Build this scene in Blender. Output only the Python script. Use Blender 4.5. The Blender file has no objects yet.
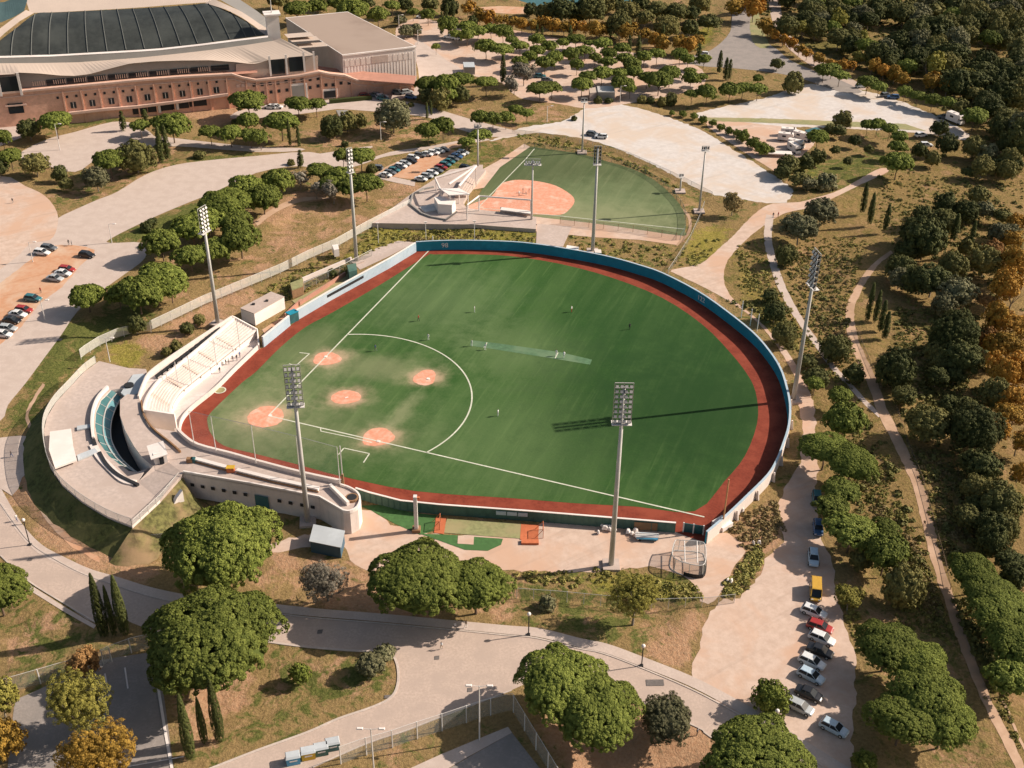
import bpy, bmesh, math, random
import numpy as np
from mathutils import Vector, Matrix, geometry
random.seed(7); rng = np.random.default_rng(7)
R = math.radians
sc = bpy.context.scene
COL = sc.collection
# ------------------------------------------------------------------ camera (solved from the diamond's real size)
F, TH, ROLL, CX, CY, CH = 1185.34, .571937, .0128757, 54.898, -220.773, 151.57
fw = np.array([0, math.cos(TH), -math.sin(TH)]); rt = np.array([1., 0, 0]); upv = np.array([0, math.sin(TH), math.cos(TH)])
R2 = rt*math.cos(ROLL)+upv*math.sin(ROLL); U2 = -rt*math.sin(ROLL)+upv*math.cos(ROLL)
CAM = np.array([CX, CY, CH])
cam = bpy.data.objects.new('camera', bpy.data.cameras.new('camera')); COL.objects.link(cam)
m = Matrix(((R2[0], U2[0], -fw[0], CX), (R2[1], U2[1], -fw[1], CY), (R2[2], U2[2], -fw[2], CH), (0, 0, 0, 1)))
cam.matrix_world = m; cam.data.lens = F*36/1024; cam.data.sensor_width = 36
cam.data.clip_start = 1; cam.data.clip_end = 6000
sc.camera = cam
def P(px, py, z=0.):
    d = fw+((px-512)/F)*R2+((384-py)/F)*U2
    t = (z-CH)/d[2]
    return Vector((CX+d[0]*t, CY+d[1]*t, z))
def proj(w):
    w = np.atleast_2d(np.array(w, float))-CAM
    z = w@fw
    return 512+F*(w@R2)/z, 384-F*(w@U2)/z
def dist(v): return (Vector(v)-Vector(CAM)).dot(Vector(fw))
def hgt(b, ytop):
    lo, hi = 0., 80.
    for _ in range(30):
        mid = (lo+hi)/2
        if proj((b[0], b[1], b[2]+mid))[1][0] > ytop: lo = mid
        else: hi = mid
    return lo
# ------------------------------------------------------------------ materials
def newmat(name):
    mt = bpy.data.materials.new(name); mt.use_nodes = True
    nt = mt.node_tree; b = nt.nodes['Principled BSDF']
    return mt, nt, b
def nd(nt, t, **kw):
    n = nt.nodes.new(t)
    for k, v in kw.items():
        if k in n.inputs: n.inputs[k].default_value = v
        else: setattr(n, k, v)
    return n
def c4(c): return (c[0], c[1], c[2], 1)
def mixc(nt, f, a, b, bt='MIX'):
    n = nt.nodes.new('ShaderNodeMix'); n.data_type = 'RGBA'; n.blend_type = bt
    for s, v in ((0, f), (6, a), (7, b)):
        if isinstance(v, bpy.types.NodeSocket): nt.links.new(v, n.inputs[s])
        elif s == 0: n.inputs[0].default_value = v
        else: n.inputs[s].default_value = c4(v)
    return n.outputs[2]
def ramp(nt, f, a, b, to0=0., to1=1., smooth=True):
    n = nt.nodes.new('ShaderNodeMapRange'); n.interpolation_type = 'SMOOTHSTEP' if smooth else 'LINEAR'
    nt.links.new(f, n.inputs[0])
    n.inputs[1].default_value = a; n.inputs[2].default_value = b; n.inputs[3].default_value = to0; n.inputs[4].default_value = to1
    return n.outputs[0]
def math_(nt, op, a, b):
    n = nt.nodes.new('ShaderNodeMath'); n.operation = op
    for i, v in enumerate((a, b)):
        if isinstance(v, bpy.types.NodeSocket): nt.links.new(v, n.inputs[i])
        else: n.inputs[i].default_value = v
    return n.outputs[0]
def noise(nt, scale, detail=4, rough=.6, vec=None, dist_=0.):
    n = nt.nodes.new('ShaderNodeTexNoise'); n.inputs['Scale'].default_value = scale
    n.inputs['Detail'].default_value = detail; n.inputs['Roughness'].default_value = rough; n.inputs['Distortion'].default_value = dist_
    if vec is None:
        g = nt.nodes.get('geo') or nd(nt, 'ShaderNodeNewGeometry', name='geo')
        vec = g.outputs['Position']
    nt.links.new(vec, n.inputs['Vector'])
    return n.outputs[0]
def mapping(nt, rotz=0., scale=(1, 1, 1)):
    g = nt.nodes.get('geo') or nd(nt, 'ShaderNodeNewGeometry', name='geo')
    mp = nt.nodes.new('ShaderNodeMapping'); nt.links.new(g.outputs['Position'], mp.inputs[0])
    mp.vector_type = 'TEXTURE'
    mp.inputs['Rotation'].default_value = (0, 0, rotz); mp.inputs['Scale'].default_value = scale
    return mp.outputs[0]
def bump(nt, b, h, strength=.5, d=.1):
    n = nt.nodes.new('ShaderNodeBump'); n.inputs['Strength'].default_value = strength; n.inputs['Distance'].default_value = d
    nt.links.new(h, n.inputs['Height']); nt.links.new(n.outputs[0], b.inputs['Normal'])
def simple(name, col, rough=.7, var=.12, scale=1.5, metal=0., big=.08, col2=None, bmp=0.):
    """a plain colour broken up by two sizes of noise: grime, patches"""
    mt, nt, b = newmat(name)
    lo = tuple(max(0, c*(1-2*var)) for c in col); hi = tuple(min(1, c*(1+var)) for c in col)
    n1 = noise(nt, scale, 5, .65)
    c = mixc(nt, ramp(nt, n1, .3, .7), lo, hi)
    n2 = noise(nt, scale*.13, 4, .6)
    c = mixc(nt, ramp(nt, n2, .38, .66), c, col2 or tuple(x*(1-2*big) for x in col))
    nt.links.new(c, b.inputs['Base Color'])
    b.inputs['Roughness'].default_value = rough; b.inputs['Metallic'].default_value = metal
    b.inputs['Specular IOR Level'].default_value = .25
    if bmp: bump(nt, b, n1, bmp, .08)
    return mt
M = {}
M['asphalt'] = simple('asphalt', (.49, .38, .315), .9, .07, 2.2, col2=(.43, .335, .28), bmp=.3)
M['asphalt_dark'] = simple('asphalt_dark', (.30, .26, .235), .9, .08, 2.2, col2=(.25, .22, .20), bmp=.3)
M['pave'] = simple('pave', (.53, .43, .37), .85, .06, 2.5, col2=(.47, .375, .32))
M['kerb'] = simple('kerb', (.55, .46, .40), .8, .1, 2)
M['concrete'] = simple('concrete', (.50, .405, .355), .8, .08, 1.2, col2=(.44, .35, .30))
M['concrete_light'] = simple('concrete_light', (.63, .555, .515), .8, .07, 1.2, col2=(.55, .47, .43))
M['white'] = simple('white', (.78, .71, .66), .7, .04, .8, col2=(.70, .62, .57))
M['white_metal'] = simple('white_metal', (.70, .66, .62), .45, .03, 1)
M['galv'] = simple('galv', (.56, .54, .51), .5, .06, 2, metal=.15)
M['wallwhite'] = simple('wallwhite', (.72, .63, .575), .75, .05, .35, col2=(.64, .55, .495))
def streaks(mt, k=.35):
    nt = mt.node_tree; b = nt.nodes['Principled BSDF']; l = b.inputs['Base Color'].links[0]; src = l.from_socket
    s1 = noise(nt, 1.3, 5, .7, mapping(nt, 0, (1, 1, 14)))
    nt.links.new(mixc(nt, ramp(nt, s1, .5, .78, 0, k), src, (.36, .31, .27)), b.inputs['Base Color'])
streaks(M['wallwhite']); streaks(M['brick'] if 'brick' in M else M['wallwhite'], .0)
M['black'] = simple('black', (.03, .03, .032), .6, .1, 2)
M['glassdark'] = simple('glassdark', (.025, .03, .035), .12, .05, 1)
M['tyre'] = simple('tyre', (.025, .025, .025), .9, .1, 3)
M['dark_green'] = simple('dark_green', (.075, .15, .125), .7, .12, .6, col2=(.10, .17, .13))
M['blue'] = simple('blue', (.02, .26, .37), .55, .1, .5)
M['blue_pale'] = simple('blue_pale', (.36, .46, .53), .6, .06, .8, col2=(.42, .50, .56))
M['teal'] = simple('teal', (.035, .115, .12), .35, .2, .5, col2=(.06, .15, .155))
M['track'] = simple('track', (.20, .036, .018), .9, .12, 1.8, col2=(.25, .052, .027), bmp=.2)
M['line'] = simple('line', (.62, .62, .50), .8, .1, 2)
M['mat_orange'] = simple('mat_orange', (.55, .16, .07), .9, .1, 1)
M['mat_green'] = simple('mat_green', (.07, .16, .05), .95, .15, 1)
M['mat_olive'] = simple('mat_olive', (.26, .26, .12), .95, .12, 1, col2=(.32, .27, .14))
M['brick'] = simple('brick', (.72, .42, .30), .85, .08, .8, col2=(.64, .37, .26))
M['cornice'] = simple('cornice', (.66, .45, .36), .8, .06, .7)
M['roof_beige'] = simple('roof_beige', (.52, .42, .35), .7, .03, .15, col2=(.48, .39, .325))
M['roof_grey'] = simple('roof_grey', (.30, .28, .255), .5, .05, .2)
M['roof_brown'] = simple('roof_brown', (.30, .225, .18), .85, .06, .2, col2=(.345, .265, .215))
M['terracotta'] = simple('terracotta', (.50, .25, .18), .85, .08, .5)
M['wood'] = simple('wood', (.30, .17, .09), .8, .12, 2)
M['blue_tarp'] = simple('blue_tarp', (.10, .35, .55), .5, .1, 1)
M['yellow'] = simple('yellow', (.65, .40, .04), .5, .08, 1)
M['silverroof'] = simple('silverroof', (.50, .53, .55), .4, .04, 1)
M['bluewall'] = simple('bluewall', (.06, .12, .17), .6, .08, 1)
def carpaint(n, c, metal=0.):
    mt, nt, b = newmat('paint_'+n); b.inputs['Roughness'].default_value = .28; b.inputs['Metallic'].default_value = metal
    nz = noise(nt, 3, 3); nt.links.new(mixc(nt, ramp(nt, nz, .3, .7), tuple(x*.86 for x in c), c), b.inputs['Base Color'])
    b.inputs['Coat Weight'].default_value = .4; return mt
PAINT = {k: carpaint(k, v) for k, v in dict(white=(.72, .72, .71), silver=(.42, .44, .45), grey=(.13, .14, .15), black=(.018, .018, .02),
         red=(.36, .03, .025), blue=(.05, .12, .26), teal=(.04, .16, .18), beige=(.45, .38, .28), yellow=(.58, .33, .04), paleblue=(.45, .56, .64)).items()}
# clay with pale dust
def claymat():
    mt, nt, b = newmat('clay')
    n = noise(nt, .9, 6, .7); n2 = noise(nt, .25, 3)
    c = mixc(nt, ramp(nt, n, .35, .7), (.62, .25, .15), (.68, .36, .25))
    c = mixc(nt, ramp(nt, n2, .5, .75), c, (.68, .47, .36))
    nt.links.new(c, b.inputs['Base Color']); b.inputs['Roughness'].default_value = .95
    return mt
M['clay'] = claymat()
def sandmat(name, a, b_, c_, sc_=1.0):
    mt, nt, b = newmat(name)
    n = noise(nt, .5*sc_, 8, .7); n2 = noise(nt, .07*sc_, 5, .6, dist_=.6)
    tr = noise(nt, .35, 5, .6, mapping(nt, R(35), (8, .6, 1)))
    c = mixc(nt, ramp(nt, n, .3, .72), a, b_)
    c = mixc(nt, ramp(nt, n2, .42, .64), c, c_)
    c = mixc(nt, ramp(nt, tr, .5, .75, 0, .35), c, tuple(x*.72 for x in a))
    nt.links.new(c, b.inputs['Base Color']); b.inputs['Roughness'].default_value = .95
    b.inputs['Specular IOR Level'].default_value = .1
    bump(nt, b, n, .35, .1)
    return mt
M['sand_pale'] = sandmat('sand_pale', (.52, .42, .35), (.62, .52, .45), (.56, .42, .33))
M['sand_pink'] = sandmat('sand_pink', (.49, .36, .285), (.60, .46, .375), (.54, .355, .255))
M['sand_orange'] = sandmat('sand_orange', (.50, .25, .14), (.55, .34, .22), (.56, .40, .29))
M['path'] = sandmat('path', (.46, .30, .20), (.54, .37, .26), (.40, .26, .17))
def gravel_lot():
    mt = sandmat('gravel_lot', (.52, .47, .435), (.62, .57, .535), (.56, .46, .38)); return mt
M['gravel'] = gravel_lot()
# artificial turf: stripes along the third-base foul line, dust worn out of the clay
def turfmat(name, base, hi, blobs, rot):
    mt, nt, b = newmat(name)
    st = noise(nt, .10, 3, .55, mapping(nt, rot, (9, .55, 1)))
    st2 = noise(nt, .6, 4, .7, mapping(nt, rot, (14, .8, 1)))
    big = noise(nt, .022, 3, .5)
    fine = noise(nt, 2.2, 4, .7)
    c = mixc(nt, ramp(nt, st, .35, .65), base, tuple((x*.55+y*.45) for x, y in zip(base, hi)))
    c = mixc(nt, ramp(nt, st2, .50, .72, 0, .75), c, hi)
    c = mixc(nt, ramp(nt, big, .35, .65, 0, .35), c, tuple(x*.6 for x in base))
    c = mixc(nt, ramp(nt, fine, .3, .7, 0, .22), c, hi)
    g = nt.nodes.get('geo')
    nzw = noise(nt, .20, 6, .7)
    for (x, y, r, k, colr, rot_b, sx) in blobs:
        mp = nt.nodes.new('ShaderNodeMapping'); mp.vector_type = 'TEXTURE'
        nt.links.new(g.outputs['Position'], mp.inputs[0])
        mp.inputs['Location'].default_value = (x, y, 0); mp.inputs['Rotation'].default_value = (0, 0, rot_b); mp.inputs['Scale'].default_value = (r*sx, r, 50)
        ln = nd(nt, 'ShaderNodeVectorMath', operation='LENGTH'); nt.links.new(mp.outputs[0], ln.inputs[0])
        d = math_(nt, 'ADD', ln.outputs['Value'], math_(nt, 'MULTIPLY', math_(nt, 'SUBTRACT', nzw, .5), 1.1))
        c = mixc(nt, ramp(nt, d, 1.05, .1, 0, k), c, colr)
    nt.links.new(c, b.inputs['Base Color']); b.inputs['Roughness'].default_value = .9
    b.inputs['Specular IOR Level'].default_value = .12
    bump(nt, b, fine, .25, .05)
    return mt
# leaf materials
def leafmat(name, a, b_, c_=None):
    mt, nt, b = newmat(name)
    at = nd(nt, 'ShaderNodeAttribute', attribute_name='v')
    oi = nd(nt, 'ShaderNodeObjectInfo')
    c = mixc(nt, at.outputs['Fac'], a, b_)
    if c_: c = mixc(nt, ramp(nt, oi.outputs['Random'], .2, 1, 0, .8), c, c_)
    hs = nd(nt, 'ShaderNodeHueSaturation'); nt.links.new(c, hs.inputs['Color'])
    nt.links.new(ramp(nt, oi.outputs['Random'], 0, 1, .78, 1.25, False), hs.inputs['Value'])
    nt.links.new(hs.outputs[0], b.inputs['Base Color'])
    b.inputs['Roughness'].default_value = .75; b.inputs['Specular IOR Level'].default_value = .15
    return mt
M['leaf_pine'] = leafmat('leaf_pine', (.070, .092, .014), (.215, .240, .048))
M['leaf_dark'] = leafmat('leaf_dark', (.046, .058, .018), (.135, .140, .044), (.18, .155, .05))
M['leaf_cypress'] = leafmat('leaf_cypress', (.045, .056, .017), (.120, .130, .036))
M['leaf_olive'] = leafmat('leaf_olive', (.095, .098, .045), (.235, .215, .115))
M['leaf_grey'] = leafmat('leaf_grey', (.16, .145, .105), (.36, .31, .24))
M['leaf_plane'] = leafmat('leaf_plane', (.19, .115, .020), (.50, .30, .055), (.38, .18, .03))
M['leaf_planeg'] = leafmat('leaf_planeg', (.14, .13, .025), (.33, .29, .065))
M['leaf_rust'] = leafmat('leaf_rust', (.19, .10, .035), (.38, .21, .08))
M['leaf_scrub'] = leafmat('leaf_scrub', (.13, .13, .03), (.34, .29, .09))
M['leaf_dry'] = leafmat('leaf_dry', (.17, .12, .05), (.33, .25, .11))
M['bark'] = simple('bark', (.17, .115, .08), .95, .2, 3)
M['bark_pale'] = simple('bark_pale', (.30, .25, .20), .9, .2, 3)
def netmat(name, col, alpha):
    mt, nt, b = newmat(name)
    tr = nd(nt, 'ShaderNodeBsdfTransparent'); mx = nd(nt, 'ShaderNodeMixShader')
    b.inputs['Base Color'].default_value = c4(col); b.inputs['Roughness'].default_value = .8
    nz = noise(nt, 3, 3); nt.links.new(ramp(nt, nz, .2, .8, alpha*.85, alpha*1.15), mx.inputs[0])
    nt.links.new(tr.outputs[0], mx.inputs[1]); nt.links.new(b.outputs[0], mx.inputs[2])
    nt.links.new(mx.outputs[0], nt.nodes['Material Output'].inputs['Surface']); return mt
M['net'] = netmat('net', (.62, .60, .56), .10)
M['chain'] = netmat('chain', (.55, .55, .52), .26)
M['chain_white'] = netmat('chain_white', (.74, .72, .66), .48)
M['chain_dark'] = netmat('chain_dark', (.16, .17, .14), .26)
M['net_dark'] = netmat('net_dark', (.12, .13, .12), .22)
# ------------------------------------------------------------------ object helpers
def setp(o, label=None, cat=None, group=None, kind=None):
    if label: o['label'] = label
    if cat: o['category'] = cat
    if group: o['group'] = group
    if kind: o['kind'] = kind
    return o
def mesh_obj(name, me, mats=None, parent=None):
    o = bpy.data.objects.new(name, me); COL.objects.link(o)
    if mats is not None:
        for mt in (mats if isinstance(mats, (list, tuple)) else [mats]): me.materials.append(mt)
    if parent: o.parent = parent
    return o
def empty(name, loc, label=None, cat=None, group=None, rz=0.):
    o = bpy.data.objects.new(name, None); COL.objects.link(o); o.location = loc; o.rotation_euler = (0, 0, rz)
    o.empty_display_size = .5
    return setp(o, label, cat, group)
def copy_tree(o, parent=None):
    c = o.copy(); COL.objects.link(c)
    if parent: c.parent = parent
    for ch in list(o.children): copy_tree(ch, c)
    return c
class MB:
    """collects shapes, builds ONE mesh object"""
    def __init__(s): s.v = []; s.f = []; s.mi = []
    def add(s, vs, fs, mi=0):
        k = len(s.v); s.v += [tuple(v) for v in vs]; s.f += [tuple(i+k for i in f) for f in fs]; s.mi += [mi]*len(fs); return s
    def box(s, c, size, rz=0., mi=0, top=(1, 1)):
        x, y, z = size[0]/2, size[1]/2, size[2]/2; cs, sn = math.cos(rz), math.sin(rz); vs = []
        for dz in (-1, 1):
            kx, ky = top if dz > 0 else (1, 1)
            for dx, dy in ((-1, -1), (1, -1), (1, 1), (-1, 1)):
                a, b_ = dx*x*kx, dy*y*ky; vs.append((c[0]+a*cs-b_*sn, c[1]+a*sn+b_*cs, c[2]+dz*z))
        return s.add(vs, [(3, 2, 1, 0), (4, 5, 6, 7), (0, 1, 5, 4), (1, 2, 6, 5), (2, 3, 7, 6), (3, 0, 4, 7)], mi)
    def tube(s, a, b_, r, r2=None, n=8, mi=0):
        a, b_ = Vector(a), Vector(b_); d = (b_-a).normalized(); r2 = r if r2 is None else r2
        u = d.cross(Vector((0, 0, 1)) if abs(d.z) < .9 else Vector((1, 0, 0))).normalized(); w = d.cross(u)
        vs = []
        for p, q in ((a, r), (b_, r2)):
            for i in range(n):
                t = 2*math.pi*i/n; vs.append(p+u*q*math.cos(t)+w*q*math.sin(t))
        fs = [(i, (i+1) % n, n+(i+1) % n, n+i) for i in range(n)]+[tuple(range(n))[::-1], tuple(range(n, 2*n))]
        return s.add(vs, fs, mi)
    def prism(s, pts, z0, z1, mi=0, top=True, bottom=False):
        """pts xy; closed; fills the top by tessellation"""
        n = len(pts); vs = [(p[0], p[1], z0) for p in pts]+[(p[0], p[1], z1) for p in pts]
        fs = [(i, (i+1) % n, n+(i+1) % n, n+i) for i in range(n)]
        tri = geometry.tessellate_polygon([[Vector((p[0], p[1], 0)) for p in pts]])
        if top: fs += [tuple(n+i for i in t) for t in tri]
        if bottom: fs += [tuple(t) for t in tri]
        return s.add(vs, fs, mi)
    def strip(s, pts, th, z0, z1, mi=0, closed=False):
        """a wall of thickness th along a line (th grows to the left of the line)"""
        P2 = [Vector((p[0], p[1])) for p in pts]; n = len(P2); L = []
        for i, p in enumerate(P2):
            a = P2[(i-1) % n] if (i or closed) else p; b_ = P2[(i+1) % n] if (i < n-1 or closed) else p
            t = (b_-a).normalized(); L.append(p+Vector((-t.y, t.x))*th)
        zf = (lambda q, i: q[i] if isinstance(q, (list, tuple)) else q)
        vs = []
        for i in range(n): vs += [(P2[i].x, P2[i].y, zf(z0, i)), (P2[i].x, P2[i].y, zf(z1, i)), (L[i].x, L[i].y, zf(z1, i)), (L[i].x, L[i].y, zf(z0, i))]
        fs = []
        for i in range(n if closed else n-1):
            a, b_ = 4*i, 4*((i+1) % n)
            fs += [(a, b_, b_+1, a+1), (a+1, b_+1, b_+2, a+2), (a+2, b_+2, b_+3, a+3), (a+3, b_+3, b_, a)]
        if not closed: fs += [(0, 1, 2, 3), (4*n-4, 4*n-1, 4*n-2, 4*n-3)]
        return s.add(vs, fs, mi)
    def build(s, name, mats, parent=None, smooth=False):
        me = bpy.data.meshes.new(name); me.from_pydata(s.v, [], s.f)
        o = mesh_obj(name, me, mats, parent)
        for p, k in zip(me.polygons, s.mi): p.material_index = k
        bm = bmesh.new(); bm.from_mesh(me); bmesh.ops.recalc_face_normals(bm, faces=bm.faces); bm.to_mesh(me); bm.free()
        if smooth:
            for p in me.polygons: p.use_smooth = True
        return o
def rel(pts, o): return [(p[0]-o.location.x, p[1]-o.location.y)+tuple(p[2:3]) for p in pts]
def smoothpoly(pts, k=5, closed=True):
    out = []; n = len(pts)
    rngi = range(n) if closed else range(n-1)
    for i in rngi:
        g = (lambda j: pts[j % n]) if closed else (lambda j: pts[min(max(j, 0), n-1)])
        p0, p1, p2, p3 = g(i-1), g(i), g(i+1), g(i+2)
        for j in range(k):
            t = j/k
            out.append(tuple(.5*((2*p1[q])+(-p0[q]+p2[q])*t+(2*p0[q]-5*p1[q]+4*p2[q]-p3[q])*t*t+(-p0[q]+3*p1[q]-3*p2[q]+p3[q])*t**3) for q in (0, 1)))
    if not closed: out.append(tuple(pts[-1][:2]))
    return out
PAVED = []; NSH = [0]
def sheet(name, pts, mat, layer=1, smooth=4, jit=0., z=0., kind='structure', w=False, register=True):
    """flat ground sheet traced on the ground plane"""
    q = smoothpoly(pts, smooth) if smooth > 1 else pts
    wp = [Vector((p[0], p[1], 0)) for p in q] if w else [P(p[0], p[1], z) for p in q]
    if register: PAVED.append([(p.x, p.y) for p in wp])
    if jit:
        o2 = []
        for i in range(len(wp)):
            a, b_ = wp[i], wp[(i+1) % len(wp)]; n = max(1, int((b_-a).length/1.2))
            for j in range(n): o2.append(a.lerp(b_, j/n)+Vector((random.uniform(-jit, jit), random.uniform(-jit, jit), 0)))
        wp = o2
    NSH[0] += 1
    for p in wp: p.z = z+.02*layer+.0002*NSH[0]
    tri = geometry.tessellate_polygon([wp])
    me = bpy.data.meshes.new(name); me.from_pydata([tuple(p) for p in wp], [], [tuple(t) for t in tri])
    bm = bmesh.new(); bm.from_mesh(me); bmesh.ops.recalc_face_normals(bm, faces=bm.faces)
    if sum(f.normal.z*f.calc_area() for f in bm.faces) < 0: bmesh.ops.reverse_faces(bm, faces=bm.faces)
    bm.to_mesh(me); bm.free()
    o = mesh_obj(name, me, mat); setp(o, kind=kind); return o
def ribbon_px(pts, widths):
    """polygon round a centre line given in px with px widths"""
    L, Rr = [], []
    c = smoothpoly(pts, 5, False)
    for i, p in enumerate(c):
        a = c[max(i-1, 0)]; b_ = c[min(i+1, len(c)-1)]
        d = Vector((b_[0]-a[0], b_[1]-a[1])).normalized(); t = i/(len(c)-1)*(len(widths)-1); k = min(int(t), len(widths)-2)
        w_ = (widths[k]*(1-(t-k))+widths[k+1]*(t-k))/2
        L.append((p[0]-d.y*w_, p[1]+d.x*w_)); Rr.append((p[0]+d.y*w_, p[1]-d.x*w_))
    return L+Rr[::-1]
ORD = ['first', 'second', 'third', 'fourth', 'fifth', 'sixth', 'seventh', 'eighth', 'ninth', 'tenth', 'eleventh', 'twelfth', 'thirteenth', 'fourteenth', 'fifteenth',
       'sixteenth', 'seventeenth', 'eighteenth', 'nineteenth', 'twentieth', 'twenty-first', 'twenty-second', 'twenty-third', 'twenty-fourth', 'twenty-fifth', 'twenty-sixth', 'twenty-seventh', 'twenty-eighth', 'twenty-ninth', 'thirtieth',
       'thirty-first', 'thirty-second', 'thirty-third', 'thirty-fourth', 'thirty-fifth', 'thirty-sixth', 'thirty-seventh', 'thirty-eighth', 'thirty-ninth', 'fortieth']
ORD += ['forty-'+o for o in ORD[:9]]
def resample(pts, n):
    d = [0.]
    for a, b_ in zip(pts, pts[1:]): d.append(d[-1]+math.dist(a, b_))
    out = []
    for i in range(n):
        t = d[-1]*i/(n-1); k = 0
        while k < len(d)-2 and d[k+1] < t: k += 1
        s_ = (t-d[k])/max(d[k+1]-d[k], 1e-9); out.append(tuple(a+(b_-a)*s_ for a, b_ in zip(pts[k], pts[k+1])))
    return out
# ================================================================== SETTING: roads, lots, paths
rp = lambda *a: list(a)
# bottom road with its branch round the grass island
road_bottom = [(-60, 440), (-60, 520), (0, 556), (27, 581), (67, 606), (95, 623), (115, 616), (145, 628), (205, 642), (268, 643), (306, 648), (356, 652), (386, 652), (396, 664), (397, 681), (391, 696),
               (373, 706), (338, 718), (306, 732), (256, 750), (200, 772), (140, 800), (240, 810), (313, 768), (368, 743), (406, 731), (443, 716), (512, 690), (560, 672), (600, 686), (637, 700), (660, 712), (697, 727), (709, 736),
               (770, 775), (840, 820), (920, 820), (823, 766), (762, 728), (724, 706), (687, 687), (637, 666), (602, 653), (577, 648), (537, 638), (506, 635), (456, 630), (381, 623), (318, 618), (271, 613), (200, 606),
               (150, 596), (110, 583), (82, 573), (55, 559), (32, 544), (15, 524), (0, 503), (-20, 470)]
sheet('road', road_bottom, M['asphalt'], 2, 3)
sheet('pavement', ribbon_px([(-40, 430), (-10, 478), (8, 510), (22, 531), (40, 549), (62, 561), (88, 573), (115, 581), (155, 593), (205, 602), (275, 608.5), (320, 613), (383, 618), (456, 625), (508, 630), (540, 633), (580, 643), (606, 648.5), (640, 661), (690, 681), (727, 700), (765, 722), (800, 744), (850, 775)], [9, 9, 9, 8, 9, 10, 11]), M['pave'], 3, 1)
sheet('pavement', ribbon_px([(-30, 552), (0, 570), (27, 586), (67, 611), (95, 627)], [6, 5, 4]), M['pave'], 3, 1)
def kerb(pts, name='kerb', wd=.28, h=.13, mat='kerb'):
    wp = [P(p[0], p[1]) for p in smoothpoly(pts, 4, False)]
    o = MB().strip(wp, wd, -.02, h).build(name, M[mat]); setp(o, kind='structure')
kerb([(-30, 462), (0, 504), (15, 525), (32, 545), (55, 560), (82, 574), (110, 584), (150, 597), (200, 607), (271, 614), (318, 619), (381, 624), (456, 631), (506, 636), (537, 639), (577, 649), (602, 654), (637, 667), (687, 688), (724, 707), (762, 729), (823, 767)])
kerb([(268, 643), (306, 648), (356, 652), (385, 652.5), (395, 662), (397, 681), (391, 696), (373, 706), (338, 718), (306, 732), (256, 750), (200, 772)], wd=.45)
kerb([(0, 556), (27, 581), (67, 606), (95, 623)])
kerb([(313, 768), (368, 744), (406, 731.5), (443, 717), (512, 691)])
kerb([(636, 701), (697, 728), (709, 737), (770, 776)])
# dirt parking on the right and the yard round the cage
sheet('dirt_lot', [(780, 499), (798, 466), (803, 429), (797, 400), (812, 400), (817, 440), (818, 469), (816, 496), (821, 534), (832, 560), (838, 600), (850, 640), (856, 670), (852, 730), (848, 790), (800, 760), (760, 727), (724, 706), (693, 680), (698, 655),
                   (707, 618), (716, 606), (724, 600), (734, 600), (748, 590), (757, 580), (766, 560), (775, 550), (783, 541), (781, 520)], M['sand_pink'], 1, 3, .4)
sheet('sand_yard', [(360, 510), (376, 514), (392, 524), (408, 529), (445, 535), (520, 530), (560, 520), (640, 526), (700, 535), (722, 533), (738, 540), (744, 552), (732, 572), (722, 590), (712, 604), (700, 600), (690, 580), (660, 568), (625, 569), (580, 572),
                    (515, 571), (470, 566), (430, 552), (400, 562), (378, 570), (356, 566), (340, 545), (300, 548), (270, 552), (266, 545), (330, 528)], M['sand_pink'], 1, 3, .4)
# service track between wall and hillside, junction and roads to the north
sheet('track_road', [(797, 400), (797, 384), (790, 368), (776, 345), (757, 322), (732, 303), (703, 287), (678, 275), (672, 270), (700, 264), (716, 251), (733, 236), (752, 216), (768, 205), (784, 203), (800, 202), (822, 196), (842, 189), (872, 172), (884, 168), (888, 172),
                     (862, 184), (838, 196), (812, 207), (786, 213), (768, 223), (747, 239), (728, 260), (724, 274), (726, 288), (736, 302), (756, 318), (772, 334), (790, 355), (803, 378), (812, 400)], M['sand_pink'], 2, 3, .1)
sheet('path', ribbon_px([(770, 215), (768, 240), (774, 266), (784, 292), (798, 317), (814, 340), (832, 366), (848, 383), (864, 401), (880, 416)], [8, 8, 6, 5, 4]), M['pave'], 2, 1, .1)
sheet('path', ribbon_px([(892, 252), (878, 262), (867, 275), (857, 292), (850, 312), (853, 338), (863, 362), (873, 384), (882, 410), (897, 440), (916, 480), (928, 525), (938, 565), (951, 605), (968, 655), (989, 705), (1006, 738), (1024, 775)], [3, 6, 9, 10, 10, 11, 10, 9, 9]), M['path'], 2, 1, .15)
sheet('path', ribbon_px([(1003, 700), (1018, 735), (1040, 780)], [3, 3]), M['path'], 2, 1, .1)
# north gravel lots
sheet('gravel_lot', [(490, 141), (520, 128), (560, 122), (574, 115), (600, 101), (625, 105), (662, 115), (700, 130), (737, 152), (768, 172), (792, 190), (786, 202), (768, 203), (745, 200), (720, 196), (692, 186), (652, 164), (612, 147), (580, 138), (540, 133), (510, 137)], M['gravel'], 1, 3, .5)
sheet('gravel_lot', [(697, 113), (737, 104), (768, 97), (790, 89), (810, 84), (850, 88), (888, 97), (915, 107), (938, 117), (968, 134), (964, 140), (940, 136), (918, 133), (855, 129), (800, 127), (768, 126), (702, 119)], M['gravel'], 1, 3, .5)
sheet('dirt_lot', [(705, 121), (768, 125), (800, 130), (816, 140), (800, 158), (780, 172), (766, 166), (735, 146)], M['sand_pink'], 2, 3, .2)
sheet('grass_strip', [(702, 117.5), (768, 118.5), (843, 121.5), (905, 124), (926, 131), (855, 127), (768, 123), (704, 121)], None or M['mat_olive'], 3, 1, .2)
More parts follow.
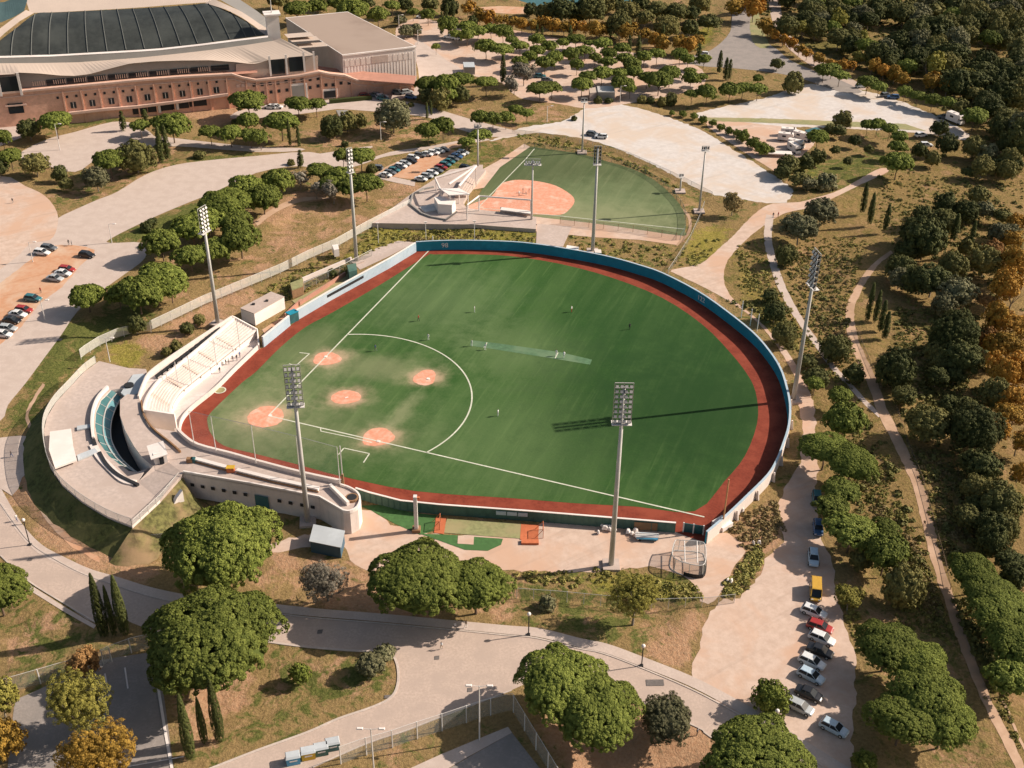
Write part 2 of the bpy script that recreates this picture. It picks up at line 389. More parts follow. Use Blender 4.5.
# plaza of pines and the roads beyond it
sheet('plaza', [(395, 35), (440, 62), (470, 75), (500, 82), (520, 98), (560, 104), (580, 108), (596, 108), (625, 104), (664, 97), (700, 88), (705, 74), (690, 63), (650, 56), (600, 46), (545, 36), (500, 28), (450, 24), (415, 18)], M['sand_pink'], 1, 3, .2)
sheet('plaza', [(375, 98), (420, 104), (440, 110), (480, 122), (520, 133), (490, 137), (455, 128), (430, 118), (380, 112), (300, 108), (262, 118), (230, 118), (250, 108), (330, 100)], M['pave'], 2, 3)
sheet('road', [(738, -30), (732, 15), (730, 32), (717, 46), (702, 54), (684, 56), (680, 60), (700, 66), (730, 68), (768, 72), (800, 78), (840, 92), (862, 92), (840, 80), (812, 70), (790, 60), (778, 50), (765, 40), (752, 15), (757, -30)], M['asphalt_dark'], 2, 3)
sheet('road', [(764, -30), (772, 20), (790, 50), (828, 76), (852, 88), (866, 88), (830, 66), (796, 42), (782, 18), (778, -30)], M['asphalt'], 1, 3)
sheet('median', [(758, 10), (762, 30), (770, 46), (760, 48), (752, 40), (750, 20)], M['mat_olive'], 3, 2, .2)
# western roads and squares
sheet('road', [(470, 139), (430, 146), (390, 152), (356, 161), (310, 152), (256, 156), (212, 160), (175, 165), (145, 175), (117, 192), (97, 200), (70, 212), (57, 219), (30, 240), (0, 262), (-40, 290), (-40, 430), (0, 421), (8, 405), (25, 384), (45, 357), (62, 334), (77, 312), (100, 292), (125, 274),
               (145, 258), (143, 243), (112, 243), (110, 239), (150, 219), (185, 204), (215, 192), (256, 173), (300, 166), (330, 172), (360, 165), (380, 158), (400, 154), (450, 146), (490, 140)], M['pave'], 1, 3)
sheet('square', [(-60, 190), (0, 176), (25, 186), (45, 196), (57, 212), (57, 228), (50, 240), (30, 244), (10, 262), (-60, 300)], M['sand_pink'], 2, 3)
sheet('dirt_lot', [(40, 253), (60, 245), (95, 250), (82, 264), (62, 287), (40, 304), (22, 326), (0, 345), (-30, 372), (-30, 300), (0, 283)], M['sand_orange'], 3, 3, .15)
sheet('square', [(18, 156), (45, 140), (75, 132), (112, 122), (135, 124), (155, 137), (150, 148), (115, 150), (95, 160), (75, 172), (45, 165)], M['pave'], 1, 3)
sheet('path', [(150, 136), (190, 140), (256, 147), (300, 148), (300, 151), (256, 152), (190, 147), (155, 145)], M['pave'], 2, 2)
sheet('road', [(-20, 119), (20, 116), (40, 128), (20, 138), (-20, 150)], M['pave'], 1, 2)
sheet('road', [(262, 106), (300, 103), (350, 97), (400, 91), (420, 84), (414, 52), (420, 40), (446, 60), (466, 72), (456, 78), (425, 88), (418, 95), (380, 103), (330, 110), (280, 116), (255, 113)], M['pave'], 1, 2)
sheet('path', [(290, 159), (345, 150), (372, 146), (366, 150), (330, 160), (300, 164)], M['pave'], 2, 2)
sheet('path', ribbon_px([(256, 224), (275, 210), (300, 200), (330, 198)], [5, 5, 2]), M['path'], 1, 1, .1)
sheet('square', [(-40, 440), (0, 438), (20, 436), (44, 440), (46, 456), (34, 468), (22, 478), (12, 496), (-20, 470)], M['pave'], 4, 2)
sheet('path', ribbon_px([(32, 432), (27, 415), (35, 398), (44, 384)], [4, 3, 3]), M['path'], 1, 1, .1)
sheet('path', ribbon_px([(33, 470), (38, 490), (50, 520), (75, 545), (100, 560)], [5, 8, 7, 5]), M['sand_orange'], 1, 1, .2)
# parking north-west of the softball field
sheet('dirt_lot', [(382, 172), (398, 163), (420, 156), (445, 150), (464, 152), (450, 160), (434, 168), (420, 178), (400, 178)], M['sand_orange'], 2, 3, .1)
sheet('path', ribbon_px([(366, 184), (385, 170), (415, 157), (450, 147), (475, 141)], [5, 4, 4]), M['path'], 2, 1)
sheet('path', ribbon_px([(378, 176), (395, 180), (415, 184)], [5, 5]), M['pave'], 3, 1)
# far sports grounds at the very top
sheet('sports_ground', [(505, -4), (512, -14), (640, -14), (634, 4), (580, 7), (540, 7)], M['teal'], 1, 1)
sheet('sports_ground', [(470, 8), (500, 6), (545, 8), (544, 13), (512, 14), (480, 12)], M['sand_orange'], 1, 1)
# courts at the bottom edge
sheet('court', [(15, 700), (38, 690), (100, 660), (153, 652), (163, 690), (174, 770), (180, 800), (5, 800), (10, 740)], M['asphalt_dark'], 1, 1)
sheet('court', [(443, 772), (478, 752), (512, 733), (545, 775), (570, 810), (400, 810)], M['asphalt_dark'], 1, 1)
sheet('walkway', [(396, 775), (440, 755), (476, 740), (508, 727), (512, 733), (470, 756), (420, 785)], M['pave'], 3, 1)
# white court lines
def linesheet(name, pts_, wd, mat='line', layer=6, w=False, closed=False):
    wp = [(Vector((p[0], p[1], 0)) if w else P(p[0], p[1])) for p in pts_]
    mb = MB(); n = len(wp)
    for a, b_ in zip(wp, wp[1:]):
        d = (b_-a).normalized(); q = Vector((-d.y, d.x, 0))*wd/2; a2 = a-d*wd*.0; b2 = b_+d*wd*.0
        z = .02*layer; k = [(a2-q), (b2-q), (b2+q), (a2+q)]
        mb.add([(v.x, v.y, z) for v in k], [(0, 1, 2, 3)])
    o = mb.build(name, M[mat]); setp(o, kind='structure')
    if o.data.polygons[0].normal.z < 0: o.data.flip_normals()
    return o
linesheet('court_line', [(157, 680), (165, 730), (173, 775)], .45, 'white')
linesheet('court_line', [(105, 674), (109, 696)], .25, 'white')
linesheet('court_line', [(125, 668), (128, 689)], .25, 'white')
linesheet('court_line', [(128, 767), (184, 757)], .2, 'white')
# repairs and drain covers in the road
M['patch'] = simple('patch', (.16, .14, .13), .9, .1, 3)
for i, (x, y, w_, d_) in enumerate([(655, 683, 3.0, 1.3), (437, 658, .8, .8), (562, 657, .8, .8), (320, 632, .9, .9), (388, 697, 1.2, .6), (30, 560, .9, .6), (470, 690, .8, .8), (250, 190, 1.2, 1.2), (60, 340, 1, 1), (600, 664, .8, .8)]):
    p = P(x, y); sheet('road_patch' if i == 0 else 'drain_cover', [(p.x-w_/2, p.y-d_/2-.1), (p.x+w_/2, p.y-d_/2), (p.x+w_/2, p.y+d_/2+.1), (p.x-w_/2, p.y+d_/2)], M['patch'], 5, 1, w=True, register=False)
# ================================================================== BASEBALL FIELD
a0 = R(-19.972)
def FD(x, y): return (x*math.cos(a0)-y*math.sin(a0), x*math.sin(a0)+y*math.cos(a0))   # diamond metres -> world
HW = 3.
top_back = [(416, 242), (440, 240.8), (471, 240.5), (512, 241.8), (540, 244.6), (562, 248), (587, 252.3), (612, 257.5), (637, 264.5), (662, 273), (697, 291), (724, 309.5), (752, 332), (768, 350), (779, 367), (785, 384), (789, 404), (788, 424), (783, 441),
            (776, 459), (767, 474), (748, 493), (727, 513), (706, 531)]
back_w = [P(*p, HW) for p in smoothpoly(top_back, 3, False)]
left_top = [(263, 337), (289.5, 315.5), (297, 310), (330, 290.8), (360, 274.5), (390, 258.3), (416, 242.6)]
left_w = [P(*p, HW) for p in left_top]
right_top = [(340, 483), (356, 487), (370, 491.5), (401, 499.5), (440, 503.5), (530, 510), (611, 516.5), (676, 521.8)]
H1 = 2.6
right_w = [P(*p, H1) for p in right_top]
turf_px = [(207.5, 422.5), (208.5, 416), (217.5, 406), (242.5, 382.5), (256, 372), (281, 347), (306, 327), (331, 313.5), (381, 284.5), (426, 256.5), (434, 254.7), (471, 254.5), (512, 256.5), (562, 264.5), (612, 278), (662, 298), (702, 324.5), (729.5, 352), (749.5, 378), (757, 399), (757, 424), (745, 456), (724.5, 481.5), (694.5, 511.5),
           (637, 507), (574.5, 503.5), (512, 498.5), (416, 491.5), (341, 476.5), (298.5, 465), (255, 454), (224, 446), (211, 434)]
turf_stripe = R(-70)
dust_tints = []
def blob(px, py, r, k, col=(.42, .36, .24), rz=0., sx=1.): 
    p = P(px, py); dust_tints.append((p.x, p.y, r, k, col, rz, sx))
D1 = (.36, .34, .20); D2 = (.55, .40, .28)
blob(250, 400, 18, .22, D1); C5 = (.66, .40, .29)
for bx_, by_, br_ in ((266, 416, 8.5), (329, 359, 7), (346, 398, 7), (380, 438, 7), (425, 377.5, 6.2)): blob(bx_, by_, br_*1.0, .30, D2, R(15), 1.25); blob(bx_, by_, br_*.72, .8, C5, R(15), 1.15)
blob(300, 385, 12, .18, D1); blob(330, 395, 24, .06, D1, R(30), 1.5); blob(520, 350, 20, .30, (.22, .29, .13), R(-15), 1.2); blob(440, 300, 30, .18, (.28, .34, .18)); blob(330, 430, 18, .15, D1, R(-15), 2); blob(250, 430, 18, .24, D1, R(-20), 1.6)
blob(500, 440, 34, .22, (.20, .27, .12)); blob(300, 350, 14, .22, D1, R(60), 1.6); blob(375, 367, 9, .3, D1, R(-6), 2.6); blob(400, 415, 3, .35, D1, R(68), 5)
blob(705, 410, 52, .8, (.014, .044, .011)); blob(650, 330, 44, .5, (.016, .052, .013))  # two broad darker green areas over the right side of the turf
M['turf'] = turfmat('turf', (.027, .078, .016), (.085, .150, .046), dust_tints, R(70))
track_w = []
trk = [(181, 440), (178, 428), (181, 414), (192, 402), (216, 383), (263, 345)]
track_poly = [P(*p) for p in [(182, 450), (180, 432), (181, 420), (190, 405), (214, 385), (258, 350)]]+[Vector((p.x, p.y, 0)) for p in left_w[:]]+[Vector((p.x, p.y, 0)) for p in back_w]+[Vector((p.x, p.y, 0)) for p in right_w[::-1]][:-1]+[P(339, 500), (P(300, 490)), (P(250, 478)), (P(205, 464))]
sheet('warning_track', [(p.x, p.y) for p in track_poly], M['track'], 3, 1, 0, w=True)
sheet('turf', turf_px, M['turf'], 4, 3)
def clay(px, py, rx, ry, rz=0., jitter=.12):
    p = P(px, py); n = 40; pts = []
    ph = random.random()*6
    for i in range(n):
        t = 2*math.pi*i/n; k = 1+jitter*math.sin(2*t+ph)+jitter*.6*math.sin(3*t+2*ph)+random.uniform(-.03, .03)
        x, y = rx*k*math.cos(t), ry*k*math.sin(t)
        pts.append((p.x+x*math.cos(rz)-y*math.sin(rz), p.y+x*math.sin(rz)+y*math.cos(rz)))
    return sheet('clay_patch', pts, M['clay'], 5, 1, 0, w=True)
clay(266, 417, 4.2, 4.2, 0, .03); clay(327, 359, 3.8, 2.7, R(10), .12); clay(378, 437.5, 4.0, 3.0, R(25), .12); clay(425, 378, 2.9, 3.1, R(0), .13); clay(346, 397.5, 3.3, 3.0, 0, .05)
h0 = FD(0, 0)
LW = .34
linesheet('foul_line', [FD(0, 0), FD(100, .1)], LW, w=True); linesheet('foul_line', [FD(0, 0), FD(0, 91.5)], LW, w=True)
arc = [FD(13.04+28.96*math.cos(t), 13.04+28.96*math.sin(t)) for t in np.linspace(R(-26.7), R(116.7), 60)]
linesheet('infield_arc', arc, LW, w=True)
linesheet('runner_lane', [(321, 431.5), (320.5, 428.8)], .25); linesheet('runner_lane', [(320.5, 431.5), (350, 437.5), (372, 443)], .25)
linesheet('coach_box', [(338.5, 455), (344, 448.5), (369.5, 454), (363.5, 463)], .28)
linesheet('coach_box', [(299.5, 353), (309.5, 354), (296, 366)], .28); linesheet('coach_box', [(289, 364), (296, 366)], .2)
for q in ((27.43, 0), (0, 27.43), (27.3, 27.3)):
    f = FD(*q); o = MB().box((f[0], f[1], .16), (.7, .7, .12), a0).build('base', M['white'])
    setp(o, {(27.43, 0): 'white first base bag on the clay beside the right foul line', (0, 27.43): 'white third base bag on the clay nearest the pale blue wall', (27.3, 27.3): 'white second base bag on the small clay patch by the curved line'}[q], 'base', 'bases on the diamond')
f = FD(.3, .3); mb = MB(); mb.prism([(f[0]+.5*math.cos(a), f[1]+.5*math.sin(a)) for a in (R(25), R(115), R(205), R(250), R(295))], .1, .14)
setp(mb.build('home_plate', M['white']), 'small white home plate in the dusty batting circle', 'home plate')
f = FD(13.04, 13.04); setp(MB().box((f[0], f[1], .16), (.8, .25, .08), R(25)).build('pitching_rubber', M['white']), 'white pitching rubber on the middle clay patch', 'pitching rubber')
# on-deck circle
p = P(220, 390.5); circ = [(p.x+1.3*math.cos(t), p.y+1.3*math.sin(t)) for t in np.linspace(0, 2*math.pi, 25)[:-1]]
sheet('on_deck_circle', circ, M['mat_olive'], 5, 1, w=True, register=False); linesheet('circle_line', circ+circ[:1], .3, w=True)
# cricket strip laid across the outfield
M['pitch_mat'] = simple('pitch_mat', (.085, .165, .085), .9, .12, .8, col2=(.13, .20, .11))
o = sheet('cricket_pitch', [(471, 340.5), (500, 344), (560, 352.5), (592, 360), (590, 365), (560, 360), (500, 350.5), (470, 346)], M['pitch_mat'], 5, 1, register=False)
linesheet('crease', [(487, 343), (484, 348)], .25); linesheet('crease', [(558, 353), (555, 359)], .25)
# ------------------------------------------------------------------ softball field
sb = [(500, 167.5), (524, 148), (545, 149), (581, 154), (605, 161), (631, 168.5), (654, 180), (672.5, 196), (684, 212), (685, 231), (683, 236), (640, 230), (590, 223), (545, 218), (500, 212), (470, 207), (474, 203), (482, 190)]
dust2 = []
p = P(600, 205); dust2.append((p.x, p.y, 30, .35, (.24, .30, .15), 0, 1.3)); p = P(560, 218); dust2.append((p.x, p.y, 20, .35, (.36, .34, .2), R(-8), 3))
M['turf2'] = turfmat('turf2', (.070, .100, .040), (.155, .175, .085), dust2, R(70))
sheet('turf', sb, M['turf2'], 3, 2)
sheet('infield_clay', [(467.5, 209), (475, 203), (491, 197), (500, 185), (508, 181.5), (519, 180), (537.5, 181.5), (556, 186), (571, 195), (574.5, 202), (569, 210), (560, 215), (534, 214.5), (500, 211.5)], M['clay'], 4, 3)
linesheet('foul_line', [(478, 208), (526, 159), (534.5, 149)], .3); linesheet('foul_line', [(478, 208), (562, 216.5), (685, 229.5)], .3)
sheet('apron', [(466, 207), (500, 212), (545, 218), (590, 223), (640, 229), (683, 236), (676, 245), (640, 240), (590, 237), (540, 232), (500, 226), (463, 222)], M['sand_pink'], 2, 1)
sheet('apron', [(478, 172), (500, 160), (524, 144), (530, 147), (500, 167.5), (484, 188), (472, 190)], M['sand_pink'], 4, 1)
sheet('ramp', [(537, 224), (572, 227), (563, 247), (536, 246)], M['concrete'], 4, 1)
sheet('path', ribbon_px([(672, 205), (688, 215), (689, 232), (676, 245)], [3, 3, 3]), M['path'], 1, 1)

# ================================================================== STADIUM WALLS
def wall_thing(name, label, cat, line, th, z0, z1, mat, capmat=None, cap=.12, group=None, flip=False):
    c = line[len(line)//2]; root = empty(name, (c[0], c[1], 0), label, cat, group)
    loc = [(p[0]-c[0], p[1]-c[1]) for p in line]
    if flip: loc = loc[::-1]
    MB().strip(loc, th, z0, z1).build('wall_face', mat, root)
    if capmat: MB().strip([(p[0], p[1]) for p in loc], th+.12, z1+.003, z1+cap).build('cap', capmat, root)
    return root
ow = wall_thing('outfield_wall', 'deep blue curved outfield wall with a pale top edge round the turf', 'wall', [(p.x, p.y) for p in back_w], .35, 0, HW-.1, M['blue'], M['blue_pale'])
# pale outside skin of the outfield wall
ext = [(p.x, p.y) for p in back_w][-34:]
def offs(line, d):
    out = []; n = len(line)
    for i, p in enumerate(line):
        a = Vector(line[max(i-1, 0)]); b_ = Vector(line[min(i+1, n-1)]); t = (b_-a).normalized(); out.append((p[0]-t.y*d, p[1]+t.x*d))
    return out
e2 = offs(ext, .37); MB().strip([(p[0]-ow.location.x, p[1]-ow.location.y) for p in e2], .15, -.1, HW-.25).build('outer_skin', M['wallwhite'], ow)
# buttresses on the outside of the wall
for i in range(2, len(e2)-2, 3):
    p = e2[i]; q = e2[i+1]; ang = math.atan2(q[1]-p[1], q[0]-p[0]); MB().box((0, 0, 1.2), (.3, .9, 2.4), top=(1, .3)).build('buttress', M['wallwhite'], ow); b_ = bpy.context.scene.collection.objects[-1]
    b_.location = (p[0]-ow.location.x-math.sin(ang)*.5, p[1]-ow.location.y+math.cos(ang)*.5, 0); b_.rotation_euler = (0, 0, ang)
# distance marker on the wall
def text(name, s, loc, rot, size, mat, parent=None, ext_=.02):
    cu = bpy.data.curves.new(name, 'FONT'); cu.body = s; cu.size = size; cu.extrude = ext_; cu.align_x = 'CENTER'; cu.align_y = 'CENTER'
    o = bpy.data.objects.new(name+'_tmp', cu); COL.objects.link(o); dg = bpy.context.evaluated_depsgraph_get(); me = bpy.data.meshes.new_from_object(o.evaluated_get(dg))
    bpy.data.objects.remove(o); q = mesh_obj(name, me, None, parent); me.materials.clear(); me.materials.append(mat); q.location = loc; q.rotation_euler = rot; return q
def on_wall(px, py, s, size):
    w_ = P(px, py, 1.6); k = min(range(len(back_w)-1), key=lambda i: (Vector((back_w[i].x, back_w[i].y, 0))-Vector((w_.x, w_.y, 0))).length)
    a, b_ = back_w[k], back_w[k+1]; d = (b_-a).normalized(); n = Vector((d.y, -d.x, 0)); mid = (a+b_)/2
    rz = math.atan2(n.y, n.x)+R(90)
    text('distance_number', s, (mid.x+n.x*.03-ow.location.x, mid.y+n.y*.03-ow.location.y, 1.5), (R(90), 0, rz), size, M['white'], ow)
on_wall(436.5, 243.5, '98', 2.0); on_wall(700, 296, '122', 2.0)
l3 = [(p.x, p.y) for p in left_w]
w3 = wall_thing('side_wall', 'pale blue padded wall along the third base side of the warning track', 'wall', l3[2:], .35, 0, HW-.1, M['blue_pale'], M['white'])
wall_thing('side_wall', 'short pale blue wall section touching the grandstand end', 'wall', l3[:2], .35, 0, HW-.1, M['blue_pale'], M['white'])
p = P(345, 285, 1.5); k = l3[4]; k3 = l3[3]
MB().box((0, 0, 0), (14, .12, .7)).build('banner', M['black'], w3); o = COL.objects[-1]; dd = Vector((k[0]-k3[0], k[1]-k3[1])).normalized(); mid = Vector((k3[0], k3[1])).lerp(Vector((k[0], k[1])), .5)
o.location = (mid.x+dd.y*.1-w3.location.x, mid.y-dd.x*.1-w3.location.y, 1.9); o.rotation_euler = (0, 0, math.atan2(dd.y, dd.x))
g = P(293, 321); root = empty('wall_gate', g, 'small dark teal gate box between the two pale blue walls', 'gate'); MB().box((0, 0, 1.3), (2.6, 1.8, 2.6), R(45)).build('gate_box', M['teal'], root); MB().box((0, 0, 2.66), (2.8, 2.0, .12), R(45)).build('roof', M['blue'], root)
# first base side dark green wall
r1 = [(p.x, p.y) for p in right_w]
wr = wall_thing('side_wall', 'long dark green wall with a white top rail behind the first base track', 'wall', r1[1:], .3, -.2, H1-.12, M['dark_green'], M['white'], flip=True)
for t in np.linspace(.03, .97, 46):
    i = resample([tuple(v) for v in r1[1:]], 400)[int(t*399)]
    o = MB().box((0, 0, 1.15), (.16, .22, 2.3)).build('post', M['dark_green'], wr); o.location = (i[0]-wr.location.x, i[1]-wr.location.y-.32, 0)
for px in (501, 512, 523):
    w_ = P(px, 515.5, 1.4); o = MB().box((0, 0, 0), (2.0, .1, .9), R(-4)).build('window', M['blue_pale'], wr); o.location = (w_.x-wr.location.x, w_.y-wr.location.y+.0, 1.6)
    yy = np.interp(w_.x, [q[0] for q in r1], [q[1] for q in r1]); o.location.y = yy-wr.location.y-.40
o = MB().box((0, 0, 0), (4.6, .1, 1.9), R(-4)).build('door', M['wood'], wr); w_ = P(646, 528, 1.2); yy = np.interp(w_.x, [q[0] for q in r1], [q[1] for q in r1]); o.location = (w_.x-wr.location.x, yy-wr.location.y-.42, 1.15)
a, b_ = P(684, 522, 2.5), P(704, 525, 2.5)
a.z = 0; gr = empty('field_gate', a, 'low teal double gate closing the corner by the right foul line', 'gate'); MB().strip([(0, 0), (b_.x-a.x, b_.y-a.y)], .15, 0, 2.2).build('gate_panel', M['teal'], gr)
for t in (0, .5, 1): MB().box(((b_.x-a.x)*t, (b_.y-a.y)*t-.1, 1.2), (.25, .25, 2.5)).build('post', M['white_metal'], gr)
# ================================================================== GRANDSTAND
ZD, ZP = 5.5, 4.2
gs = empty('grandstand', P(190, 380), 'pale concrete grandstand curving round the home plate corner with stepped terraces', 'grandstand')
G0 = Vector(gs.location)
def gp(px, py, z): v = P(px, py, z); return Vector((v.x-G0.x, v.y-G0.y, z))
N = 60
def gl(pts, z): 
    s_ = resample(smoothpoly(pts, 5, False), N); return [gp(x, y, z) for x, y in s_]
L1 = gl([(139, 396), (144, 382), (153, 369), (192, 342), (232, 316)], 6.2)
L2 = gl([(145, 416), (146, 406), (150, 396), (159, 383.5), (167, 377), (200, 350), (235, 320)], 5.0)
L3 = gl([(177, 431), (171.5, 418), (173, 406), (180, 394.5), (190, 385.5), (222, 360), (257, 332)], 1.8)
L4 = gl([(187, 440), (181, 430), (182, 419), (192, 406.5), (216, 387), (236, 367), (258, 346)], 1.1)
def loft(A, B, za, zb, mb, mi=0):
    vs = []; 
    for a, b_ in zip(A, B): vs += [(a.x, a.y, za), (b_.x, b_.y, zb)]
    mb.add(vs, [(2*i, 2*i+1, 2*i+3, 2*i+2) for i in range(len(A)-1)], mi)
mb = MB(); steps = 9
for s_ in range(steps):
    t0, t1 = s_/steps, (s_+1)/steps; z = 5.0-(5.0-1.8)*t0
    A = [a.lerp(b_, t0) for a, b_ in zip(L2, L3)]; B = [a.lerp(b_, t1) for a, b_ in zip(L2, L3)]
    loft(A, B, z, z, mb); loft(B, B, z, z-(5.0-1.8)/steps, mb)
mb.build('terrace_steps', M['concrete_light'], gs)
mb = MB(); loft(L1, L2, 4.9, 4.9, mb); mb.build('upper_walkway', M['concrete_light'], gs)
mb = MB(); loft(L3, L4, .45, .45, mb); mb.build('lower_walkway', M['concrete_light'], gs)
def gwall(L, th, z0, z1, name, mat): MB().strip([(p.x, p.y) for p in L], th, z0, z1).build(name, mat, gs)
gwall(L1, .35, 0, 6.2, 'back_wall', M['wallwhite']); gwall(L2, .45, 4.2, 5.75, 'upper_parapet', M['white']); gwall(L3, .45, .2, 2.5, 'lower_parapet', M['white']); gwall(L4, .3, 0, 1.25, 'front_parapet', M['wallwhite'])
for L, zz in ((-1, 0),): 
    mb = MB(); a, b_, c, d = L1[-1], L2[-1], L3[-1], L4[-1]
    mb.strip([(a.x, a.y), (b_.x, b_.y), (c.x, c.y), (d.x, d.y)], .35, 0, [6.2, 5.8, 2.6, 1.3]); mb.build('end_wall', M['white'], gs)
    a, b_, c, d = L1[0], L2[0], L3[0], L4[0]
    mb = MB(); mb.strip([(b_.x, b_.y), (c.x, c.y)], .5, 0, [6.6, 6.2]); mb.build('end_wall', M['white'], gs)
for t in (.17, .34, .5, .66, .83):       # stairs up through the terraces
    k = int(t*(N-1)); a, b_ = L2[k], L3[k]; mb = MB(); n_ = 18; d = (b_-a); rz = math.atan2(d.y, d.x)
    for j in range(n_):
        tt = (j+.5)/n_; c = a.lerp(b_, tt); z = 5.0-(5.0-1.8)*j/n_+.03; mb.box((c.x, c.y, z-.2), (d.length/n_+.02, 1.1, .42), rz)
    mb.build('stair', M['pave'], gs)
# dark seats and tables on the upper walkway
for i, t in enumerate(np.linspace(.30, .86, 13)):
    k = int(t*(N-1)); c = L1[k].lerp(L2[k], .55); d = L1[k+1]-L1[k]; rz = math.atan2(d.y, d.x)
    b0 = empty('bench', (c.x+G0.x, c.y+G0.y, 4.9), f'{ORD[i]} dark bench on the upper walkway, counted from the curved end', 'bench', 'dark benches on the upper walkway', rz)
    MB().box((0, 0, .45), (2.2, .5, .08)).build('seat', M['black'], b0); MB().box((0, .28, .75), (2.2, .06, .5)).build('backrest', M['black'], b0)
    for sx in (-.9, .9): MB().box((sx, 0, .2), (.08, .4, .42)).build('leg', M['black'], b0)
# the deck behind the backstop
deck_px = [(183, 473), (250, 484.5), (319, 498), (343, 512), (350, 512), (358, 508), (361, 500), (358, 493), (350, 488), (339, 484), (300, 475), (258, 464), (230, 456), (197, 447.5), (182, 437), (176, 431.5), (149, 427), (142, 414), (140, 402), (137, 395), (127, 394), (120, 400), (120, 415), (125, 430),
           (134, 446), (142, 457), (153, 466.5), (168, 462)]
dp = [P(x, y, ZD) for x, y in deck_px]
dk = empty('concourse_building', P(250, 470), 'long low white concourse building with a walkable pink roof and rounded end', 'building'); D0 = dk.location
loc = [(p.x-D0.x, p.y-D0.y) for p in dp]
o = MB().prism(loc, -.5, ZD-.02).build('wall', M['wallwhite'], dk)
o.data.materials.append(M['concrete'])
for p_ in o.data.polygons:
    if p_.normal.z > .9: p_.material_index = 1
out_line = [P(x, y, ZD) for x, y in [(183, 473), (250, 484.5), (319, 498), (343, 512)]+smoothpoly([(343, 512), (350, 512.5), (358, 508), (361, 500), (358, 493), (350, 488), (341, 485)], 3, False)[1:]]
MB().strip([(p.x-D0.x, p.y-D0.y) for p in out_line][::1], .35, ZD-.3, ZD+.45).build('outer_parapet', M['white'], dk)
inn = [P(x, y, ZD) for x, y in smoothpoly([(341, 484.6), (300, 475.6), (258, 464.6), (230, 456.6), (197.5, 448), (183, 438.5), (177, 432)], 3, False)]
MB().strip([(p.x-D0.x, p.y-D0.y) for p in inn], -.55, ZD-.2, ZD+.95).build('field_parapet', M['wallwhite'], dk)
bl = [P(x, y, ZD) for x, y in [(120.4, 400), (120.5, 415), (125.5, 430), (134.5, 446), (142.5, 457), (153, 466)]]
bw = [P(x, y, ZD) for x, y in smoothpoly([(141, 402), (142.5, 413), (148, 424), (156, 433), (170, 444), (180, 453)], 3, False)]
MB().strip([(p.x-D0.x, p.y-D0.y) for p in bw], .3, ZD, ZD+.5).build('inner_kerb', M['wood'], dk)
# vents on the outer wall
for (x, y) in [(191, 488), (201.5, 490.5), (212, 492), (223, 494), (234, 496), (245, 498), (279, 503.5), (290, 506), (301.5, 507.5), (312, 509.5)]:
    t = (x-183)/(319-183); q = out_line[0].lerp(out_line[2], t); dd = (out_line[2]-out_line[0]).normalized(); zt = 2.9
    o = MB().box((0, 0, 0), (.8, .12, .7)).build('window', M['black'], dk); o.location = (q.x-D0.x+dd.y*.05, q.y-D0.y-dd.x*.05-.02, zt); o.rotation_euler = (0, 0, math.atan2(dd.y, dd.x))
q = out_line[0].lerp(out_line[2], (261-183)/136); o = MB().box((0, 0, 0), (2.9, .16, 3.2)).build('door', M['teal'], dk); o.location = (q.x-D0.x, q.y-D0.y-.08, 1.7); o.rotation_euler = (0, 0, math.atan2(dd.y, dd.x))
# long bench walls lying on the deck
def deckwall(pts, name, label, cat, w_, h_, mat):
    pp = [P(x, y, ZD) for x, y in pts]; c = pp[0]; r_ = empty(name, (c.x, c.y, ZD), label, cat, 'long concrete benches on the concourse roof'); MB().strip([(p.x-c.x, p.y-c.y) for p in pp], w_, 0, h_).build('seat', mat, r_)
    MB().strip([(p.x-c.x+.1, p.y-c.y-.25) for p in pp], .2, 0, h_*.5).build('plinth', M['wood'], r_)
deckwall([(193, 461.5), (228, 471)], 'concrete_bench', 'left long white concrete bench on the concourse roof, coloured end', 'bench', .9, .7, M['white'])
deckwall([(236, 473), (272, 482), (300, 488), (318, 492)], 'concrete_bench', 'right long white concrete bench on the concourse roof', 'bench', .9, .7, M['white'])
c = P(190, 462, ZD); mb = MB(); mb.box((0, 0, .5), (1.2, .9, 1.0)); o = mb.build('drinks_crate', M['wood']); o.location = c; setp(o, 'brown crate at the left end of the long white roof bench', 'crate')
c = P(193.5, 462, ZD); o = MB().box((0, 0, .5), (.9, .9, 1.0)).build('cool_box', M['teal']); o.location = c; setp(o, 'teal box beside the brown crate on the concourse roof', 'box')
c = P(231, 471.5, ZD); r_ = empty('parasol_stand', c, 'small orange stand between the two long white roof benches', 'stand'); MB().box((0, 0, .55), (1.5, 1., 1.1)).build('counter', M['mat_orange'], r_); MB().box((0, 0, 1.15), (1.7, 1.2, .08)).build('top', M['yellow'], r_)
# stair tower portal
tw = empty('stair_portal', P(160, 459, ZD), 'small white slanted stair portal on the concourse roof corner', 'portal'); tw.location.z = ZD
mb = MB(); mb.box((0, 0, 1.3), (2.6, 3.4, 2.6), R(25)); o = mb.build('wall', M['white'], tw)
o = MB().box((0, 0, 2.75), (3.4, 4.0, .22), R(25)).build('roof', M['white'], tw); o.rotation_euler = (R(14), 0, 0)
o = MB().box((.9, -1.68, 1.0), (.9, .3, 1.9), R(25)).build('door', M['glassdark'], tw)
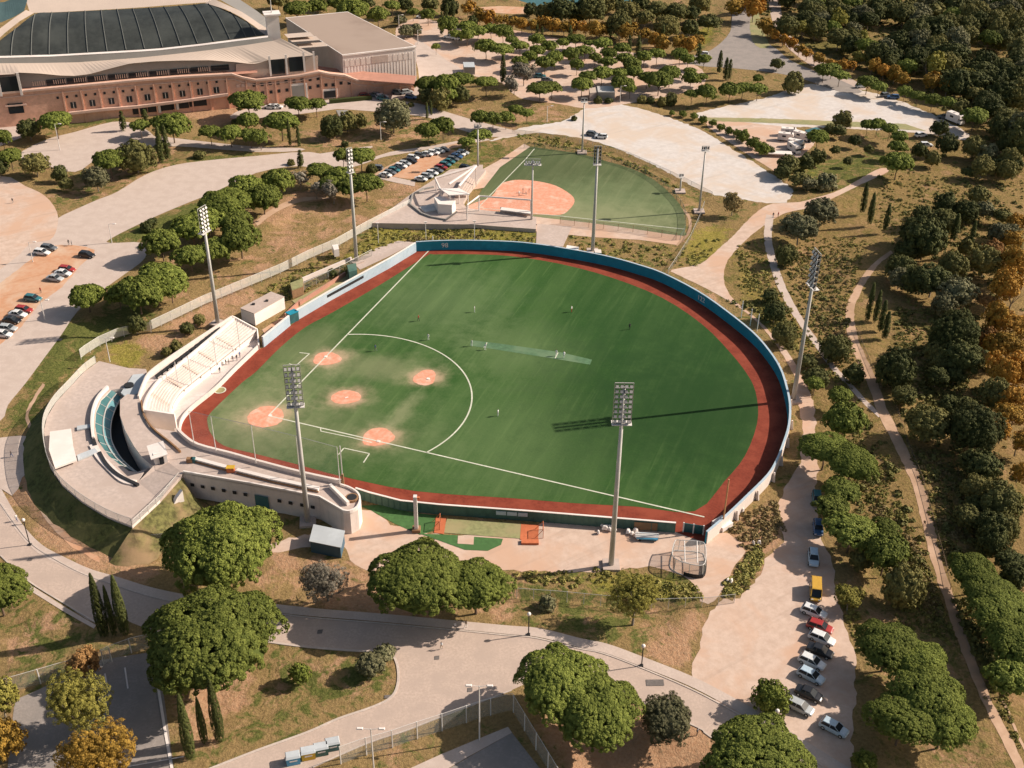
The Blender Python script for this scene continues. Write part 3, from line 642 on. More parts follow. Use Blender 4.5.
# end parapet corner of the deck with dark plant box
e = P(352, 499, ZD); r_ = empty('planter', (e.x, e.y, ZD), 'round dark planter at the rounded end of the concourse roof', 'planter')
n_ = 14; MB().prism([(1.3*math.cos(6.283*i/n_), 1.3*math.sin(6.283*i/n_)) for i in range(n_)], 0, .5).build('tub', M['wood'], r_)
MB().prism([(1.0*math.cos(6.283*i/n_), 1.0*math.sin(6.283*i/n_)) for i in range(n_)], .4, .55).build('soil', M['black'], r_)
mb = MB(); a, b_ = P(329, 488, ZD), P(347, 506, ZD); mb.strip([(a.x, a.y), (b_.x, b_.y)], .6, ZD, ZD+.9); o = mb.build('roof_bench_wall', M['white']); setp(o, 'short slanted white wall beside the round dark planter', 'wall')
# ramp down to the plaza, and the plaza itself
rmp = [P(153, 466.5, ZD), P(168, 462, ZD), P(183, 473, ZD), P(160, 500, ZP), P(138, 482, ZP)]
mb = MB(); mb.add([tuple(p) for p in rmp]+[(p.x, p.y, -.3) for p in rmp], [(0, 1, 2, 3, 4)]+[(i, (i+1) % 5, 5+(i+1) % 5, 5+i) for i in range(5)])
o = mb.build('concourse_ramp', M['concrete']); setp(o, 'broad pink ramp between the lower plaza and the concourse roof', 'ramp')
pl_px = [(99, 361), (84, 372), (70, 387), (56, 402), (47, 417), (44, 430), (45, 446), (50, 466), (62, 484), (82, 501), (107, 516), (132, 526), (160, 500), (138, 482), (145, 470), (153, 466.5), (137, 472), (129, 471), (119, 464), (109, 456), (98, 441), (95, 425), (96, 412), (101, 400), (111, 390), (122, 388), (136, 392), (146, 376), (146, 369), (128, 368), (112, 364)]
pp = [P(x, y, ZP) for x, y in pl_px]
pz = empty('entrance_plaza', P(80, 440), 'raised fan-shaped pink plaza left of the grandstand', 'terrace'); Z0 = pz.location
o = MB().prism([(p.x-Z0.x, p.y-Z0.y) for p in pp], -.5, ZP).build('paving', M['wallwhite'], pz); o.data.materials.append(M['concrete'])
for p_ in o.data.polygons:
    if p_.normal.z > .9: p_.material_index = 1
def flat_on(pts, z, name, mat, parent, th=.08):
    q = [P(x, y, z) for x, y in pts]; return MB().prism([(p.x-parent.location.x, p.y-parent.location.y) for p in q], z-.3, z+th).build(name, mat, parent)
rim = [P(x, y, ZP) for x, y in smoothpoly([(90, 366), (84, 372), (70, 387), (56, 402), (47, 417), (44, 430), (45, 446), (50, 466), (62, 484), (82, 501), (107, 516), (132, 526)], 3, False)]
M['bank'] = simple('bank', (.085, .095, .028), .95, .25, 1.2, col2=(.15, .14, .05), bmp=.8)
mb = MB(); vs = []
for i, p in enumerate(rim):
    a, b_ = rim[max(i-1, 0)], rim[min(i+1, len(rim)-1)]; t = (b_-a).normalized(); nn = Vector((t.y, -t.x, 0)); s_ = 1 if (p+nn-Vector((Z0.x+20, Z0.y, 0))).length > (p-nn-Vector((Z0.x+20, Z0.y, 0))).length else -1
    for d_, zz in ((.05, ZP-.5), (1.6, ZP*.62), (3.4, ZP*.25), (5.5, -.15)): q = p+nn*s_*d_; vs.append((q.x+random.uniform(-.2, .2)*(d_ > .1), q.y+random.uniform(-.2, .2)*(d_ > .1), zz+random.uniform(-.1, .1)*(d_ > .1)))
mb.add(vs, [(4*i+j, 4*i+j+1, 4*i+j+5, 4*i+j+4) for i in range(len(rim)-1) for j in range(3)]); o = mb.build('grass_bank', M['bank'], None, True); setp(o, kind='structure')
mb = MB(); vs = []; l5 = [(132, 526, ZP)]*5+resample([(132, 526, ZP), (146, 513, ZP), (160, 500, ZP), (172, 486, 4.8), (182, 475, 5.2)], 16)
for ii, (x, y, z) in enumerate(l5):
    p = P(x, y, z); an_ = R(-120+min(ii, 5)*15.8); nn = Vector((math.cos(an_), math.sin(an_), 0))
    for d_, zz in ((.05, z-.6), (2., z*.66), (4.2, z*.3), (7., -.15)): q = p+nn*d_; vs.append((q.x+random.uniform(-.3, .3)*(d_ > .1), q.y+random.uniform(-.3, .3)*(d_ > .1), zz+random.uniform(-.15, .15)*(d_ > .1)))
mb.add(vs, [(4*i+j, 4*i+j+1, 4*i+j+5, 4*i+j+4) for i in range(20) for j in range(3)]); o = mb.build('grass_bank', simple('bank_dry', (.14, .13, .045), .95, .3, 1.0, col2=(.30, .20, .11), bmp=.8), None, True); setp(o, kind='structure')
q = [P(177, 487, 4.6), P(172, 495, 3.2), P(168, 502, 2.0)]; o = MB().strip([(p.x+1, p.y-1) for p in q], .9, 0, [5.0, 3.9, 2.6]).build('stair_wall', M['white']); setp(o, 'white stepped wall piece on the overgrown bank beside the concourse', 'wall')
wh = empty('white_canopy', P(62, 447), 'flat white square canopy slab on the plaza rim', 'canopy'); flat_on([(50, 432), (71, 429), (73, 445), (77, 460), (55, 468), (49, 450)], ZP+.9, 'roof', M['white'], wh, .12)
for q in ((52, 434), (70, 431), (75, 458), (56, 465)):
    v = P(q[0], q[1], ZP+.9); MB().box((v.x-wh.location.x, v.y-wh.location.y, ZP+.35), (.25, .25, 1.1)).build('post', M['white'], wh)
for k, pts in enumerate(([(77, 426), (92, 424), (93, 427), (77, 430)], [(77, 455), (95, 448), (98, 452), (78, 460)])):
    o = flat_on(pts, ZP+.35, 'walkway_strip', M['silverroof'], pz, .05)
    # slab strips crossing the plaza
def plwall(pts, name, mat, h=.8, w_=.5, cat='wall', lab='x', z=ZP):
    q = [P(x, y, z) for x, y in pts]; c = q[0]; r_ = MB().strip([(p.x-c.x, p.y-c.y) for p in q], w_, 0, h).build(name, mat); r_.location = (c.x, c.y, z); setp(r_, lab, cat); return r_
plwall(smoothpoly([(98, 454), (105, 466), (117, 477), (137, 487)], 4, False), 'curved_bench', M['black'], .5, .7, 'bench', 'long dark curved bench on the lower plaza beside the sunken court')
plwall(smoothpoly([(90, 429), (91, 438), (94, 447)], 3, False), 'curved_bench', M['black'], .5, .7, 'bench', 'short dark curved bench between the two grey plaza strips')
plwall(smoothpoly([(95, 440), (93.5, 425), (95, 411), (100, 399), (109, 389)], 4, False), 'curved_parapet', M['white'], .9, .5, 'wall', 'white curved parapet along the outer edge of the sunken court')
plwall(smoothpoly([(137, 481), (126, 478), (112, 465), (103, 455), (97, 444)], 4, False), 'curved_parapet', M['wallwhite'], .3, 1.6, 'wall', 'lower curved pale coping round the foot of the sunken court')
# sunken court
ct = empty('sunken_court', P(112, 432), 'curved sunken court with teal glazed roof between plaza and concourse', 'courtyard'); C0 = ct.location
fl = [P(x, y, ZP) for x, y in [(94, 425), (95, 411), (101, 398), (111, 388), (124, 386), (137, 394)]]+[P(x, y, ZD) for x, y in [(124, 402), (124, 416), (129, 430), (138, 446), (155, 465)]]+[P(150, 470, ZP), P(137, 474, ZP), P(109, 458, ZP), (P(98, 443, ZP))]
MB().prism([(p.x-C0.x, p.y-C0.y) for p in fl], -.3, .06).build('floor', M['black'], ct)
go = gl([(112, 390), (101, 400), (96, 413), (95.5, 426), (99, 441), (109, 456), (120, 465), (129.5, 470.5)], ZP-.2); gi = gl([(120, 391), (114, 402), (109.5, 416), (109, 430), (112, 440), (120, 453), (132, 464), (137, 467)], ZP-.2)
gm = [a.lerp(b_, .5) for a, b_ in zip(go, gi)]
off = G0-C0
mb = MB(); loft([p+off for p in go], [p+off for p in gm], ZP-.1, ZP-1.0, mb); mb.build('glass_roof', M['teal'], ct)
mb = MB(); loft([p+off for p in gm], [p+off for p in gi], ZP-1.0, ZP-1.9, mb); mb.build('glass_roof', simple('teal_pale', (.14, .30, .33), .25, .1, .4), ct)
for nm, L, zz in (('gutter', gm, ZP-.95), ('gutter', gi, ZP-1.85)): MB().strip([(p.x+off.x, p.y+off.y) for p in L], .22, zz-.1, zz+.12).build(nm, M['galv'], ct)
for k in range(5, N-3, 6):
    a, b_ = go[k]+off, gi[k]+off; MB().tube((a.x, a.y, ZP-.05), (b_.x, b_.y, ZP-1.85), .07, n=5).build('glazing_bar', M['galv'], ct)
# grey junction pavilion between plaza and stand
jb = empty('grey_pavilion', P(133, 386), 'small grey flat roofed pavilion between the plaza and the grandstand back', 'pavilion')
flat_on([(121, 393), (133, 375), (143, 374), (148, 377), (139, 393), (128, 399)], 4.3, 'roof', M['silverroof'], jb, .12)
MB().prism([(P(x, y, 4.3).x-jb.location.x, P(x, y, 4.3).y-jb.location.y) for x, y in [(123, 393), (133.5, 377), (142, 376), (146, 378), (138, 391), (128, 397)]], 2.0, 4.0).build('wall', M['wallwhite'], jb)
c = P(129, 386, 4.4); MB().prism([(c.x-jb.location.x+1.1*math.cos(t), c.y-jb.location.y+1.1*math.sin(t)) for t in np.linspace(0, 6.28, 13)[:-1]], 4.42, 4.8).build('roof_vent', M['black'], jb)
# ================================================================== FENCES
def fence(name, label, pts, h, sp, infill, postmat, z=0., group=None, pr=.06, rails=True, cat='fence'):
    wp = [P(x, y, z) for x, y in pts]; c = wp[0]; r_ = empty(name, (c.x, c.y, z), label, cat, group)
    loc = [(p.x-c.x, p.y-c.y) for p in wp]; mb = MB()
    vs = [(p[0], p[1], zz) for p in loc for zz in (.05, h)]; mb.add(vs, [(2*i, 2*i+2, 2*i+3, 2*i+1) for i in range(len(loc)-1)]); mb.build('mesh_panel', infill, r_)
    if rails:
        mb = MB()
        for a, b_ in zip(loc, loc[1:]): mb.tube((a[0], a[1], h), (b_[0], b_[1], h), .04, n=5)
        mb.build('top_rail', postmat, r_)
    L = sum(math.dist(a, b_) for a, b_ in zip(loc, loc[1:])); n = min(95, max(2, int(L/sp)+1))
    me = None
    for p in resample(loc, n):
        if me is None: o = MB().tube((0, 0, -.4), (0, 0, h+.05), pr, n=6).build('post', postmat, r_); me = o.data
        else: o = bpy.data.objects.new('post', me); COL.objects.link(o); o.parent = r_
        o.location = (p[0], p[1], 0)
    return r_
fence('metal_fence', 'long white railing fence on the slope above the pale blue wall', [(151, 330), (170, 321), (205, 304), (256, 283), (282, 272), (309, 258.5), (336, 247), (366, 230), (385, 220), (410, 207)], 2.6, 3.2, M['chain_white'], M['white_metal'])
fence('metal_fence', 'short white railing fence bending round the dark conical bush', [(81, 358), (86, 354), (100, 345), (118, 337), (142, 331), (151, 331)], 2.4, 3., M['chain_white'], M['white_metal'])
fence('metal_fence', 'pale railing on the rim of the fan-shaped plaza', smoothpoly([(96, 363), (84, 372), (70, 387), (56, 402), (47, 417), (44, 430), (45, 446), (50, 466), (62, 484), (82, 501), (107, 516), (132, 526)], 3, False), 1.9, 3.2, M['chain_white'], M['galv'], z=ZP)
fence('metal_fence', 'double rail beside the ramp slope at the plaza corner', [(132, 526), (160, 500), (182, 474)], 1.2, 2.5, M['chain'], M['galv'], z=ZP)
fence('chain_fence', 'low chain fence below the plaza corner beside the large pine', [(116, 543), (132, 545), (160, 542), (178, 538)], 2., 3, M['chain'], M['galv'])
fence('chain_fence', 'tall white post fence around the lower court, cornered under the joined pines', [(341, 764), (360, 757), (391, 748), (411, 741), (445, 730), (480, 718), (512, 710), (560, 790)], 4.0, 4.2, M['chain'], M['white_metal'], pr=.1)
fence('chain_fence', 'dark chain fence running between yard and grass below the cage', [(500, 596), (515, 597), (560, 600), (600, 604), (655, 608), (710, 606), (734, 603)], 2.2, 3., M['chain_dark'], M['galv'])
fence('chain_fence', 'white post fence at the back of the autumn tree court', [(4, 695), (12, 692), (40, 684), (60, 678), (100, 667), (112, 662)], 3.4, 5., M['chain'], M['white_metal'], pr=.1)
fence('chain_fence', 'white post fence at the court beside the largest pine', [(104, 664), (112, 660), (134, 652), (160, 646)], 3.4, 4.6, M['chain'], M['white_metal'], pr=.1)
fence('wire_fence', 'low fence line along the right edge of the lower footpath', [(895, 405), (906, 440), (922, 480), (934, 525), (945, 565), (950, 590)], .9, 4.5, M['chain_dark'], M['bark'], rails=True)
fence('wire_fence', 'low fence line beside the middle bend of the footpath', [(856, 330), (864, 350), (873, 372), (881, 390)], .9, 4.5, M['chain_dark'], M['bark'])
fence('chain_fence', 'curved outfield fence of the softball field', smoothpoly([(524, 148), (545, 149), (581, 154), (605, 161), (631, 168.5), (654, 180), (672.5, 196), (684, 212), (685, 231), (680, 240)], 3, False), 1.8, 3.5, M['chain_dark'], M['dark_green'])
fence('chain_fence', 'green fence running from the softball corner down to the blue wall', [(704, 206), (700, 218), (690, 240), (676, 262), (668, 274)], 1.6, 4, M['chain_dark'], M['galv'])
fence('chain_fence', 'fence with dark hedge line below the gravel lot', smoothpoly([(512, 133), (545, 137), (590, 145), (625, 155), (655, 168), (685, 182), (712, 196)], 3, False), 1.4, 5, M['chain_dark'], M['galv'])
fence('chain_fence', 'straight fence of the softball first base side dugout', [(560, 224), (600, 229), (640, 233), (676, 240)], 2.2, 4.2, M['chain_dark'], M['wood'])
fence('chain_fence', 'fence around the long green bullpen above the pale blue wall', [(292, 295), (318, 283), (345, 270), (372, 256)], 2., 4.2, M['chain_dark'], M['galv'])
for i, (x, y) in enumerate([(741, 318), (750, 326), (757, 331)]):
    v = P(x, y); h = hgt(v, y-17); o = MB().tube(v, v+Vector((0, 0, h)), .12, n=6).build('pole', M['white_metal']); setp(o, f'{ORD[i]} short white pole in the trio outside the blue wall, counted from the left', 'pole', 'trio of poles outside the blue wall')
# backstop net on poles
nb = empty('backstop_net', P(197, 447, ZD+.9), 'tall thin netting on white poles behind home plate', 'net'); nb.location.z = ZD+.9
pb = [(194, 443, 190, 411), (216, 451, 209, 416), (256, 463, 251, 425), (300, 474.5, 297, 436), (340, 484, 337, 447)]; bots, tops = [], []
for (bx, by, tx, ty) in pb:
    b_ = P(bx, by, ZD+.9); h = hgt(b_, ty); l = b_-nb.location; bots.append(l); tops.append(l+Vector((0, 0, h))); MB().tube(l, l+Vector((0, 0, h)), .10, .07, n=6).build('pole', M['white_metal'], nb)
mb = MB(); vs = []; 
for a, b_ in zip(bots, tops): vs += [tuple(a), tuple(b_)]
mb.add(vs, [(2*i, 2*i+2, 2*i+3, 2*i+1) for i in range(len(bots)-1)]); mb.build('net', M['net'], nb)
mb = MB()
for a, b_ in zip(tops, tops[1:]): mb.tube(a, b_, .05, n=4)
mb.build('cable', M['white_metal'], nb)
# net poles on the grandstand
for i, (bx, by, ty) in enumerate([(179, 388, 362), (192, 384, 356), (217, 366, 338), (240, 348, 320)]):
    b_ = P(bx, by, 2.5); h = hgt(b_, ty); o = MB().tube(b_, b_+Vector((0, 0, h)), .09, n=6).build('net_pole', M['white_metal']); setp(o, f'{ORD[i]} thin white pole standing on the grandstand steps, counted from the left', 'pole', 'thin poles on the grandstand steps')
# foul poles, tall post
b_ = P(723.5, 519, 2.9); h = hgt(b_, 479.5); o = MB().tube(b_, b_+Vector((0, 0, h)), .16, n=8).build('foul_pole', simple('foul_orange', (.55, .30, .14), .5)); setp(o, 'orange foul pole on the wall corner at the right', 'foul pole')
bk = MB().box((0, 0, 0), (3, 3, 1.0), R(40)).build('concrete_block', M['white']); v = P(722, 526); bk.location = (v.x, v.y, .6); setp(bk, 'white concrete block at the foot of the orange foul pole', 'block')
b_ = P(433, 249); h = hgt(b_, 236); o = MB().tube(b_, b_+Vector((0, 0, h)), .14, n=8).build('foul_pole', M['white_metal']); setp(o, 'small white foul pole at the far end of the left line', 'foul pole')
b_ = P(416.5, 531); h = hgt(b_, 496); r_ = empty('tall_post', b_, 'tall flat white post beside the bullpen mats', 'post'); MB().box((0, 0, h/2), (.7, .9, h)).build('mast', M['white_metal'], r_); MB().box((0, 0, .4), (1.6, 1.6, .8)).build('base', M['wood'], r_); MB().box((.6, 0, h-.5), (.6, .4, .5)).build('lamp_head', M['mat_orange'], r_)
b_ = P(343, 484, ZD); r_ = empty('flag_post', b_, 'thin grey post with a bracket at the near end of the concourse roof', 'post'); r_.location = b_; MB().tube((0, 0, -2), (0, 0, hgt(b_, 446)), .13, n=6).build('mast', M['galv'], r_); MB().box((0, 0, 1), (.5, .5, 3)).build('base', M['wood'], r_)
# ================================================================== LIGHT TOWERS
def tower(bx, by, tx, ty, label, rows, wpx, lamp_rows=None, face=0.):
    b_ = P(bx, by); h = hgt(b_, ty); r_ = empty('floodlight_mast', b_, label, 'floodlight', 'tall floodlight masts round the fields'); hh = 0
    headh = h*rows[0]
    MB().tube((0, 0, 0), (0, 0, h*.98), .55 if h > 30 else .35, .28 if h > 30 else .2, n=12).build('mast', M['galv'], r_, True)
    MB().box((0, 0, .25), (3.2, 3.2, .5)).build('foundation', M['concrete'], r_)
    w_ = wpx*dist(b_)/F; n = rows[1]; cols = rows[2]
    mb = MB(); z0 = h-headh
    for i in range(n+1): mb.box((0, 0, z0+headh*i/n), (w_, .12, .12))
    for sx in (-w_/2, w_/2, 0): mb.box((sx, 0, z0+headh/2), (.12, .12, headh))
    mb.build('head_frame', M['galv'], r_)
    MB().box((0, .1, z0-.15), (w_*1.1, 1.6, .12)).build('platform', M['white_metal'], r_)
    mb = None
    for i in range(n):
        for j in range(cols):
            x = (-.5+(j+.5)/cols)*w_; z = z0+headh*(i+.45)/n
            if mb is None:
                mb = MB(); mb.box((0, 0, 0), (w_/cols*.72, .5, headh/n*.6), mi=0, top=(.8, .7)); mb.box((0, -.27, 0), (w_/cols*.62, .04, headh/n*.48), mi=1)
                o = mb.build('lamp', [M['black'], M['white_metal']], r_); me = o.data
            else: o = bpy.data.objects.new('lamp', me); COL.objects.link(o); o.parent = r_
            o.location = (x, -.25, z); o.rotation_euler = (R(-25), 0, 0)
    r_.rotation_euler = (0, 0, face); return r_
tower(308, 523, 291, 365, 'tall floodlight mast standing against the white concourse building', (.24, 7, 4), 15, face=R(8))
tower(611, 566, 625, 383, 'tall floodlight mast on a square pad in the bottom yard', (.20, 8, 4), 17)
tower(218, 324, 201, 207, 'tall floodlight mast behind the upper grandstand wall', (.2, 6, 3), 12, face=R(65))
tower(793, 401, 817, 251, 'tall leaning-looking floodlight mast outside the right outfield wall', (.22, 6, 3), 15, face=R(-78))
tower(592.5, 252, 600, 146, 'floodlight mast just outside the wall below the softball field', (.16, 5, 4), 7, face=R(180))
tower(356.5, 262, 348.5, 148, 'tall floodlight mast at the top end of the pale blue wall', (.2, 6, 2), 6, face=R(40))
tower(531.5, 223, 535, 159, 'slimmer light mast with wide lamp bar beside the softball infield', (.08, 1, 6), 15, face=R(0))
tower(582, 153, 583, 98, 'slim light mast behind the softball outfield fence', (.06, 1, 4), 6, face=R(180))
tower(478, 168, 476, 124, 'slim light mast beside the small car park and softball infield', (.06, 1, 4), 7)
tower(699, 212, 706.5, 146, 'slim light mast on the gravel beyond the softball corner', (.06, 1, 4), 7, face=R(180))
tower(680, 192, 682, 174, 'short light mast by the softball outfield curve', (.12, 1, 3), 4, face=R(180))
# ================================================================== YARD OBJECTS
r_ = empty('site_hut', P(330, 541), 'dark blue hut with a pale sloping metal roof beside the white wall', 'hut')
q = [P(x, y, 3.0) for x, y in [(313.5, 524.5), (345, 531), (341, 547), (309, 540.5)]]; lq = [(p.x-r_.location.x, p.y-r_.location.y) for p in q]
cx_ = sum(p[0] for p in lq)/4; cy_ = sum(p[1] for p in lq)/4; ins = [(cx_+(p[0]-cx_)*.94, cy_+(p[1]-cy_)*.94) for p in lq]
MB().prism(ins, 0, 2.85).build('wall', M['bluewall'], r_)
mb = MB(); mb.add([(lq[0][0], lq[0][1], 3.1), (lq[1][0], lq[1][1], 3.1), (lq[2][0], lq[2][1], 2.85), (lq[3][0], lq[3][1], 2.85)]+[(lq[0][0], lq[0][1], 2.98), (lq[1][0], lq[1][1], 2.98), (lq[2][0], lq[2][1], 2.73), (lq[3][0], lq[3][1], 2.73)], [(0, 1, 2, 3), (7, 6, 5, 4), (0, 4, 5, 1), (1, 5, 6, 2), (2, 6, 7, 3), (3, 7, 4, 0)])
mb.build('roof', M['silverroof'], r_)
def mat_(pts, label, mat, name='turf_mat', layer=4, cat='mat'):
    o = sheet(name, pts, M[mat], layer, 1, register=False, kind=None) ; 
    if 'kind' in o: del o['kind']
    # give the mat a thickness
    vs = [v.co.copy() for v in o.data.vertices]; setp(o, label, cat); return o
mat_([(447, 519), (523, 524), (522, 539), (443, 533)], 'long olive-green bullpen mat under the first base wall', 'mat_olive')
mat_([(436, 517.5), (446.5, 518), (444, 534.5), (434, 533)], 'small orange-red mat at the left end of the olive bullpen mat', 'mat_orange', layer=5)
mat_([(521, 524), (539, 525), (538, 541), (520, 540)], 'square orange mat at the right end of the bullpen', 'mat_orange', layer=5)
mat_([(458, 535.5), (474, 537), (503, 539), (501, 545), (488, 551), (465, 550), (440, 541), (420, 534), (438, 534.5)], 'dark green turf offcut below the bullpen mat', 'mat_green', layer=3)
mat_([(409, 512), (438, 516), (434, 531), (420, 535), (395, 524), (372, 511), (360, 506), (380, 505)], 'green grass carpet behind the first base wall', 'mat_green', layer=2)
mat_([(458, 536), (474, 537), (473.5, 545), (457.5, 544)], 'small beige square mat on the green offcut', 'sand_pink', layer=5)
def batter_net(x, y, label):
    v = P(x, y); r_ = empty('pitching_screen', v, label, 'frame', 'pitching frames at the bullpen ends')
    mb = MB()
    for a, b_ in (((-1.3, 0, 0), (-1.3, 0, 2.2)), ((1.3, 0, 0), (1.3, 0, 2.2)), ((-1.3, 0, 2.2), (1.3, 0, 2.2)), ((-1.3, 0, 0), (-1.3, 1.6, 0)), ((1.3, 0, 0), (1.3, 1.6, 0)), ((-1.3, 1.6, 0), (-1.3, 0, 2.2)), ((1.3, 1.6, 0), (1.3, 0, 2.2))): mb.tube(a, b_, .06, n=5)
    mb.build('frame', M['mat_orange'], r_); mb = MB(); mb.add([(-1.3, 0, 0), (1.3, 0, 0), (1.3, 0, 2.2), (-1.3, 0, 2.2)], [(0, 1, 2, 3)]); mb.build('net', M['net_dark'], r_); r_.rotation_euler = (0, 0, R(90))
batter_net(440, 526, 'orange framed pitching net on the left end of the bullpen'); batter_net(543, 534, 'orange framed pitching net on the right end of the bullpen')
o = MB().box((0, 0, .25), (3.4, 1.2, .5)).build('orange_plinth', M['mat_orange']); o.location = P(530, 543); setp(o, 'low orange plinth at the edge of the square orange mat', 'plinth')
# heaps of white sacks
def heap(x, y, n, label, mat='white', s=1.):
    v = P(x, y); mb = MB(); r_ = random.Random(int(x))
    for _ in range(n):
        a = r_.uniform(0, 6.28); d = r_.random()*1.8*s; k = MB().box((0, 0, 0), (1, 1, 1)); mb.box((d*math.cos(a)*1.3, d*math.sin(a)*.8, r_.uniform(.3, .8)), (r_.uniform(.8, 1.5)*s, r_.uniform(.5, 1.)*s, r_.uniform(.5, .9)), r_.uniform(0, 3), top=(.6, .6))
    o = mb.build('sack_heap', M[mat]); o.location = v
    bv = o.modifiers.new('b', 'BEVEL'); bv.width = .12; bv.segments = 2
    setp(o, label, 'heap'); return o
heap(603, 530, 9, 'heap of white sacks and tyre left of the tall mast by the green wall'); heap(630, 535, 8, 'scattered white sacks right of the tall mast', s=1.1)
heap(753, 545, 2, 'single pale sack lying on the dry grass bank', s=.6); heap(728, 582, 2, 'pale sack beside the cage on the shrub verge', s=.6); heap(743, 512, 2, 'small pale block lying below the right wall', s=.7)
v = P(647, 539); r_ = empty('roller_cart', v, 'low blue cart loaded with pipes under the brown door', 'cart'); MB().box((0, 0, .7), (4.2, 1.8, .35), R(-5)).build('bed', M['blue_tarp'], r_)
mb = MB(); 
for i in range(4): mb.tube((-2.4, -.5+.35*i, 1.0+.1*(i % 2)), (2.3, -.7+.35*i, 1.0), .12, n=6)
mb.build('pipes', M['white_metal'], r_)
for sx, sy in ((-1.5, -.7), (1.5, -.7), (-1.5, .7), (1.5, .7)): MB().tube((sx, sy-.1, .3), (sx, sy+.1, .3), .3, n=10).build('wheel', M['tyre'], r_)
# batting cage
v = P(690, 566); cg = empty('batting_cage', v, 'rounded batting cage of dark bars and netting on the pink yard', 'batting cage')
def cp(px, py, z): q_ = P(px, py, z); return Vector((q_.x-v.x, q_.y-v.y, z))
tp = [cp(x, y, 3.0) for x, y in smoothpoly([(675, 541), (680, 540), (700, 541.5), (705, 545), (706, 557), (703, 565), (690, 564), (676, 559), (672, 553)], 3)]
ctr = sum(tp, Vector())/len(tp); bt = [Vector((ctr.x+(p.x-ctr.x)*1.06, ctr.y+(p.y-ctr.y)*1.06, 0.1)) for p in tp]
mb = MB(); n_ = len(tp)
for i in range(n_): mb.tube(tp[i], tp[(i+1) % n_], .09, n=5); mb.tube(bt[i], bt[(i+1) % n_], .09, n=5)
mb.build('frame', M['galv'], cg)
mb = MB()
for i in range(0, n_, 3): mb.tube(tp[i], bt[i], .08, n=5)
mb.build('uprights', M['galv'], cg)
mb = MB(); a, b_ = cp(684.5, 541, 3), cp(685, 562, 3); mb.tube(a, b_, .1, n=5); a, b_ = cp(697, 541, 3), cp(697.5, 563, 3); mb.tube(a, b_, .1, n=5)
for i in range(5): mb.tube(cp(674+i*.5, 546+i*4, 3), cp(705-i*.3, 547+i*4, 3), .04, n=4)
mb.build('roof_bars', M['white_metal'], cg)
mb = MB(); vs = [tuple(p) for p in tp]; mb.add(vs, [tuple(range(n_))]); mb.build('roof_net', M['net'], cg)
mb = MB(); vs = []
for a, b_ in zip(tp, bt): vs += [tuple(a), tuple(b_)]
mb.add(vs, [(2*i, 2*((i+1) % n_), 2*((i+1) % n_)+1, 2*i+1) for i in range(n_)]); mb.build('side_net', M['chain_dark'], cg)
MB().strip([(p.x, p.y) for p in bt[10:20]], .15, .1, .9).build('skirt', M['black'], cg)
# ------------------------------------------------------------------ third base bullpen and sheds
mat_([(292, 301), (320, 287), (350, 272), (357, 276), (330, 291), (300, 308)], 'long faded green bullpen mat above the pale blue wall', 'mat_olive')
sheet('terrace', [(352, 262), (375, 249), (398, 241), (415, 242.5), (390, 256), (360, 270)], M['concrete'], 3, 1)
sheet('dirt_lane', [(262, 330), (290, 312), (300, 305), (330, 288), (352, 277), (358, 275), (330, 291), (297, 311), (289, 316), (266, 336)], M['sand_orange'], 3, 1)
for i, (a, b_, lb) in enumerate([((303, 282), (352, 261), 'low pale wall along the upper side of the faded bullpen'), ((300, 306), (346, 276), 'low orange-topped wall between the bullpen and blue wall'), ((286, 318), (302, 303), 'short low wall next to the dark teal gate box')]):
    a, b_ = P(*a), P(*b_); o = MB().strip([(a.x, a.y), (b_.x, b_.y)], .4, 0, 1.2).build('low_wall', M['wallwhite'] if i == 0 else M['terracotta']); setp(o, lb, 'wall')
def block(name, label, cat, roof_px, z, roofmat, wallmat, eave=.0, z0=0., extra=None):
    q = [P(x, y, z) for x, y in roof_px]; c = sum((Vector(p) for p in q), Vector())/len(q); r_ = empty(name, (c.x, c.y, z0), label, cat)
    lq = [(p.x-c.x, p.y-c.y) for p in q]; MB().prism([(p[0]*(1-eave), p[1]*(1-eave)) for p in lq], 0, z-z0-.2).build('wall', wallmat, r_); MB().prism(lq, z-z0-.2+.004, z-z0, bottom=True).build('roof', roofmat, r_); return r_, lq, c
r_, lq, c = block('service_building', 'small white flat roofed building at the upper grandstand end', 'building', [(240, 308), (271, 291.5), (284.5, 296.5), (254, 313.5)], 3.6, M['concrete'], M['white'], .02)
for t in (.3, .6):
    a = Vector(lq[0]).lerp(Vector(lq[2]), t); MB().box((a.x, a.y, 3.75), (.7, .7, .3)).build('roof_vent', M['black'], r_)
block('utility_box', 'white utility cabinet at the end of the long white fence', 'cabinet', [(332, 245), (338, 244), (339, 249), (334, 250)], 2.2, M['white'], M['white'])
block('utility_box', 'pale cabinet beside the mast below the softball field', 'cabinet', [(594, 249), (601, 249.5), (601.5, 253), (595, 252.5)], 2.2, M['wallwhite'], M['mat_olive'])
block('utility_box', 'long white box against the outside of the blue wall', 'cabinet', [(567, 245), (579, 247), (578, 250), (566, 248)], 1.6, M['white'], M['white'])
r_, lq, c = block('storage_shed', 'dark tank shed hidden in bushes near the bullpen', 'shed', [(347, 265), (356, 263), (357, 270), (349, 272)], 3.0, M['dark_green'], M['dark_green'])
r_, lq, c = block('storage_shed', 'tan box shed left of the faded green bullpen', 'shed', [(290, 283), (303, 278), (303, 286), (292, 290)], 2.6, M['mat_olive'], M['wood'])
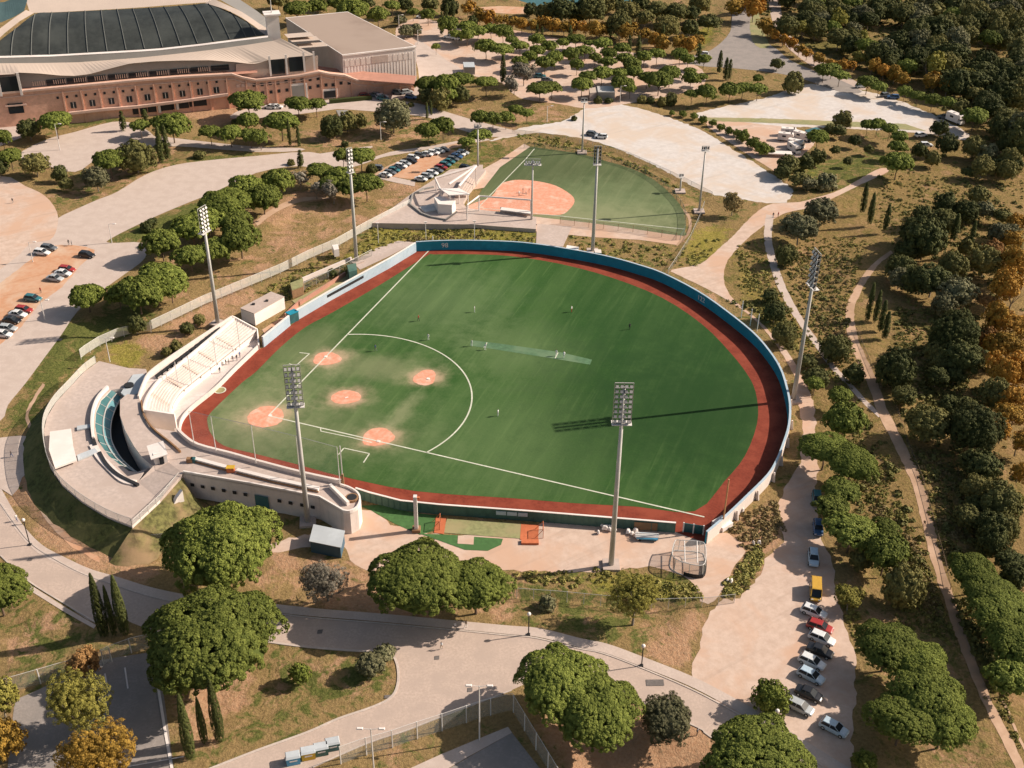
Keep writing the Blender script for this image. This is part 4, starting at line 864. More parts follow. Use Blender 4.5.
# ------------------------------------------------------------------ softball grandstand
pf = [(372, 223), (413, 192.5), (428.5, 183), (450, 169.5), (478, 166), (486, 170), (470, 190), (463, 203), (467, 208), (500, 212), (536, 217), (536, 229), (500, 226.5), (475, 224.5), (440, 224)]
q = [P(x, y, 1.2) for x, y in pf]; sp_ = empty('softball_concourse', q[0], 'pale triangular concourse slab behind the softball home plate', 'terrace')
lq = [(p.x-q[0].x, p.y-q[0].y) for p in q]; o = MB().prism(lq, -1.5, 1.2).build('paving', M['concrete'], sp_); sp_.location.z = 0
for i in (0, 4, 8):
    pass
def on12(x, y, z=1.2): return P(x, y, z)
r_ = empty('octagonal_rail', on12(432, 205), 'dark octagonal ring kerb on the softball concourse', 'kerb'); r_.location.z = 1.2
op = [on12(x, y) for x, y in [(456, 212.5), (445, 220), (432, 217.5), (422.5, 214), (411, 205), (413.5, 195.5), (424, 190), (434, 188)]]
MB().strip([(p.x-r_.location.x, p.y-r_.location.y) for p in op], .5, 0, .5).build('kerb_ring', M['roof_grey'], r_)
r_, lq, c = block('ticket_booth', 'white box booth with a dark door on the softball concourse', 'booth', [(434, 197), (447, 196), (456, 200), (452, 205), (438, 204)], 4.4, M['white'], M['white'], .02, 1.2)
v = on12(448, 212); o = MB().box((v.x-r_.location.x, v.y-r_.location.y+.2, 1.1), (1.2, .3, 2.2)).build('door', M['black'], r_)
block('shade_panel', 'pale lean-to roof beside the white booth on the softball concourse', 'roof', [(419, 207), (434, 203), (437, 210), (425, 212)], 1.5, M['galv'], M['galv'], 0, 1.2)
cn = empty('canopy_frame', on12(460, 185), 'white angular roof and open beams over the softball stand', 'canopy'); cn.location.z = 1.2
def cl(px, py, z): q_ = P(px, py, z); return Vector((q_.x-cn.location.x, q_.y-cn.location.y, z-1.2))
mb = MB(); ap = cl(476, 166, 8)
for e_ in ((435, 178, 6), (459, 186, 6), (449, 184, 6)): mb.tube(ap, cl(*e_), .38, n=6)
mb.tube(cl(435, 178, 6), cl(440, 189, 6), .3, n=6); mb.tube(cl(440, 189, 6), cl(468, 194, 6), .3, n=6)
mb.build('beams', M['white'], cn)
q = [cl(x, y, 6) for x, y in [(440, 189), (459, 188.5), (470, 194.5), (449, 195.5)]]; MB().prism([(p.x, p.y) for p in q], 4.7, 4.95, bottom=True).build('roof', M['white'], cn)
for x, y, z in ((476, 166, 8), (441, 189.5, 6), (459, 188.7, 6), (468, 194, 6), (450, 195, 6), (436, 178, 6)): a = cl(x, y, z); MB().tube((a.x, a.y, 0), a, .2, n=6).build('column', M['white'], cn)
mb = MB()
for s_ in range(4):
    a, b_ = cl(470+s_*2, 178+s_*1.0, 2.6-s_*.4), cl(460+s_*2, 194+s_*1.0, 2.6-s_*.4); mb.strip([(a.x, a.y), (b_.x, b_.y)], -1.6, 0, 1.9-s_*.4)
mb.build('bleachers', M['concrete'], cn)
bs = empty('backstop', P(467, 224), 'large white goal-like backstop frame around softball home plate', 'frame')
def bsl(px, py, z): q_ = P(px, py, z); return Vector((q_.x-bs.location.x, q_.y-bs.location.y, z))
H_ = 6.; q = [bsl(467, 205, H_), bsl(479, 196, H_), bsl(531, 200, H_)]; mb = MB()
mb.tube(q[0], q[1], .25, n=6); mb.tube(q[1], q[2], .25, n=6); mb.build('beams', M['white'], bs)
for p in q: MB().tube((p.x, p.y, 0), p, .22, n=6).build('post', M['white'], bs)
mb = MB(); vs = []
for p in q: vs += [(p.x, p.y, 0), (p.x, p.y, H_)]
mb.add(vs, [(0, 2, 3, 1), (2, 4, 5, 3)]); mb.build('net', M['net'], bs)
a, b_ = P(500, 217, 0), P(531, 221, 0); dg = empty('dugout', a, 'long low white dugout roof at the softball infield edge', 'dugout'); MB().strip([(0, 0), (b_.x-a.x, b_.y-a.y)], 2., 2.2, 2.4).build('roof', M['white'], dg); MB().strip([(0, 2.2), (b_.x-a.x, b_.y-a.y+2.2)], .2, 0, 2.2).build('wall', M['wallwhite'], dg)
for i, (x, y0, y1) in enumerate([(378.5, 243, 223), (426, 240, 222), (474.5, 240, 221)]):
    v = P(x, y0); h = hgt(v, y1); r_ = empty('lamp_post', v, f'{ORD[i]} thin white lamp post on the slope below the softball slab, from the left', 'lamp post', 'thin lamp posts on the bush slope'); MB().tube((0, 0, 0), (0, 0, h), .1, n=6).build('mast', M['white_metal'], r_); MB().box((0, 0, h), (.9, .35, .2)).build('lamp_head', M['white'], r_)

# ================================================================== ARENA
A_, B_ = P(22, 92, 12), P(300, 69.5, 12)
fd = Vector((B_.x-A_.x, B_.y-A_.y, 0)).normalized(); fn = Vector((fd.y, -fd.x, 0))   # fn points to the camera
if fn.y > 0: fn = -fn
O_ = Vector((A_.x, A_.y, 0))
def PV(px, py, off=0.):
    """meets the vertical plane that stands off metres behind the arena front"""
    d = Vector(fw+((px-512)/F)*R2+((384-py)/F)*U2); p0 = O_-fn*off; t = (p0-Vector(CAM)).dot(fn)/d.dot(fn); return Vector(CAM)+d*t
ar = empty('sports_arena', (O_.x, O_.y, 0), 'huge arena with a dark ribbed dome, beige wavy skirt roof and brick front', 'arena')
def al(v): return Vector((v.x-O_.x, v.y-O_.y, v.z))
def xy_of(px, py, off): v = al(PV(px, py, off)); return v
def ab(v): return (v.dot(fd), -v.dot(fn), v.z)          # along, behind, up
def wl(a, b_, z): q = fd*a-fn*b_; return Vector((q.x, q.y, z))
# brick front: top follows the stepped cornice
cor = [(-60, 98.5), (0, 94), (22, 92), (140, 81), (180, 78), (225, 75.5), (232, 75), (243, 78.5), (256, 81), (300, 76.5), (319, 72.7), (330, 75), (345, 76.5), (357, 81), (368, 81.5), (374, 84), (385, 83), (394, 80.5), (405, 82.5), (414, 85.5)]
cw = [al(PV(x, y, 0)) for x, y in cor]
mb = MB(); vs = []
for p in cw: vs += [(p.x, p.y, -1), tuple(p)]
for p in cw: q = p-fn*4; vs += [(q.x, q.y, -1), (q.x, q.y, p.z)]
n = len(cw)
fs = [(2*i, 2*i+2, 2*i+3, 2*i+1) for i in range(n-1)]+[(2*i+1, 2*i+3, 2*n+2*i+3, 2*n+2*i+1) for i in range(n-1)]
mb.add(vs, fs); mb.build('brick_wall', M['brick'], ar)
mb = MB()
for z0, z1, pr_ in ((.0, .7, .6), (-1.6, -1.25, .25), ):
    vs = []
    for p in cw: q = p+fn*pr_; vs += [(q.x, q.y, p.z+z0), (q.x, q.y, p.z+z1), (p.x-fn.x*.5, p.y-fn.y*.5, p.z+z1), (p.x-fn.x*.5, p.y-fn.y*.5, p.z+z0)]
    mb.add(vs, [f for i in range(n-1) for f in ((4*i, 4*i+4, 4*i+5, 4*i+1), (4*i+1, 4*i+5, 4*i+6, 4*i+2), (4*i+3, 4*i+7, 4*i+4, 4*i))])
mb.build('cornice', M['cornice'], ar)
z_c = cw[4].z
# lower ledge (white-brick string course) and arcade piers
lw = [al(PV(x, y, 0)) for x, y in [(69, 114), (104, 110), (140, 107), (180, 102), (228, 95)]]
mb = MB(); vs = []
for p in lw: q = p+fn*1.2; vs += [(q.x, q.y, p.z), (q.x, q.y, p.z+.9), (p.x, p.y, p.z+.9), (p.x, p.y, p.z)]
mb.add(vs, [f for i in range(len(lw)-1) for f in ((4*i, 4*i+4, 4*i+5, 4*i+1), (4*i+1, 4*i+5, 4*i+6, 4*i+2), (4*i+3, 4*i+7, 4*i+4, 4*i))]); mb.build('string_course', M['cornice'], ar)
def hole(px, py, w_, h_, mat='black', name='window', off=0., pr=.08):
    v = al(PV(px, py, off))+fn*pr; o = MB().box((0, 0, 0), (w_, .3, h_)).build(name, M[mat], ar); o.location = v; o.rotation_euler = (0, 0, math.atan2(fd.y, fd.x)); return o
for i, x in enumerate([73.5, 92.5, 111.5, 129.5, 147.5, 165.5, 182.5, 200, 216.5]):   # big windows with white mullion
    y = 105-(x-73.5)*(105-90)/(216.5-73.5); o = hole(x, y, 1.9, 2.2, 'glassdark')
    MB().box((0, -.2, 0), (.15, .1, 2.2)).build('mullion', M['wallwhite'], o)
for x in np.arange(57, 226, 9.35):                              # small square openings under the cornice
    hole(x+.7, 97.7-(x-57)*(97.7-81.2)/(222-57), .8, .8, 'black')
for x in np.arange(64, 235, 18.1):                               # pilasters
    v = al(PV(x, 100-(x-64)*.092, 0)); o = MB().box((0, 0, 5), (.5, .5, 12)).build('pilaster', M['brick'], ar); o.location = (v.x+fn.x*.2, v.y+fn.y*.2, -1); o.rotation_euler = (0, 0, math.atan2(fd.y, fd.x)); 
    o.scale.z = (z_c-.2)/11.
for x, y in [(254, 85), (262, 84.5), (270, 83.5), (278, 83), (286, 81.5), (294, 81), (302, 80), (310, 79.5), (318, 78.5), (262.5, 93), (271, 92), (279, 91), (287, 90), (310, 87.5), (318, 86), (326, 85), (333, 84.8), (341, 83), (349, 83)]: hole(x, y, 1.1, 1.1)
for x in (247, 257, 267, 276, 291, 305, 322, 336, 352, 368, 384, 400):
    v = al(PV(x, 90, 0)); zt = np.interp(x, [c_[0] for c_ in cor], [c_.z for c_ in cw]); o = MB().box((0, 0, zt/2), (.45, .45, zt-.2)).build('pilaster', M['brick'], ar); o.location = (v.x+fn.x*.2, v.y+fn.y*.2, 0); o.rotation_euler = (0, 0, math.atan2(fd.y, fd.x))
def framed(px, py, w_, h_, mat='roof_grey'):
    o = hole(px, py, w_+1.2, h_+1., 'white', 'door_surround', pr=.1); MB().box((0, -.2, -.2), (w_, .2, h_)).build('shutter', M[mat], o)
framed(299, 92, 5.2, 5.6); framed(330, 93.5, 4.6, 2.6, 'black'); 
for x, y in ((165, 107.5), (181, 105.5), (199, 103)): hole(x-1, y, 6.2, 2.2, 'black', 'arcade_opening')
for x, y in ((140, 111), (155, 109)): hole(x, y, 5, 2.0, 'black', 'arcade_opening')
for x, y in ((159.5, 109), (177.5, 106)): hole(x, y, .9, 2.6, 'white', 'pier', pr=.25)
for x, y in ((238, 86), (243, 85.5), (249, 85)): hole(x, y, 1.3, 1.1, 'cornice')
# terrace roof between brick front and the hall
zt = z_c-.4
def ribbon(name, c1, o1, c2, o2, mat, n=80, bulge=0., parent=ar, thick=0.):
    a = resample(c1, n); b_ = resample(c2, n); mb = MB(); vs = []; m_ = 9 if bulge else 2
    A = [al(PV(x, y, o1)) for x, y in a]; B = [al(PV(x, y, o2)) for x, y in b_]
    for p, q in zip(A, B):
        for j in range(m_):
            t = j/(m_-1); v = p.lerp(q, t); v.z += bulge*math.sin(t*math.pi/1)*.5+0; vs.append(tuple(v))
    mb.add(vs, [(m_*i+j, m_*i+j+1, m_*(i+1)+j+1, m_*(i+1)+j) for i in range(n-1) for j in range(m_-1)]); return mb.build(name, mat, parent, bool(bulge))
# glazed band with dark openings above the cornice, set back
hall_bot = [(-60, 96), (0, 91), (25, 89.5), (75, 86), (140, 78), (238, 66), (262, 64)]
skirt_edge = [(-60, 88), (0, 76), (18, 72.5), (40, 73.5), (60, 75.5), (75, 75.8), (90, 74), (110, 68.5), (130, 63.5), (155, 61.3), (180, 60.5), (210, 60.2), (235, 62), (250, 63.8), (258, 63.5), (268, 60), (300, 57.5)]
ribbon('fascia_wall', [(-60, 97.5), (0, 92.5), (140, 79.5), (225, 71), (262, 77)], 4, skirt_edge[:-1], 4, M['roof_grey'])
for k in range(9):
    x = 50+k*20.5; y = 81.9-(x-50)*.0854
    if x < 230:
        o = hole(x+6, y, 6.4, 2.0, 'glassdark', 'window', 4, .15)
        for j in range(6): MB().box((-6.4+j*.75-1.2, -.2, .1), (.28, .1, 1.5)).build('louvre', M['roof_beige'], o) if k % 1 == 0 else None
hole(190, 70.5, 6, 1.2, 'glassdark', 'window', 4, .15)
mb = MB()
a_, b_, c_, d_ = [al(PV(*q)) for q in ((-60, 98, .3), (258, 77.5, .3), (258, 77.5, 6.2), (-60, 98, 6.2))]
mb.add([(a_.x, a_.y, zt), (b_.x, b_.y, zt), (c_.x, c_.y, zt), (d_.x, d_.y, zt)], [(0, 1, 2, 3)]); mb.build('terrace', M['terracotta'], ar)
# beige skirt
ring_low = [(-60, 70), (0, 64.5), (40, 63.5), (75, 61), (140, 54), (180, 48.5), (210, 43), (222, 40), (228, 36)]
ringlo0 = [(-60, 64), (0, 63.3), (40, 63), (78, 62.3), (110, 60), (140, 57.6), (175, 54), (210, 50), (249, 44.5), (274, 40.6), (280, 38)]
ribbon('skirt_roof', skirt_edge[:-1]+[(285, 58.4), (315, 55)], 2.8, ringlo0, 9, M['roof_beige'], 90, 0)
# grey ring and its white rail
ringlo = [(-60, 64), (0, 63.3), (40, 63), (78, 62.3), (110, 60), (140, 57.6), (175, 54), (210, 50), (249, 44.5), (274, 40.6)]
ringhi = [(-60, 58), (0, 57.8), (53, 56.3), (109, 53.2), (140, 51.4), (160, 50), (202, 45.3), (240, 40.5), (268, 37.2)]
ribbon('ring_band', ringlo, 9, ringhi, 9.6, M['roof_grey'])
ribbon('ring_rail', [(x, y+.4) for x, y in ringhi], 9.5, [(x, y-1.8) for x, y in ringhi], 12.2, M['white'])
M['dome'] = simple('dome', (.036, .040, .037), .55, .12, .6, col2=(.055, .06, .055)); M['dome_rib'] = simple('dome_rib', (.085, .09, .085), .6)
lo_r = [(-20, 57.5), (-6, 57), (11, 56.4), (31, 55.6), (49, 54.8), (68, 53.8), (87.5, 52.7), (107, 51.5), (126, 50.2), (144.5, 48.9), (162.5, 47.4), (180.5, 45.6), (197.5, 43.7), (214, 41.8), (230, 39.8), (246, 37.8), (256, 36.6), (266, 35.4)]
hi_r = [(-12, 52), (-2, 42), (15, 29), (35, 14), (52, 12.5), (69, 11.8), (85, 11), (101, 10.2), (117, 9.4), (132.5, 8.6), (149, 7.7), (164, 6.8), (179, 5.7), (194, 4.5), (208, 3.6), (230, 12), (246, 21), (264.5, 34.4)]
of_r = [14, 18, 26, 38]+[40]*11+[32, 24, 13]
K4 = 4; Lo = smoothpoly(lo_r, K4, False); Hi = smoothpoly(hi_r, K4, False); OF = np.interp(np.arange(len(Lo))/K4, range(len(of_r)), of_r)
def col(i, t):
    p, q = al(PV(*Lo[i], 12)), al(PV(*Hi[i], OF[i])); v = p.lerp(q, t); v.z += 2.0*math.sin(t*math.pi)*min(1, (q-p).length/30); return v
n_ = len(Lo); mb = MB(); vs = []; m_ = 11
for i in range(n_):
    for j in range(m_): vs.append(tuple(col(i, j/(m_-1))))
mb.add(vs, [(m_*i+j, m_*i+j+1, m_*(i+1)+j+1, m_*(i+1)+j) for i in range(n_-1) for j in range(m_-1)]); mb.build('dome', M['dome'], ar, True)
for k in range(K4, n_-3, K4):
    pts = [col(k, j/10) for j in range(11)]; mb = MB(); vs = []
    for p in pts: vs += [tuple(p+fd*.22+Vector((0, 0, .05))), tuple(p+Vector((0, 0, .35))), tuple(p-fd*.22+Vector((0, 0, .05)))]
    mb.add(vs, [f for j in range(10) for f in ((3*j, 3*j+1, 3*j+4, 3*j+3), (3*j+1, 3*j+2, 3*j+5, 3*j+4))]); mb.build('dome_rib', M['dome_rib'], ar)
# crest slabs behind the dome and side shells
ribbon('crest_roof', [(30, 13), (60, 12), (100, 9.9), (140, 7.4), (180, 4.2), (208, 2.2), (216, 0)], 40.4, [(24, -6), (60, -8), (100, -10), (140, -12), (180, -14), (215, -12), (225, -6)], 58, M['roof_beige'])
rimc = [(207, 3), (212, 6), (220, 11), (228, 17), (236, 24), (240, 32)]
def quadband(name, outer, oo, inner, oi, mat, n=24):
    a = resample(outer, n); b_ = resample(inner, n); A = [al(PV(x, y, o)) for (x, y), o in zip(a, np.linspace(*oo, n))]; B = [al(PV(x, y, o)) for (x, y), o in zip(b_, np.linspace(*oi, n))]; mb = MB(); vs = []
    for p, q in zip(A, B): vs += [tuple(p), tuple(q)]
    mb.add(vs, [(2*i, 2*i+2, 2*i+3, 2*i+1) for i in range(n-1)]); return mb.build(name, mat, ar)
quadband('side_roof', [(236, -3), (248, 5), (257, 11), (266, 18), (274, 31)], (46, 18), [(219, -1), (240, 11), (250, 17), (259, 23.4), (273, 32)], (41.5, 14.8), M['roof_grey'])
quadband('dome_rim', [(214, -1), (240, 10.8), (250, 17), (259, 23.4), (274, 32.5)], (41.2, 14.5), [(205, 3.0), (226, 9.4), (241, 17), (255, 26.5), (266, 36)], (40.3, 12.6), M['roof_beige'])
quadband('dome_rim', [(-8, 45), (6, 32), (20, 21), (34, 13)], (14, 40), [(-10, 36), (2, 27), (14, 18), (26, 10)], (20, 42), M['roof_beige'])
quadband('side_roof', [(-14, 26), (2, 22), (14, 17), (24, 11)], (20, 42), [(-20, 4), (4, 2), (20, -4), (30, -8)], (40, 60), simple('teal_roof', (.05, .085, .085), .4))
c0_, c1_ = ab(al(PV(-60, 80, 0)))[0], ab(al(PV(232, 80, 0)))[0]; mb = MB(); mb.add([tuple(wl(c0_, 11.5, 16)), tuple(wl(c1_, 11.5, 16)), tuple(wl(c1_-8, 40, 16)), tuple(wl(c0_, 40, 16))], [(0, 1, 2, 3)]); mb.build('roof_base', M['roof_beige'], ar)
# corner mast tower
t0_ = al(PV(274, 38, 14)); o = MB().box((0, 0, 0), (4.6, 4.2, 18)).build('corner_tower', M['white'], ar); tz = al(PV(274, 14, 14)).z; o.location = (t0_.x, t0_.y, tz-9); o.rotation_euler = (0, 0, math.atan2(fd.y, fd.x))
MB().box((0, 0, 9.3), (6, 5.4, .6)).build('tower_head', M['white'], o); MB().tube((0, 0, 9.3), (0, 0, 15), .25, .12).build('mast', M['galv'], o)
# right wing under the skirt: glazed corner pavilion
for x, w_ in ((279.5, 4.5), (296, 3.8)): hole(x-2 if x < 290 else x, 66.5 if x < 290 else 64, 5.2, 5.4, 'glassdark', 'glazing', 2.5)
hole(270, 66, .7, 7.5, 'white', 'column', 2.3); hole(286.5, 64.5, .7, 7.5, 'white', 'column', 2.3); hole(304, 62, .7, 7.5, 'white', 'column', 2.3); hole(314, 61, .7, 7, 'white', 'column', 2.3)
ribbon('wing_wall', [(236, 79), (300, 74), (318, 72.5)], 3.2, [(236, 64), (268, 60), (318, 55.5)], 3.2, M['roof_beige'], 20)
for i, (x0, y0, x1, y1) in enumerate([(288, 38, 306, 33), (292, 42, 312, 37), (300, 48, 320, 43)]):
    ribbon('canopy_slab', [(x0, y0), (x1+8, y0-2)], 14+i*-3, [(x0-4, y0-4), (x1+4, y0-6)], 22-i*3, M['roof_beige'], 4)
# left entrance block
ribbon('entrance_roof', [(-40, 77), (15, 74)], 2, [(-40, 69), (13, 67.5)], 12, M['roof_beige'], 4)
hole(9, 84, 7.5, 5.2, 'glassdark', 'glazing', -.3); hole(19.5, 84, .8, 8, 'white', 'column', -.5); hole(-1, 85, .8, 8, 'white', 'column', -.5); hole(16, 108, 5, 3.6, 'glassdark', 'door', -.1, .3); hole(16, 105, 7, .5, 'cornice', 'door_head', -.1, .4)
hole(258-11, 72, 1.6, 1.4, 'glassdark', 'window', 5, .2) if False else None
# annexe hall
ZR = 13.5
q = [P(286, 18.5, ZR), P(347.5, 12.5, ZR), P(415.5, 47, ZR), P(342.5, 55.5, ZR)]; an = empty('annexe_hall', (q[3].x, q[3].y, 0), 'large white box hall with a flat brown roof beside the arena', 'hall'); lq = [(p.x-q[3].x, p.y-q[3].y) for p in q]
MB().prism(lq, 0, ZR-.25).build('wall', M['white'], an); c = (sum(p[0] for p in lq)/4, sum(p[1] for p in lq)/4)
MB().prism([(c[0]+(p[0]-c[0])*1.012, c[1]+(p[1]-c[1])*1.012) for p in lq], ZR-.24, ZR+.3).build('roof_edge', M['white'], an); MB().prism([(c[0]+(p[0]-c[0])*.985, c[1]+(p[1]-c[1])*.985) for p in lq], ZR+.2, ZR+.34).build('roof', M['roof_brown'], an)
f0, f1 = Vector((*lq[3], 0)), Vector((*lq[2], 0)); ff = (f1-f0).normalized(); fo = Vector((ff.y, -ff.x, 0))
for k in range(13):
    t = .05+k*.073
    if .42 < t < .6: continue
    w_ = f0.lerp(f1, t)+fo*.06; o = MB().box((0, 0, ZR-3.2), (1.6, .12, 2.4)).build('panel', M['wallwhite'], an); o.location = w_; o.rotation_euler = (0, 0, math.atan2(ff.y, ff.x))
w_ = f0.lerp(f1, .5)+fo*.08; o = MB().box((0, 0, ZR-3.), (6.5, .14, 2.6)).build('grille', M['concrete'], an); o.location = w_; o.rotation_euler = (0, 0, math.atan2(ff.y, ff.x))
w_ = f0.lerp(f1, .5)+fo*.08; o = MB().box((0, 0, 3.5), (4.5, .3, 2.8)).build('door', M['terracotta'], an); o.location = w_; o.rotation_euler = (0, 0, math.atan2(ff.y, ff.x))
for k in range(24):
    t = (k+.5)/24; w_ = f0.lerp(f1, t)+fo*.02; o = MB().box((0, 0, ZR/2-.6), (.12, .1, ZR-2)).build('panel_joint', M['roof_beige'], an); o.location = w_; o.rotation_euler = (0, 0, math.atan2(ff.y, ff.x))
# terracotta terrace before the annexe
tt = empty('terracotta_terrace', P(360, 80, 6), 'reddish stepped terrace in front of the white annexe', 'terrace'); tt.location.z = 0
flat_on([(300, 77), (319, 73), (345, 76), (360, 80), (414, 84), (416, 76), (345, 70), (318, 66)], 6.5, 'paving', M['terracotta'], tt)
# ramp kiosk wall under the brick front
a, b_ = P(330, 104), P(372, 100); hd = MB().strip([(a.x, a.y), (b_.x, b_.y)], 1.5, 0, 1.4).build('clipped_hedge', M['leaf_dark']); setp(hd, 'low dark clipped hedge below the brick ramp wall', 'hedge')
block('kiosk', 'small dark glass kiosk among the trees below the brick wall', 'kiosk', [(336, 110), (348, 110), (352, 117), (340, 118)], 3, M['roof_grey'], M['glassdark'])
block('kiosk', 'pale kiosk with flat roof in the pine car park', 'kiosk', [(589, 88), (597, 87), (599, 92), (590, 93)], 3, M['roof_beige'], M['concrete'])
block('kiosk', 'grey flat roofed shelter in the pine car park', 'shelter', [(597, 86), (614, 86), (615, 92), (598, 92)], 3.4, M['galv'], M['roof_grey'])
block('bus_shelter', 'pale angular shelter beside the annexe road', 'shelter', [(463, 62), (474, 62), (475, 67), (464, 67)], 3, M['silverroof'], M['roof_grey'])
block('bus_shelter', 'dark canopy across the small annexe road', 'shelter', [(392, 37), (402, 42), (408, 50), (398, 46)], 3, M['silverroof'], M['roof_grey'])

# ================================================================== CARS
def carmesh(kind='hatch'):
    """body lofted from side profile sections; returns dict of meshes, car points along +x, length 4.3"""
    L, Wd = (4.3, 1.78)
    # profile stations: x, bottom z, belt z, half width
    st = [(-2.15, .38, .62, .70), (-2.05, .28, .88, .80), (-1.5, .25, .96, .87), (-.6, .24, .95, .89), (.5, .24, .93, .89), (1.25, .25, .86, .87), (1.85, .28, .74, .80), (2.12, .36, .58, .66)]
    mb = MB(); vs = []
    for x, zb, zt, w_ in st: vs += [(x, -w_, zb), (x, -w_*1.0, (zb+zt)/2), (x, -w_*.92, zt), (x, w_*.92, zt), (x, w_, (zb+zt)/2), (x, w_, zb)]
    n = len(st); fs = []
    for i in range(n-1):
        for j in range(6): fs.append((6*i+j, 6*i+(j+1) % 6, 6*i+6+(j+1) % 6, 6*i+6+j))
    fs += [(5, 4, 3, 2, 1, 0), tuple(6*(n-1)+j for j in range(6))]
    mb.add(vs, fs)
    rear = -1.95 if kind != 'sedan' else -1.25
    hr = 1.45 if kind != 'van' else 1.95
    cab = [(rear, .93, .80), (rear+.35, hr-.04, .64), (.25, hr, .66), (1.05, .93, .78)] if kind != 'van' else [(-2.05, .9, .84), (-2.0, hr, .76), (1.0, hr, .76), (1.7, .9, .80)]
    rf = MB(); rf.box(((cab[1][0]+cab[2][0])/2, 0, hr+.0), (cab[2][0]-cab[1][0]+.12, cab[1][2]*2+.04, .07), top=(.93, .9))
    gl_ = MB(); vs = []
    for x, z, w_ in cab: vs += [(x, -w_, z), (x, w_, z)]
    gl_.add(vs, [(0, 2, 3, 1), (2, 4, 5, 3), (4, 6, 7, 5), (0, 6, 4, 2), (1, 3, 5, 7), (0, 1, 7, 6)])
    pil = MB()
    for s_ in (-1, 1):
        for x0, z0, x1, z1 in ((cab[0][0]+.05, .95, cab[1][0], hr), (cab[3][0]-.02, .95, cab[2][0], hr), (-.45, .95, -.42, hr)): pil.tube((x0, s_*.79, z0), (x1, s_*.66 if kind != 'van' else s_*.77, z1), .045, n=4)
    return mb, rf, gl_, pil, cab, hr
CARS = {}
def carproto(kind):
    if kind in CARS: return CARS[kind]
    mb, rf, gl_, pil, cab, hr = carmesh(kind); d = {}
    tmp = []
    o = mb.build('body', M['white']); bv = o.modifiers.new('b', 'BEVEL'); bv.width = .07; bv.segments = 2; bv.limit_method = 'ANGLE'
    dg = bpy.context.evaluated_depsgraph_get(); me = bpy.data.meshes.new_from_object(o.evaluated_get(dg)); bpy.data.objects.remove(o)
    me.materials.clear(); me.materials.append(None); d['body'] = me
    m2 = MB(); m2.v, m2.f, m2.mi = rf.v, rf.f, rf.mi; 
    k = len(m2.v); m2.add(pil.v, pil.f)
    o = m2.build('roof', M['white']); d['roof'] = o.data; o.data.materials.clear(); o.data.materials.append(None); bpy.data.objects.remove(o)
    o = gl_.build('glass', M['glassdark']); d['glass'] = o.data; bpy.data.objects.remove(o)
    o = MB().tube((0, -.1, 0), (0, .1, 0), .32, n=14).build('wheel', M['tyre']); d['wheel'] = o.data; bpy.data.objects.remove(o)
    o = MB().tube((0, -.11, 0), (0, .11, 0), .18, n=10).build('rim', M['galv']); d['rim'] = o.data; bpy.data.objects.remove(o)
    o = MB().box((0, 0, 0), (.12, .34, .14)).build('headlight', M['white_metal']); d['head'] = o.data; bpy.data.objects.remove(o)
    # merged far version
    far = MB(); far.v = list(mb.v); far.f = list(mb.f); far.mi = [0]*len(mb.f); far.add(rf.v, rf.f, 0); far.add(gl_.v, gl_.f, 1)
    for sx in (-1.35, 1.35):
        for sy in (-.8, .8): far.tube((sx, sy-.1, .32), (sx, sy+.1, .32), .32, n=8, mi=2)
    o = far.build('parked_car', [M['white'], M['glassdark'], M['tyre']]); me = o.data; bpy.data.objects.remove(o); me.materials[0] = None; d['far'] = me
    CARS[kind] = d; return d
def newo(nm, me, par, mat=None):
    o = bpy.data.objects.new(nm, me); COL.objects.link(o); o.parent = par
    if mat: o.material_slots[0].link = 'OBJECT'; o.material_slots[0].material = mat
    return o
def car(px, py, ang, colour, label, group, near=True, kind='hatch', s=1.0, name='parked_car', z=.08, cat='car'):
    d = carproto(kind); v = P(px, py, .6); v.z = z; mt = PAINT[colour]
    if not near:
        o = bpy.data.objects.new(name, d['far']); COL.objects.link(o); o.location = v; o.rotation_euler = (0, 0, ang); o.scale = (s, s, s); o.material_slots[0].link = 'OBJECT'; o.material_slots[0].material = mt
        return setp(o, label, cat, group)
    r_ = empty(name, v, label, cat, group, ang); r_.scale = (s, s, s)
    newo('body', d['body'], r_, mt); newo('roof', d['roof'], r_, mt); newo('glass', d['glass'], r_)
    for sx in (-1.35, 1.35):
        for sy in (-.8, .8): w_ = newo('wheel', d['wheel'], r_); w_.location = (sx, sy, .32); newo('rim', d['rim'], w_)
    for sy in (-.55, .55): h_ = newo('headlight', d['head'], r_); h_.location = (2.02, sy, .62)
    return r_
def angpx(x0, y0, x1, y1): a, b_ = P(x0, y0), P(x1, y1); return math.atan2(b_.y-a.y, b_.x-a.x)
g_ = 'cars parked on the right dirt lot'
near = [(814, 612, (801, 607), (829, 618), 'white', 'white car next to the yellow van on the right dirt lot', 'hatch'), (820, 627, (807, 623), (833, 632), 'red', 'red car between two white cars on the right dirt lot', 'hatch'),
        (822, 638.5, (809, 633), (838, 645), 'white', 'white car just below the red car on the right dirt lot', 'hatch'), (820, 651, (807, 646), (835, 657), 'black', 'black car between white cars, halfway down the right dirt lot row', 'sedan'),
        (812, 662, (799, 656), (829, 670), 'white', 'white car with dark sunroof just below the black car', 'hatch'), (811, 676, (796, 670), (826, 685), 'paleblue', 'pale silver car in the middle of the right dirt lot row', 'hatch'),
        (809, 694, (796, 688), (826, 701), 'black', 'dark car with reddish tail, half in shade on the right dirt lot', 'sedan'), (800, 707, (787, 701), (814, 714), 'silver', 'silver-white car, lower left end of the right lot row', 'hatch'),
        (834, 728, (820, 721), (849, 736), 'paleblue', 'pale blue-white car, last and lowest on the right dirt lot', 'hatch')]
for x, y, a, b_, c_, lb, kd in near: car(x, y, angpx(*a, *b_), c_, lb, g_, kind=kd, s=1.12)
